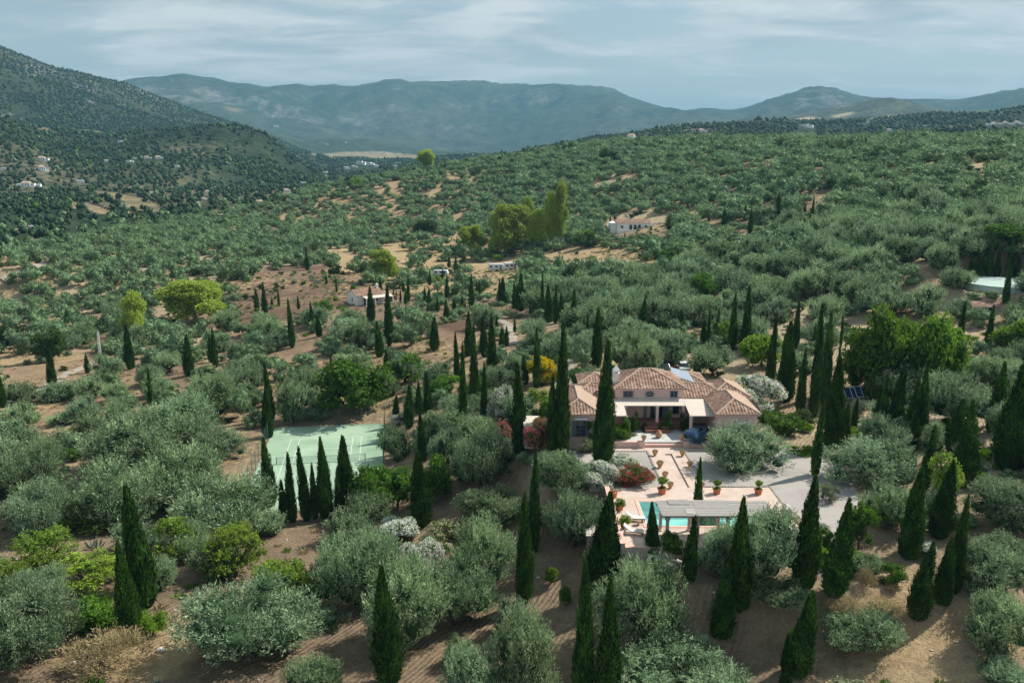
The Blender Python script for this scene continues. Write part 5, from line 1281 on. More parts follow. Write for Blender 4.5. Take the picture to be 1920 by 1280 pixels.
# lattice mast
x, y, z = hit(188, 669); ms_ = empty('lattice_mast', (x, y, z)); tag(ms_, 'thin white lattice mast standing beside the dirt track', 'mast')
H_ = top_z(y, 621)-z; b = MB(); c4 = [(-.28, -.28), (.28, -.28), (.28, .28), (-.28, .28)]
for cx0, cy0 in c4: b.tube((cx0, cy0, 0), (cx0*.5, cy0*.5, H_), .035, n=5)
for k in range(14):
    f0, f1 = k/14, (k+1)/14; s0, s1 = 1-.5*f0, 1-.5*f1
    for q in range(4):
        p0, p1 = c4[q], c4[(q+1) % 4]; b.tube((p0[0]*s0, p0[1]*s0, H_*f0), (p1[0]*s1, p1[1]*s1, H_*f1), .022, n=4)
b.build('lattice', M['whitemetal'], ms_); b = MB(); b.box(-.4, .4, -.05, .05, H_-.1, H_); b.build('crossarm', M['metal'], ms_)

# far houses
FAR = [
 (6, 319, 12, 'f', 'white house at the very edge of the far valley side'), (79, 301, 16, 'h', 'long white house high on the shadowed valley side'), (79, 320, 15, 'g', 'pale house with terrace below the long valley house'), (50, 350, 20, 'm', 'bright white farm cluster low on the valley side'), (150, 343, 14, 'f', 'long white flat-roofed house in the dark valley trees'),
 (200, 304, 9, 'h', 'small white house left of the pale green-walled house in the valley'), (242, 305, 11, 'f', 'pale green-walled house in the valley row'), (252, 298, 7, 'f', 'little white house just above the pale green-walled one'), (276, 298, 11, 'h', 'white gabled house in the middle of the valley row'), (297, 298, 13, 'h', 'largest white house ending the valley row'),
 (225, 267, 8, 'f', 'tiny white house alone above the valley row'), (332, 313, 8, 'f', 'white hut on the bare terrace beyond the valley row'), (285, 363, 8, 'f', 'small white hut beside the dark clump in the valley'), (389, 361, 9, 'h', 'pale house between fields near the foot of the knoll'), (380, 374, 8, 'h', 'white cottage at the olive grove margin below the knoll'), (57, 426, 8, 'f', 'little white hut beside the valley road'),
 (488, 383, 17, 'h', 'white house with yard where the grove meets the valley'), (555, 378, 24, 's', 'long green-roofed shed at the margin of the grove'), (538, 361, 15, 'h', 'white house in trees above the green-roofed shed'), (567, 362, 14, 'h', 'brown-roofed house beside the green-roofed shed'), (567, 344, 8, 'f', 'lone pale hut in the woods below the village'),
 (611, 325, 9, 'f', 'white tower-like house at the village fringe'), (650, 317, 10, 'h', 'low white village house beside the tower-like one'), (664, 314, 9, 'h', 'small village house under the large hall'), (676, 308, 15, 'f', 'pale large hall in the middle of the far village'), (693, 310, 14, 'f', 'blue-grey flat village building beside the large hall'), (706, 313, 9, 'h', 'last white house of the far village on the hill side'), (742, 313, 7, 'h', 'pair of tiny white houses beyond the village'),
 (517, 239, 8, 'h', 'tiny house high on the far mountain foot'), (612, 272, 7, 'f', 'sandy-walled farm at the corner of the pale field'), (588, 292, 9, 'h', 'brown-roofed farm beside the pale valley field'), (647, 268, 5, 'f', 'speck of a white house above the pale valley field'), (855, 305, 8, 'h', 'tiny white house just behind the hill crest'),
 (981, 294, 17, 'h', 'white villa with brown roof peeping over the hill crest'), (1187, 267, 17, 't', 'two-storey white house on the skyline of the near hill'), (1297, 261, 17, 'h', 'white gabled barn on the hill beside the green netting'), (1318, 248, 14, 'h', 'white house with arches on the crest above the barn'), (1486, 278, 26, 'f', 'long white building in trees on the hill crest'), (1512, 240, 26, 's', 'long grey greenhouse on the far hill'),
 (1627, 230, 8, 'f', 'small pale house below the wooded low hill'), (1670, 247, 11, 'h', 'white house in dark trees on the far slope'), (1603, 255, 8, 'f', 'little white cube house beside the long white shed'), (1628, 257, 14, 'f', 'long white shed on the far slope'), (1722, 236, 4, 'f', 'distant white speck of a house, first of two'), (1736, 237, 5, 'f', 'distant white speck of a house beside a tree'), (1783, 240, 8, 'h', 'sandy low house before the hilltop village'),
 (1855, 235, 10, 'f', 'first white house of the hilltop village'), (1865, 233, 9, 'h', 'white village house with brown roof behind the first'), (1876, 234, 10, 'f', 'broad pale block in the hilltop village'), (1887, 232, 9, 'h', 'central tiled house of the hilltop village'), (1898, 234, 10, 'f', 'long low block in the hilltop village'), (1909, 231, 9, 'h', 'upper tiled house of the hilltop village'), (1918, 234, 9, 'f', 'last house of the hilltop village')]
def far_house(u, v, w, ty, lab):
    x, y, z = hit(u, v); d = depth(y, z); s = 1.12*w*d/F
    t = empty('farm_shed' if ty == 's' else 'white_house', (x, y+s*.3, z), -math.atan2(x, y)+random.uniform(-.3, .3)); tag(t, lab, 'shed' if ty == 's' else 'house', 'far buildings of the valley and hills')
    H = s*{'f': .3, 'h': .3, 'g': .42, 'm': .32, 's': .22, 't': .62}[ty]; W = s*.6
    b = MB()
    b.box(-s/2, s*.18, -W/2, W/2, -H, H); b.box(s*.183, s/2, -W*.35, W*.55, -H, H*.78)
    if ty == 'm': b.box(-s*.9, -s*.55, -W*.4, W*.3, -H, H*.7); b.box(s*.6, s*.95, -W*.2, W*.5, -H, H*.6)
    b.build('wall', M['farwhite'], t)
    r = MB()
    if ty in 'hgtm':
        r.add([(-s*.53, -W*.56, H), (s*.21, -W*.56, H), (s*.21, W*.56, H), (-s*.53, W*.56, H), (-s*.35, 0, H*1.38), (s*.05, 0, H*1.38)], [(0, 3, 2, 1), (0, 1, 5, 4), (1, 2, 5), (2, 3, 4, 5), (3, 0, 4)])
        r.box(s*.19, s*.53, -W*.38, W*.58, H*.783, H*.84); r.build('roof', M['ridge'], t)
    else:
        r.box(-s*.52, s*.2, -W*.53, W*.53, H*1.003, H*1.1); r.build('roof', M['tank' if ty == 's' else 'farwhite'], t)
    if w >= 11 and ty != 's':
        for k in (-.36, -.12, .32) if ty != 't' else (-.36, -.1, .3):
            b = MB(); yy = -W/2 if k < .18 else -W*.35; b.box(s*k-s*.035, s*k+s*.035, yy-.04, yy-.002, H*.3, H*.68); b.build('window', M['darkglass'], t)
        b = MB(); b.box(s*.04, s*.10, -W/2-.04, -W/2-.002, 0, H*.6); b.build('door', M['darkglass'], t)
for f_ in FAR: far_house(*f_)
# green netting on the hill
x, y, z = hit(1318, 262); t = empty('netted_enclosure', (x, y, z), 0); tag(t, 'green netted enclosure on the hill beside the white barn', 'enclosure')
s_ = 44*depth(y, z)/F; b = MB()
for k in range(9): b.box(-s_/2+s_*k/8-.08, -s_/2+s_*k/8+.08, -.08, .08, -1, 3.2)
b.build('posts', M['metal'], t); b = MB()
for k in range(10): b.box(-s_/2, s_/2, -.01, .01, .2+k*.3, .36+k*.3)
b.build('netting', M['greenmetal'], t)
# ------------------------------------------------------------------ planting
ORD = ['nearest', 'second nearest', 'third nearest', 'fourth nearest', 'fifth nearest', 'sixth nearest', 'seventh nearest', 'eighth nearest', 'ninth nearest', 'tenth nearest'] + [f'{k}th nearest' for k in range(11, 60)]
LAND = [('pink villa', 1225, 760), ('swimming pool', 1215, 965), ('tennis court', 605, 870), ('white cottage', 675, 556), ('parked caravans', 940, 500), ('water tank', 1870, 535), ('stone hut', 1862, 580), ('hill farmhouse', 1190, 418),
 ('lattice mast', 188, 645), ('yellow flowering shrub', 1018, 693), ('white domed oleander', 1411, 735), ('dark green tree', 668, 735), ('court cypress row', 590, 920), ('fallen boulder', 302, 1220),
 ('cream oleanders', 800, 1010), ('yellow citrus saplings', 1045, 1095), ('dry straw bush', 1625, 1140), ('long valley house', 79, 300), ('green-roofed shed', 553, 377), ('white hill barn', 1297, 258), ('two-storey skyline house', 1187, 264), ('long white crest building', 1486, 276),
 ('pale-trunked eucalyptus', 365, 570), ('solar panels', 1610, 742), ('greatest lime-green tree', 1680, 630), ('tall eucalyptus group', 1000, 425), ('ploughed brown field', 520, 530), ('golden dry slope', 760, 500), ('bright green bush', 215, 1160), ('dark crest tree', 1065, 272),
 ('parked silver car', 1222, 690), ('big pale-trunked lime tree', 722, 500), ('gravel court', 1480, 900), ('pump shed', 1112, 1015), ('pool pergola', 1340, 955), ('big dry bush', 190, 1235)]
def describe(items, phrase):
    """items: (obj, u, v, look). one label each, from its look and where it stands"""
    G = {}
    for it in items:
        o, u, v, look = it
        k = min(range(len(LAND)), key=lambda q: (LAND[q][1]-u)**2+((LAND[q][2]-v)*1.3)**2)
        dx, dy = u-LAND[k][1], (v-LAND[k][2])*1.2
        rel = ('right of' if dx > 0 else 'left of') if abs(dx) > abs(dy) else ('in front of' if dy > 0 else 'behind')
        G.setdefault((k, rel), []).append((dx*dx+dy*dy, o, look))
    for (k, rel), L in G.items():
        L.sort(key=lambda q: q[0])
        for i, (_, o, look) in enumerate(L):
            o['label'] = f'{look} {phrase} {rel} the {LAND[k][0]}' + ('' if len(L) == 1 else f', {ORD[i]}')
OL = []; CY = []; BT = []; SH = []
prng = np.random.default_rng(5)

# cypresses: (x of tip, row of tip, x of foot, row of foot, width)
CYP = [(725,1061,728,1292,46),(1094,1047,1091,1330,38),(1138,1082,1136,1345,43),(983,926,984,1136,27),(1003,849,1000,1038,21),(1138,924,1134,1122,54),(1182,1017,1181,1066,21),(1219,941,1222,1073,27),(1307,861,1303,1010,17),(1297,969,1291,1092,24),
(1383,932,1385,1168,40),(1362,1063,1352,1217,38),(1514,893,1503,1108,38),(1581,936,1560,1134,41),(1511,1107,1494,1280,45),(1474,1186,1470,1262,15),(1473,1238,1471,1300,20),(1735,1016,1720,1176,35),(1796,930,1786,1118,27),(1772,1007,1763,1142,31),
(1713,877,1700,1052,35),(1774,864,1758,1014,36),(1740,797,1731,924,20),(1710,837,1705,905,16),(1807,750,1806,918,38),(1795,748,1783,850,22),(1909,645,1885,884,52),(1870,680,1860,814,24),(1919,800,1919,878,16),(1782,657,1780,702,11),(1795,567,1789,702,15),
(1693,642,1692,748,20),(1724,684,1726,830,17),(1711,710,1706,832,24),(1713,770,1710,845,23),(1683,684,1668,835,26),(1653,718,1652,830,18),(1645,726,1638,828,17),(1603,746,1601,803,12),(1561,667,1560,844,34),(1584,755,1583,838,15),(1566,645,1568,760,10),(1545,585,1545,765,19),
(1527,657,1524,785,18),(1533,755,1527,893,17),(1501,655,1500,778,16),(1475,603,1470,755,30),(1447,592,1443,724,15),(1530,570,1526,750,17),(1457,365,1457,411,9),(1523,370,1522,415,6),(1509,380,1509,402,5),(1820,475,1820,527,13),(1835,459,1835,527,11),(1853,448,1853,527,11),(1868,468,1868,527,10),(1892,446,1891,530,12),(1906,479,1906,528,9),(1885,492,1884,576,11),
(1492,565,1490,655,13),(1526,608,1524,660,9),(1576,585,1576,652,5),(1854,572,1851,655,13),(977,512,977,584,13),(964,530,964,580,9),(970,532,970,582,8),(1017,517,1016,598,8),(1027,535,1029,605,13),(1042,540,1041,607,10),(1051,549,1052,606,10),(1076,544,1075,619,13),(1119,577,1119,690,17),(1101,592,1101,645,7),
(1207,560,1203,624,15),(1217,595,1217,622,7),(1241,603,1240,634,11),(1276,582,1277,632,13),(1319,600,1317,652,12),(1327,585,1327,655,9),(1345,580,1343,643,9),(1375,550,1370,658,12),(1399,537,1394,668,15),(1437,585,1437,614,6),(1136,643,1130,880,31),(1052,606,1055,855,25),(1006,617,1006,728,12),(981,667,985,722,14),
(970,682,975,862,24),(978,738,981,850,16),(1036,705,1033,853,18),(1022,650,1022,688,7),(696,538,696,607,14),(729,536,730,650,15),(709,603,712,670,15),(815,595,815,659,15),(714,520,714,555,7),(631,520,631,548,4),(612,515,612,533,4),(756,526,756,547,5),(761,540,761,571,6),(766,520,766,566,6),(751,542,751,567,4),(743,545,743,562,4),(738,542,738,558,4),
(797,538,797,572,6),(805,540,804,579,9),(806,509,806,535,6),(821,542,821,557,4),(828,546,828,562,4),(830,505,830,523,5),(838,517,838,559,7),(842,480,842,502,6),(855,478,855,514,6),(849,542,849,560,5),(855,545,855,562,5),(852,561,852,589,8),(837,562,837,604,11),(821,559,820,585,7),(867,557,866,587,9),(872,567,872,586,5),(884,517,884,578,10),(899,526,899,562,8),(894,530,894,556,5),
(880,584,878,668,14),(891,574,890,606,6),(889,610,890,775,16),(905,595,908,670,13),(921,592,924,720,16),(931,592,931,632,7),(941,615,941,652,10),(950,613,950,650,8),(965,597,965,624,5),(908,680,909,802,12),(855,624,857,715,11),(869,645,868,808,14),(942,520,942,572,12),(937,526,937,570,8),(725,657,726,714,13),(733,674,733,714,8),(621,665,621,694,6),(614,680,613,697,5),
(800,697,804,782,15),(769,720,766,805,17),(785,714,786,778,11),(744,740,743,798,13),(789,774,793,866,16),(785,846,792,990,37),(502,679,510,790,14),(502,726,504,822,19),(500,822,510,952,25),(532,900,532,981,16),(545,849,549,980,19),(567,838,575,978,19),(589,870,591,974,13),(607,820,612,976,26),(637,878,636,974,16),(650,817,652,970,31),
(99,655,99,725,14),(164,664,165,700,10),(243,610,245,693,17),(354,628,355,706,17),(396,630,396,680,10),(402,615,405,689,11),(284,690,286,773,10),(378,693,381,763,10),(6,700,6,765,12),(254,912,278,1143,41),(236,1015,251,1205,37),(126,580,127,607,6),(175,592,177,630,9),(496,532,497,592,10),(481,540,482,582,9),(510,557,510,573,4),(523,542,523,573,4),(545,560,548,653,11),(559,555,560,580,6),
(584,567,586,619,9),(597,590,598,632,11),(576,470,576,507,8),(1144,407,1144,433,6),(1254,410,1254,433,7),(1357,392,1357,428,8),(1397,384,1397,413,7),(1407,392,1405,439,8),(1431,392,1431,420,6),(1289,380,1289,398,5),(1171,437,1171,457,4),(1329,400,1329,415,4)]
for i, (ut, vt, ub, vb, w) in enumerate(CYP):
    x, y, z = hit(ub, vb); z -= .15; h = top_z(y, vt)-z; d = depth(y, z+h/2); r = w/2*d/F
    lean = math.atan2((ut-ub)*depth(y, z+h)/F, h)
    # foot of the visible side is a little nearer than the trunk
    x, y = x*(1+r*.7/y), y+r*.7; z = float(ground(x, y))-.1; h = top_z(y, vt)-z; r = w/2*depth(y, z+h/2)/F
    x = (ub-960)/F*depth(y, z)
    kind = 'cyp' if w >= 26 else ('cyp_mid' if w >= 11 else 'cyp_low')
    o = plant(kind, i*7+3, x, y, z, r*prng.uniform(1.0, 1.18), h, prng.uniform(0, 6.28), 'cypress', (0, 0), parts=w >= 9)
    if w >= 9:
        o.rotation_mode = 'XYZ'
        for c in o.children: c.rotation_euler = (0, 0, 0)
    # lean about the view axis (world y) keeping the spin inside
    o.rotation_mode = 'QUATERNION'
    from mathutils import Quaternion
    o.rotation_quaternion = Quaternion((0, 1, 0), lean) @ Quaternion((0, 0, 1), prng.uniform(0, 6.28))
    o['group'] = 'columnar cypresses of the estate'; o['category'] = 'cypress'
    asp = h/(2*r); hp = vb-vt
    look = ('slender ' if asp > 7 else 'broad ' if asp < 4.6 else 'columnar ')+('tall' if h > 11 else 'low' if h < 5.5 else 'mid-height')
    CY.append((o, ub, (vt+vb)/2, look))
describe(CY, 'cypress')
print('cypress heights', np.percentile([o.scale[2] for o, *_ in CY], [0, 10, 50, 90, 100]))

# olives standing near: (x, row of lower edge, row of top, width)
OLV = [(465,1235,1090,250),(55,1250,1108,200),(-10,1190,1095,120),(585,1320,1235,115),(890,1330,1213,140),(990,1285,1128,150),(1285,1345,1213,230),(1200,1215,1052,180),(668,1125,983,155),(850,1165,1045,150),(765,1205,1060,160),(905,1105,982,130),(925,982,912,140),(1075,1025,918,118),(1045,938,850,110),
(430,1000,893,195),(90,985,903,160),(215,975,868,170),(345,948,835,165),(250,880,778,178),(340,845,748,150),(412,860,800,110),(70,1000,905,110),(58,915,822,125),(30,842,785,80),(128,856,803,60),(115,798,778,60),(155,788,740,62),(225,782,745,60),(212,754,720,55),(42,792,757,55),(112,750,710,75),(167,748,702,60),(35,757,714,65),(205,706,664,60),(212,722,697,38),
(284,721,680,56),(295,742,702,60),(400,776,704,110),(458,765,718,65),(440,735,690,60),(385,707,685,50),(455,706,665,75),(500,700,660,55),(469,724,677,58),(452,782,722,50),(483,765,730,45),(480,802,765,42),(534,712,676,42),(577,688,662,50),(584,742,690,60),(552,790,714,72),(662,696,660,76),(745,696,653,52),(738,862,795,60),(815,824,776,62),(838,872,800,72),(900,908,800,105),(795,848,800,50),
(1432,1105,960,155),(1345,1065,985,100),(1618,1235,1142,140),(1455,1178,1085,120),(1395,1055,980,90),(1858,1115,1020,135),(1880,1228,1118,125),(1895,1300,1240,120),(1875,985,900,130),(1630,908,825,172),(1670,985,905,110),(1745,962,912,60),(1792,792,700,135),(1862,718,665,115),(1740,840,788,62),(1402,878,793,160),(1192,692,620,98),(1258,686,622,66),(1337,705,648,82),(1087,690,637,52),
(1330,1010,965,60),(505,1005,960,60),(20,930,870,70),(1895,1060,1000,90),(1820,900,850,70),(1905,760,700,60),(1630,1085,1040,60),(960,1190,1120,70),(870,905,850,70),(940,870,820,60),(770,745,720,40),(850,780,745,60),(1500,700,655,60),(860,1250,1195,60),(705,660,630,40),(620,655,630,50),(590,790,760,50),
(1800,545,500,70),(1905,520,470,60),(1835,612,578,50),(1912,606,566,60),(1800,600,560,60),(1830,566,548,36),(1862,562,549,34),(645,640,598,62),(768,608,562,52),(800,630,585,40),(660,610,578,60),(715,745,700,60),(760,650,610,50),(1100,730,690,40),(930,690,650,50),(1000,640,600,60)]
olives = []
for (u, b, t, w) in OLV:
    w *= 1.08; b += (b-t)*(.26 if w > 100 else .14)
    x, y, z, r, h = crown_at(u, b, t-3, w); olives.append([x, y, z, r, h, u, b, w, 0])
# the groves on the slopes
EXC = [[(430, 1290), (430, 780), (720, 780), (735, 970), (520, 1000)], [(985, 1080), (985, 720), (1050, 690), (1180, 700), (1180, 650), (1320, 675), (1440, 690), (1640, 700), (1640, 1060), (1500, 1290), (1000, 1290)], [(605, 606), (600, 540), (740, 535), (770, 585), (735, 604)],
 [(900, 528), (900, 485), (978, 485), (978, 524)], [(1575, 745), (1575, 600), (1800, 600), (1800, 745)], [(1805, 556), (1805, 505), (1930, 505), (1930, 556)], [(1820, 605), (1820, 565), (1900, 565), (1900, 605)], [(1140, 452), (1145, 400), (1260, 400), (1262, 452)], [(300, 620), (305, 560), (430, 560), (420, 620)],
 [(430, 560), (480, 505), (640, 505), (690, 520), (700, 545), (590, 590), (440, 600)], [(1015, 480), (1080, 462), (1150, 470), (1290, 500), (1200, 505), (1010, 510)], [(740, 640), (900, 600), (890, 720), (790, 720)]]
SPARSE = [([(560, 400), (780, 330), (960, 330), (930, 410), (700, 450), (480, 440)], .8), ([(640, 540), (620, 470), (900, 440), (1000, 480), (960, 560), (700, 560)], .30), ([(0, 620), (0, 480), (380, 480), (400, 620)], .9), ([(1360, 640), (1480, 520), (1620, 520), (1560, 640)], .55), ([(200, 700), (200, 610), (700, 590), (900, 640), (860, 720)], .72), ([(0, 430), (0, 640), (60, 600), (100, 500)], .8)]
def scatter(r0, r1, sp, az=37.5, jit=.36, seed=1):
    g = np.random.default_rng(seed); n = int(r1/sp)+1
    ix, iy = np.meshgrid(np.arange(-n, n), np.arange(0, n)); x = (ix*sp+(iy % 2)*sp*.5).ravel()+g.uniform(-jit, jit, ix.size)*sp; y = (iy*sp).ravel()+g.uniform(-jit, jit, ix.size)*sp
    c, s = math.cos(.3), math.sin(.3); x, y = x*c-y*s, x*s+y*c
    r = np.hypot(x, y); a = np.degrees(np.arctan2(x, y)); k = (r > r0) & (r < r1) & (np.abs(a) < az); return x[k], y[k]
rs = np.random.default_rng(8)
hx = np.array([(o[0], o[1], o[3]) for o in olives])
sx_l, sy_l = scatter(66, 330, 6.5, seed=2); fx_l, fy_l = scatter(330, 860, 7.4, seed=3)
gxx = np.r_[sx_l, fx_l]; gyy = np.r_[sy_l, fy_l]; gzz = ground(gxx, gyy); gu, gv, gd = project(gxx, gyy, gzz)
keep = (gv < 668) | ((gu < -20) | (gu > 1940))
CLEAR = [[(500, 960), (620, 980), (600, 1120), (500, 1100)], [(590, 1120), (720, 1130), (720, 1290), (560, 1290)], [(830, 920), (870, 930), (860, 1010), (820, 1000)], [(900, 1040), (1000, 1100), (1110, 1010), (1110, 1200), (960, 1130), (880, 1240), (740, 1290)], [(200, 1140), (420, 1110), (350, 1290), (180, 1290)],
 [(1560, 1180), (1700, 1080), (1830, 1120), (1900, 1290), (1500, 1290)], [(430, 850), (500, 780), (480, 930), (420, 960)], [(700, 950), (870, 960), (860, 1085), (690, 1060)], [(740, 640), (900, 640), (860, 700), (760, 700)], [(0, 640), (180, 640), (240, 700), (60, 780), (0, 780)]]
fill = (gv >= 668) & (gv < 1300) & (gu < 1940)
for p in CLEAR: fill &= ~inpoly(gu, gv, p)
keep |= fill & (rs.random(len(gu)) < .85)
keep &= ~((gu < 560) & (gv < 478-gu*.19) & (np.hypot(gxx, gyy) > 380))
for p in EXC: keep &= ~inpoly(gu, gv, p)
pr = np.ones(len(gu))
for p, q in SPARSE: pr = np.where(inpoly(gu, gv, p), q, pr)
dens = fbm(gxx/55, gyy/55, 61, 3); pr *= np.clip((dens-.20)*6.5, .15, 1)
left = gu < 800
pr *= np.where(left & (gyy < 420), .88, 1.0)
keep &= rs.random(len(gu)) < pr
gx2, gy2, gz2, gu2, gv2, gd2 = (a[keep] for a in (gxx, gyy, gzz, gu, gv, gd))
dm = np.min(np.hypot(gx2[:, None]-hx[None, :, 0], gy2[:, None]-hx[None, :, 1])-hx[None, :, 2], axis=1) > 1.9
cl_ = np.array([np.min(np.hypot(a-hx[:, 0], b-hx[:, 1])/hx[:, 2]) for a, b in zip(gx2, gy2)])
gx2, gy2, gz2, gu2, gv2, gd2 = (a[dm] for a in (gx2, gy2, gz2, gu2, gv2, gd2))
PROT = [(c[2], c[3], c[4]) for c in CYP if c[3] < 700]+[(1863, 592, 60), (1885, 556, 110), (662, 573, 50), (931, 508, 30), (957, 506, 24), (826, 518, 28), (1190, 432, 80), (1016, 722, 50), (188, 668, 8)]
rp = 3.9*F/gd2; hp_ = 4.9*F/gd2; cov_ = np.zeros(len(gx2), bool)
for (a, b, c) in PROT: cov_ |= (np.abs(gu2-a) < rp*.72+c*.4) & (gv2 > b-2) & (gv2 < b+hp_*.95)
kc = ~cov_ | (rs.random(len(gx2)) < .8)
gx2, gy2, gz2, gu2, gv2, gd2, cov_ = (a[kc] for a in (gx2, gy2, gz2, gu2, gv2, gd2, cov_))
grad = rs.normal(0, 1, len(gx2)); rr2 = np.clip(3.6+.6*grad+np.where(gu2 > 900, .55, .1), 1.5, 5.0)
rr2 = np.where(gv2 > 668, rr2*.80, rr2); rr2 = np.where(cov_, rr2*rs.uniform(.5, .75, len(gx2)), rr2); hh2 = rr2*rs.uniform(1.15, 1.55, len(gx2))*np.where(cov_, .85, 1)
for k in range(len(gx2)):
    olives.append([gx2[k], gy2[k], gz2[k], rr2[k], hh2[k], gu2[k], gv2[k], 2*rr2[k]*F/gd2[k], 1])
vis = []
for i, o in enumerate(olives):
    u, v = o[5], o[6]
    inside = -30 < u < 1950 and v < 1420
    vis.append(o[7] if inside else 0)
order = np.argsort(-np.array(vis)); top_idx = set(order[:292].tolist())
print('olives', len(olives), 'smallest individual px', vis[order[291]])
stuff = []
for i, o in enumerate(olives):
    x, y, z, r, h, u, v, w, sc = o
    if i in top_idx:
        kind = 'olive' if w > 105 else 'olive_mid' if w > 52 else 'olive_low'
        ob = plant(kind, int(prng.integers(0, 50)), x, y, z-.1, r, h, prng.uniform(0, 6.28), 'olive_tree', (prng.uniform(-.04, .04), prng.uniform(-.04, .04)), True)
        ob['group'] = 'olive trees of the near groves'; ob['category'] = 'olive tree'
        OL.append((ob, u, v-(h*F/depth(y, z))*.4, 'wide silvery' if r > 4.3 else 'small silvery' if r < 2.6 else 'rounded silvery'))
    else: stuff.append((x, y, z-.2, r, h, math.hypot(x, y)))
describe(OL, 'olive tree')
def merge(name, items, kinds, mats, label, cat, seed=3):
    """many far-off crowns as one mass"""
    g = np.random.default_rng(seed); VV, QQ, TT, tq, tt, rq, rt, mq, mt_ = [], [], [], [], [], [], [], [], []; n = 0
    for (x, y, z, r, h, kd, mi) in items:
        d = LIB[kd][int(g.integers(0, len(LIB[kd])))]; a = g.uniform(0, 6.28); c, s = math.cos(a), math.sin(a); V = d['V']
        VV.append(np.c_[(V[:, 0]*c-V[:, 1]*s)*r+x, (V[:, 0]*s+V[:, 1]*c)*r+y, V[:, 2]*h+z].astype(np.float32))
        nq = len(d['F'][0]); QQ.append(d['F'][0]+n); tq.append(d['t'][:nq]); q = g.random(); rq.append(np.full(nq, q)); mq.append(np.full(nq, mi))
        if len(d['F']) > 1: TT.append(d['F'][1]+n); m_ = len(d['F'][1]); tt.append(d['t'][nq:nq+m_]); rt.append(np.full(m_, q)); mt_.append(np.full(m_, mi))
        n += len(V)
    F_ = [np.concatenate(QQ)]+([np.concatenate(TT)] if TT else [])
    me = npmesh(name, np.concatenate(VV), F_, mats, {'tint': np.concatenate(tq+tt), 'rnd': np.concatenate(rq+rt)}, np.concatenate(mq+mt_))
    print(name, len(items), sum(len(f) for f in F_))
    return tag(link(bpy.data.objects.new(name, me)), label, cat, kind='stuff')
it = [(x, y, z, r, h, 'olive_low' if D < 215 else 'olive_far', 0) for x, y, z, r, h, D in stuff]
merge('olive_groves', it, None, [M['grove']], 'silvery olive groves covering the far slopes of the hill', 'olive groves')

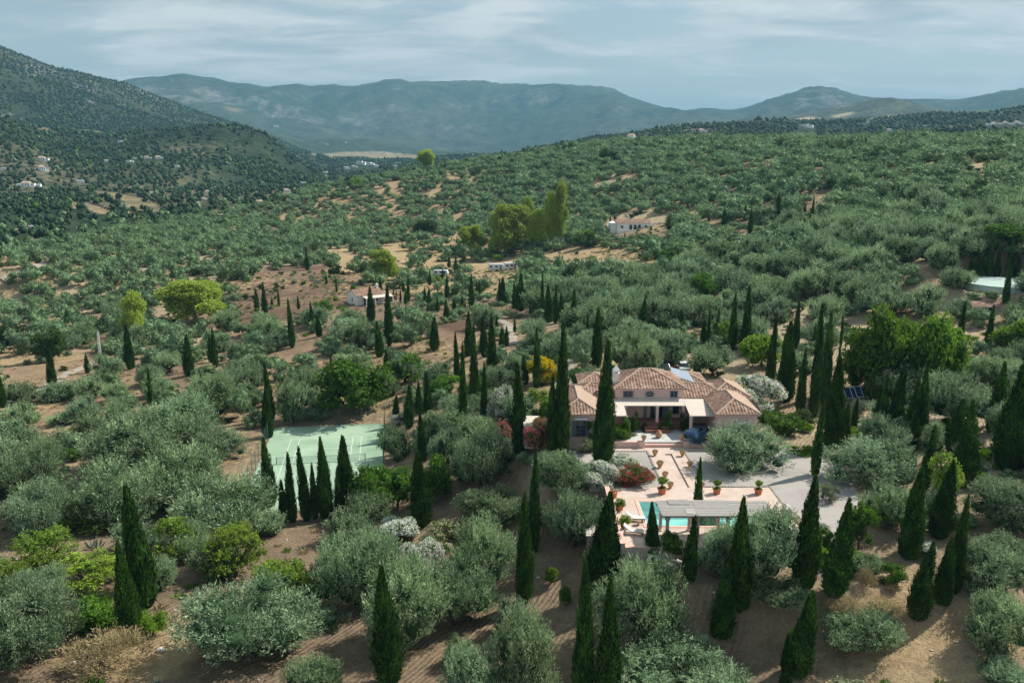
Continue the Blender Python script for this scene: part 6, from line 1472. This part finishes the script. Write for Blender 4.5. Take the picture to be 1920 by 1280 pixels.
# other trees: kind, x, lower row, top row, width, look, name
TRE = [('euc', 958, 482, 388, 84, 'tall yellow-green eucalyptus, the broadest of the hillside group', 'eucalyptus'), ('euc', 886, 479, 424, 54, 'round yellow-green eucalyptus at the caravan side of the hillside group', 'eucalyptus'), ('euc', 1012, 470, 398, 44, 'yellow-green eucalyptus in the middle of the hillside group', 'eucalyptus'),
 ('euc', 1050, 462, 348, 34, 'tallest eucalyptus, narrow, at the hill end of the group', 'eucalyptus'), ('euc', 1033, 465, 365, 30, 'thin eucalyptus squeezed beside the tallest one', 'eucalyptus'), ('euc', 988, 455, 376, 34, 'darker eucalyptus at the back of the hillside group', 'eucalyptus'), ('euc', 935, 470, 400, 40, 'eucalyptus leaning between the round and the broadest one', 'eucalyptus'),
 ('euc', 366, 612, 527, 122, 'wide yellow-green eucalyptus with pale bare trunk among the olives', 'eucalyptus'), ('euc', 255, 642, 553, 60, 'olive-yellow drooping eucalyptus beside the dark field', 'eucalyptus'), ('euc', 718, 529, 470, 60, 'yellow-green tree on the golden slope above the white cottage', 'eucalyptus'),
 ('euc', 800, 322, 282, 36, 'upright yellow-green tree on the hill skyline', 'eucalyptus'), ('lime_low', 668, 355, 331, 22, 'small bright green tree at the lower end of the hill skyline', 'tree'),
 ('green', 668, 800, 664, 150, 'large dark green spreading tree behind the tennis court fence', 'tree'), ('green', 735, 730, 668, 50, 'green tree close to the small cypress pair behind the court', 'tree'), ('green', 842, 750, 702, 75, 'round green tree between the villa drive and the court', 'tree'),
 ('mass', 1636, 752, 576, 138, 'great lime-green tree behind the garden, its broad near half', 'tree'), ('mass', 1742, 742, 572, 126, 'great lime-green tree behind the garden, its twin under the hut', 'tree'), ('mass', 1690, 730, 566, 120, 'middle crown of the great lime-green trees, between its near half and its twin', 'tree'), ('dark', 1685, 750, 655, 110, 'dark evergreen tree in front of the twin lime-green trees', 'tree'), ('lime', 1905, 680, 598, 90, 'lime-green tree at the picture edge below the stone hut', 'tree'),
 ('green', 1872, 505, 417, 92, 'dark yellow-green round tree above the water tank', 'tree'), ('lime', 1428, 695, 618, 78, 'lime-green tree beside the cypress pair behind the villa', 'tree'), ('lime_low', 1362, 650, 602, 42, 'yellowish feathery tree between thin cypresses', 'tree'),
 ('green', 705, 985, 868, 95, 'broad-leaved fig tree shading the near corner of the court', 'fig tree'), ('green', 812, 950, 848, 75, 'broad-leaved green tree behind the large lone cypress', 'tree'), ('green', 745, 960, 872, 85, 'leafy green fig between the court and the large lone cypress', 'fig tree'),
 ('open_almond', 150, 1012, 945, 135, 'yellow-green almond tree, uppermost of the bottom-left group', 'almond tree'), ('open_almond', 90, 1090, 985, 150, 'pale almond tree with thin crown at the edge of the bottom-left group', 'almond tree'), ('open_almond', 165, 1120, 1035, 140, 'yellow-green almond tree behind the bright green bush', 'almond tree'),
 ('open_almond', 335, 1060, 963, 105, 'yellow-green almond tree just behind the tall cypress pair', 'almond tree'), ('open_almond', 442, 1100, 975, 132, 'almond tree with visible dark trunk above the largest olive', 'almond tree'), ('almond', 530, 1158, 1035, 110, 'lime-yellow almond tree behind the largest olive', 'almond tree'), ('lime', 590, 1150, 1068, 62, 'small dense lime-green tree beside the bare furrows', 'tree'), ('open_almond', 22, 1120, 1045, 80, 'yellowish almond tree cut by the picture edge', 'almond tree'), ('open_almond', 48, 1010, 975, 45, 'small pale yellow almond tree above the bottom-left olives', 'almond tree'),
 ('green', 1612, 1045, 942, 72, 'glossy green tree beyond the pool terrace beside the tallest leaning cypress', 'tree'), ('green', 1590, 1075, 1030, 90, 'low feathery green tree under the glossy one', 'tree'), ('green', 1262, 1052, 990, 50, 'citrus tree right in front of the pool pergola', 'citrus tree'),
 ('green', 1308, 580, 510, 64, 'dense dark green tree standing out in the groves behind the villa', 'tree'), ('green_low', 1254, 497, 466, 44, 'bright green bush-like tree below the hill farmhouse', 'tree'), ('lime_low', 1355, 492, 465, 62, 'bright lime tree on the slope below the hill farmhouse', 'tree'), ('green_low', 1097, 468, 430, 48, 'green tree between the eucalyptus group and the hill farmhouse', 'tree'),
 ('dark_low', 1065, 290, 265, 26, 'dark round tree on the hill crest skyline', 'tree'), ('dark_low', 627, 520, 490, 28, 'dark lollipop-shaped tree above the white cottage', 'tree'), ('dark', 797, 450, 405, 50, 'dark green tree at the top of the golden slope', 'tree'), ('dark_low', 1140, 305, 275, 40, 'dark tree near the crest below the skyline house', 'tree'), ('dark_low', 1575, 355, 325, 50, 'dark green round tree high in the groves', 'tree'), ('dark_low', 1540, 285, 260, 30, 'dark tree below the long white building', 'tree'), ('dark_low', 1660, 300, 272, 50, 'dark tree cluster on the crest above the groves', 'tree'), ('dark_low', 1610, 310, 288, 44, 'dark rounded tree beside the crest cluster', 'tree'), ('dark_low', 1365, 262, 247, 40, 'dark tree beside the green netting on the crest', 'tree'),
 ('lime_low', 1630, 472, 440, 56, 'yellow-green shrubby tree in the groves towards the tank', 'tree'), ('green', 1700, 490, 440, 70, 'mottled green tree in the groves above the tank cypresses', 'tree'), ('green_low', 1560, 452, 428, 60, 'deep green tree with visible trunk on the bare bank', 'tree'), ('green_low', 1665, 450, 422, 52, 'deep green tree on the pale bank among olives', 'tree'),
 ('dark', 95, 680, 610, 66, 'dark evergreen tree beside the dirt track', 'tree'), ('dark', 5, 660, 600, 40, 'dark tree at the picture edge above the dirt track', 'tree'), ('green_low', 380, 560, 515, 40, 'dark round tree above the wide eucalyptus', 'tree'), ('green_low', 240, 560, 530, 32, 'small dark tree behind the drooping eucalyptus', 'tree'),
 ('lime_low', 1845, 520, 490, 30, 'yellow-green bush among the tank cypresses', 'tree'), ('palm', 772, 732, 672, 48, 'shaggy fan palm behind the court corner', 'palm'), ('dark', 1760, 640, 600, 60, 'dark tree behind the great lime-green pair', 'tree'), ('open_almond', 1775, 950, 840, 75, 'rusty yellow-green tree between cypresses at the garden edge', 'tree'), ('lime', 1845, 870, 835, 34, 'small citrus tree on the bare slope beside the largest cypress', 'citrus tree'), ('lime_low', 1828, 850, 822, 34, 'pale citrus tree behind the small one on the bare slope', 'citrus tree'),
 ('gold_bush', 1016, 722, 663, 56, 'shrub covered in bright yellow flowers beside the villa drive', 'flowering shrub'), ('lime_bush', 1011, 755, 722, 52, 'lime-green shrub right below the yellow flowering one', 'shrub'),
 ('white_oleander', 1411, 778, 704, 88, 'huge domed oleander full of white flowers beside the villa', 'oleander'), ('white_oleander', 941, 800, 718, 50, 'white-flowering oleander among cypresses uphill of the crimson hedge', 'oleander'), ('white_oleander', 1122, 925, 866, 60, 'white-flowering oleander behind the terrace wall, beside the crimson one', 'oleander'), ('white_oleander', 1168, 885, 853, 55, 'white-flowering oleander rising behind the crimson one', 'oleander'),
 ('red_oleander', 1186, 918, 866, 78, 'crimson-flowering oleander overhanging the low pink wall', 'oleander'), ('pink_oleander', 1002, 850, 776, 56, 'pink-flowering oleander between cypresses beside the flat annex', 'oleander'), ('pink_oleander', 945, 835, 790, 40, 'faded pink oleander uphill of the pink one', 'oleander'), ('blue_plumbago', 1303, 840, 806, 36, 'shrub of bright blue flowers spilling over the planter wall', 'flowering shrub'),
 ('white_oleander', 745, 1022, 968, 74, 'white oleander beneath the large lone cypress', 'oleander'), ('cream_oleander', 828, 1035, 976, 66, 'cream oleander with browned flowers on the bare slope', 'oleander'), ('white_oleander', 790, 1078, 1008, 70, 'whitest oleander just behind the wide double olive', 'oleander'), ('cream_oleander', 1025, 1010, 945, 40, 'dusty cream oleander beside the olive behind the slim cypress', 'oleander'), ('white_oleander', 1725, 1045, 1012, 56, 'pale oleander behind the free-standing slope cypress', 'oleander'), ('white_oleander', 748, 800, 775, 30, 'small white oleander at the court corner', 'oleander'), ('cream_oleander', 810, 800, 772, 30, 'cream oleander between the court cypresses', 'oleander'),
 ('lime', 1032, 1102, 1060, 32, 'larger yellow citrus sapling on the bare shaded earth', 'sapling'), ('lime', 1060, 1140, 1093, 26, 'smaller yellow citrus sapling on the bare earth', 'sapling'),
 ('bush', 170, 1195, 1108, 120, 'bright green bush spreading behind the tall cypress pair', 'bush'), ('lime_bush', 285, 1200, 1135, 60, 'bright green bush tip showing on the track side of the tall cypress pair', 'bush'), ('dry_bush', 190, 1290, 1180, 165, 'big dry straw-coloured bush in the bottom corner beside the track', 'bush'),
 ('dry_bush', 1575, 1170, 1125, 75, 'straw-coloured dry bush behind the grey olive shoots', 'bush'), ('dry_bush', 1660, 1190, 1120, 85, 'larger dry grassy bush behind the grey olive shoots', 'bush'), ('dry_bush', 1675, 1115, 1092, 26, 'pale tuft of dry grass on the bare bank', 'dry tuft'), ('dry_bush', 1627, 1105, 1062, 40, 'spindly shrub with withered pinkish leaves on the bare slope', 'shrub'), ('bush', 1675, 1100, 1050, 50, 'green shrub on the bare slope behind the free-standing cypress', 'shrub'),
 ('grey_bush', 1558, 945, 900, 42, 'thin grey-green shrub standing alone on the gravel', 'shrub'), ('lime_bush', 1502, 855, 830, 56, 'clipped lime-green tree row end on the gravel court', 'shrub'), ('bush', 1475, 820, 770, 70, 'mixed green shrub bed beside the villa wing', 'shrub'), ('bush', 1445, 800, 762, 50, 'leafy green shrub between villa wing and white oleander', 'shrub'), ('dark_bush', 1500, 800, 765, 60, 'dark green shrub at the back of the garden bed', 'shrub'), ('lime_bush', 1510, 812, 790, 30, 'bright yellow-green shrub on the garden bed edge', 'shrub'),
 ('green', 1157, 842, 795, 48, 'bushy green climber mound between the tallest cypress and the mosaic terrace', 'shrub'), ('grey_bush', 1186, 832, 806, 22, 'rounded silver shrub at the corner of the mosaic terrace', 'shrub'), ('grey_bush', 1100, 858, 818, 44, 'dusty pink-grey shrub below the wing window', 'shrub'), ('bush', 1112, 835, 780, 26, 'green climber on the wing wall beside the tallest cypress', 'shrub'), ('bush', 1174, 815, 775, 22, 'green climber wrapping the canopy column', 'climber'), ('dark_bush', 1190, 806, 765, 22, 'dark climber in the shade of the porch', 'climber'), ('dark_bush', 1253, 805, 766, 22, 'dark climber on the middle porch column', 'climber'), ('dark_bush', 1283, 810, 768, 22, 'dark climber at the inner corner of the porch', 'climber'), ('dark_bush', 1210, 805, 790, 16, 'small dark plant at the foot of the porch', 'plant'), ('dark_bush', 1238, 806, 790, 18, 'low dark plants beside the porch steps', 'plant'),
 ('lime_bush', 1290, 836, 812, 20, 'yellow-green shrub squeezed beside the blue flowers', 'shrub'), ('bush', 1085, 730, 685, 40, 'green shrub with reddish top behind the chimney', 'shrub'), ('grey_bush', 1115, 722, 682, 36, 'grey-green shrub behind the left roof', 'shrub'), ('grey_bush', 1180, 700, 682, 36, 'grey shrub between chimney and parked cars', 'shrub'), ('bush', 1290, 728, 692, 54, 'round green shrub behind the solar roof panel', 'shrub'), ('lime_bush', 1320, 735, 718, 22, 'small yellow-green shrub at the back of the villa', 'shrub'), ('lime_bush', 1345, 735, 716, 40, 'bright green low shrub behind the cross roof', 'shrub'),
 ('bush', 1040, 770, 735, 50, 'green shrub above the annex roof', 'shrub'), ('dark_bush', 1016, 765, 752, 12, 'clipped round bush on the annex roof edge', 'shrub'), ('bush', 960, 790, 740, 40, 'mixed green shrub between white oleander and annex', 'shrub'), ('green', 900, 760, 705, 60, 'green tree between the tall cypresses above the court', 'tree'), ('lime_bush', 1610, 820, 803, 38, 'low clipped yellow-green shrub beside the garden path', 'shrub'), ('lime_bush', 1600, 808, 795, 26, 'smaller clipped shrub beside the garden path', 'shrub'), ('bush', 1625, 800, 784, 24, 'green tuft at the foot of the small garden cypress', 'shrub'),
 ('grey_bush', 1615, 780, 745, 34, 'spiky blue-grey agave-like plant by the solar panels', 'plant'), ('lime_bush', 1850, 925, 880, 60, 'yellow-green low bushes under the largest cypress', 'shrub'), ('bush', 1545, 1030, 985, 40, 'green shrub between the two garden-edge cypresses', 'shrub'), ('lime_bush', 1538, 1070, 1010, 40, 'yellow-green shrub below the gravel court', 'shrub'), ('grey_bush', 1530, 1000, 975, 50, 'grey lavender mound at the end of the gravel court', 'shrub'), ('dark_bush', 1700, 895, 850, 30, 'dark green shrub by the garden-edge cypresses', 'shrub'),
 ('lime', 1665, 1000, 925, 70, 'light green feathery tree at the garden edge', 'tree'), ('green', 1720, 800, 755, 40, 'green shrubby tree amid the garden cypress group', 'tree'), ('dark', 1800, 880, 850, 40, 'dark bush beside the broad garden cypress', 'bush'), ('bush', 470, 965, 920, 40, 'overgrown green hedge at the near corner of the court', 'hedge'), ('dark', 1620, 690, 655, 80, 'dark undergrowth bush under the great lime tree', 'bush'), ('green', 1385, 1050, 990, 60, 'green shrub by the pergola end', 'shrub'),
 ('lime_bush', 787, 640, 628, 12, 'tiny lime-green shrub alone on the furrows', 'shrub'), ('lime_bush', 818, 528, 512, 26, 'bright lime bush beside the low caravan', 'shrub'), ('lime_bush', 936, 490, 474, 22, 'yellow bush behind the caravans', 'shrub'), ('pink_oleander', 735, 565, 553, 20, 'rosy flowering shrub beside the cottage porch', 'shrub'), ('lime_bush', 630, 565, 552, 12, 'yellowish shrub at the cottage gable', 'shrub'), ('bush', 605, 585, 560, 40, 'reddish-green garden shrub beyond the cottage', 'shrub')]
NM = {'tree': 'broadleaf_tree', 'fig tree': 'fig_tree', 'almond tree': 'almond_tree', 'citrus tree': 'citrus_tree', 'flowering shrub': 'flowering_shrub', 'eucalyptus': 'eucalyptus', 'palm': 'fan_palm'}
for i, (kd, u, b, t, w, lab, cat) in enumerate(TRE):
    if kd == 'euc': w *= 1.12
    if 'ole' in kd or 'plum' in kd: w *= 1.2; t -= 4
    x, y, z, r, h = crown_at(u, b, t, w, .6 if 'bush' in kd or 'ole' in kd else .7)
    if any(s_ in lab for s_ in ('porch', 'canopy column', 'wing wall', 'annex roof', 'flat annex', 'blue flowers spilling')) and 'cottage' not in lab:
        y = {'flat annex': 104.2, 'blue flowers spilling': 104.9, 'porch': 109.3, 'canopy column': 106.4, 'wing wall': 104.6, 'annex roof': 107}[[s_ for s_ in ('flat annex', 'blue flowers spilling', 'annex roof', 'canopy column', 'wing wall', 'porch') if s_ in lab][0]]
        z = 12.5 if 'annex roof' in lab else 9.7 if 'flat annex' in lab else 10.4; h = max(top_z(y, t)-z, .5); r = w/2*depth(y, z)/F; x = (u-960)/F*depth(y, z+h/2)
    o = plant(kd, i*5+1, x, y, z-.05, r, h, prng.uniform(0, 6.28), NM.get(cat, cat.replace(' ', '_')))
    tag(o, lab, cat)
    if kd in ('white_oleander', 'cream_oleander', 'red_oleander', 'pink_oleander', 'blue_plumbago', 'gold_bush'): o['group'] = 'flowering shrubs of the garden'
    elif 'bush' in kd: o['group'] = 'shrubs of the garden and slope'
    else: o['group'] = 'broad trees of the estate and hill'

# low growth on the open ground near the camera and on the banks
low = []; g = np.random.default_rng(77)
lx_, ly_ = scatter(60, 330, 2.1, seed=9); lz_ = ground(lx_, ly_); lu, lv, ld = project(lx_, ly_, lz_)
dn = fbm(lx_/14, ly_/14, 91, 4); kk = (g.random(len(lx_)) < np.clip((dn-.38)*2.8, 0, .75))
for p in EXC[:2]: kk &= ~inpoly(lu, lv, p) | (inpoly(lu, lv, [(1560, 1060), (1920, 1000), (1920, 1290), (1560, 1290)]))
kk &= ~((np.abs(lx_-(-29)) < 16) & (np.abs(ly_-127) < 24)) & ~((lx_ > 4) & (lx_ < 46) & (ly_ > 74) & (ly_ < 122))
for x, y, z in zip(lx_[kk], ly_[kk], lz_[kk]):
    q = g.random(); r = g.uniform(.25, .75)*(1.0 if q < .8 else 1.6)
    low.append((x, y, z-.05, r, r*g.uniform(.7, 1.2), 'tuft', 0 if q < .6 else 1 if q < .85 else 2))
def g_tuft(rng):
    n = 46; K = Leafy(); a = rng.uniform(0, 6.28, n); q = rng.uniform(0, .7, n)
    P = np.c_[np.cos(a)*q, np.sin(a)*q, np.zeros(n)]; D = np.c_[np.cos(a)*.5, np.sin(a)*.5, np.ones(n)]+rng.normal(0, .25, (n, 3))
    V, Q = blades(P, D, rng.uniform(.5, 1.1, n), np.full(n, .16), rng); K.addq(V, Q, rng.random(n)); return K
lib('tuft', g_tuft, 6, [M['straw']])
bx_, by_ = scatter(64, 420, 4.3, seed=19); bz_ = ground(bx_, by_); bu, bv, bd = project(bx_, by_, bz_)
db = fbm(bx_/22, by_/22, 95, 4); kb = g.random(len(bx_)) < np.clip((db-.40)*3.0, .02, .75)*np.where(bu > 960, 1.0, .6)
kb &= ~((np.abs(bx_-(-29)) < 14) & (np.abs(by_-127) < 22)) & ~((bx_ > 4) & (bx_ < 33) & (by_ > 74) & (by_ < 124)) & ~inpoly(bu, bv, [(1320, 830), (1640, 830), (1640, 1030), (1320, 1030)])
for p in CLEAR[:8]: kb &= ~inpoly(bu, bv, p) | (g.random(len(bx_)) < .10)
for p in [EXC[2], EXC[3]]+EXC[10:13]: kb &= ~inpoly(bu, bv, p) | (g.random(len(bx_)) < .15)
for x, y, z in zip(bx_[kb], by_[kb], bz_[kb]):
    q = g.random(); r = g.uniform(.5, 1.5); low.append((x, y, z-.1, r, r*g.uniform(1.0, 1.7), 'olive_low' if q < .35 else 'green_low', 3 if q < .35 else 2 if q < .65 else 1 if q < .75 else 4))
st_ = MB(); gs = np.random.default_rng(4); iv, it = ICO0
qx, qy = scatter(62, 170, 2.6, seed=29); qz = ground(qx, qy); kq = (gs.random(len(qx)) < np.clip((fbm(qx/18, qy/18, 97, 3)-.4)*2, .03, .6)) & ~((qx > 4) & (qx < 44) & (qy > 74) & (qy < 124)) & ~((np.abs(qx+29) < 14) & (np.abs(qy-127) < 22))
sv, sf = [], []
for x, y, z in zip(qx[kq], qy[kq], qz[kq]):
    s_ = gs.uniform(.06, .2)*(1+(gs.random() < .06)); sf.append(it+12*len(sv)); sv.append(iv*np.array([s_*gs.uniform(.8, 1.4), s_*gs.uniform(.8, 1.3), s_*.7])*(1+.3*(gs.random((12, 1))-.5))+np.array([x, y, z+s_*.2]))
tag(link(bpy.data.objects.new('scattered_stones', npmesh('scattered_stones', np.concatenate(sv), np.concatenate(sf), [M['palestone']]))), 'small pale stones strewn over the ploughed soil', 'stones', kind='stuff')
merge('undergrowth', low, None, [M['straw'], M['greybush'], M['green'], M['olive'], M['darkgreen']], 'dry grass tufts and weeds on the open soil', 'undergrowth')

# woodland of the valley and the far hills
def g_far(rng):
    iv, it = ICO0; K = Leafy(); n = 0
    C, R = lobes_dome(4, rng, .4, .6, spread=.5, low=.25)
    for c, r in zip(C, R):
        rr = r*(1+.5*(rng.random(len(iv))-.5)); K.addt(c+iv*rr[:, None]*np.array([1, 1, .85]), it, np.clip(rng.normal(.4, .2, len(it)), 0, 1))
    V, Q = blades(nrm(rng.normal(size=(16, 3)))*.7+np.array([0, 0, .5]), rng.normal(size=(16, 3)), np.full(16, .5), np.full(16, .3), rng); K.addq(V, Q, rng.random(16))
    return K
lib('far_crown', g_far, 8, [M['darkgreen']])
fx_, fy_ = scatter(390, 2500, 9.4, az=36, seed=12); mx_, my_ = scatter(2500, 3330, 13.5, az=37, seed=13); km = (mx_ < -my_*.16); fx_ = np.r_[fx_, mx_[km]]; fy_ = np.r_[fy_, my_[km]]
fz_ = ground(fx_, fy_); fu, fv, fd = project(fx_, fy_, fz_); fr = np.hypot(fx_, fy_)
pr = np.clip((fbm(fx_/230, fy_/230, 71, 4)-.30)*7, .35, 1)*np.clip((fbm(fx_/60, fy_/60, 72, 3)-.26)*7, .12, 1)
pr *= np.where((fr < 860) & (fu > 560), .55, 1)
kf = (g.random(len(fx_)) < pr) & ((fr > 620) | ((fu < 560) & (fv < 480-fu*.19)))
for p, _ in FIELDS: kf &= ~inpoly(fu, fv, p) | ((g.random(len(fx_)) < .12) & (fr < 1400))
for f_ in FAR: kf &= ~((np.abs(fu-f_[0]) < f_[2]*.75) & (fv > f_[1]-4) & (fv < f_[1]+f_[2]*.6+5))
# drop what lies hidden behind the near hill
vis_m = np.ones(len(fx_), bool)
wd = []
for x, y, z, ok in zip(fx_, fy_, fz_, kf):
    if not ok: continue
    r = g.uniform(2.1, 3.6)*(1+.2*(math.hypot(x, y) > 1400)); q = g.random()
    wd.append((x, y, z-.4, r, r*g.uniform(1.1, 1.7), 'far_crown', (0 if q < .90 else 1 if q < .98 else 2) if math.hypot(x, y) > 620 else (0 if q < .75 else 1)))
merge('valley_woodland', wd, None, [M['woods'], M['grove'], M['green']], 'dense woodland and groves in shade-darkened colour filling the valley and far hills', 'woodland')

# ------------------------------------------------------------------ haze
hz = bpy.data.meshes.new('haze'); zt = float(TAB.max())+60; zb = float(TAB.min())-30
b = MB(); b.box(-13500, 13500, -300, 14500, zb, zt); hz.from_pydata(b.v, [], b.f)
m, t, o = newmat('valley_air'); t.links.remove(o.inputs[0].links[0]) if o.inputs[0].links else None
pv_ = N(t, 'ShaderNodeVolumePrincipled'); pv_.inputs['Color'].default_value = (.23, .50, .70, 1); pv_.inputs['Density'].default_value = 1.0e-4; pv_.inputs['Anisotropy'].default_value = .1
t.links.new(pv_.outputs[0], o.inputs['Volume']); hz.materials.append(m)
tag(link(bpy.data.objects.new('haze', hz)), 'thin blue air lying over the valley', 'haze', kind='stuff')
print('objects', len(bpy.data.objects))
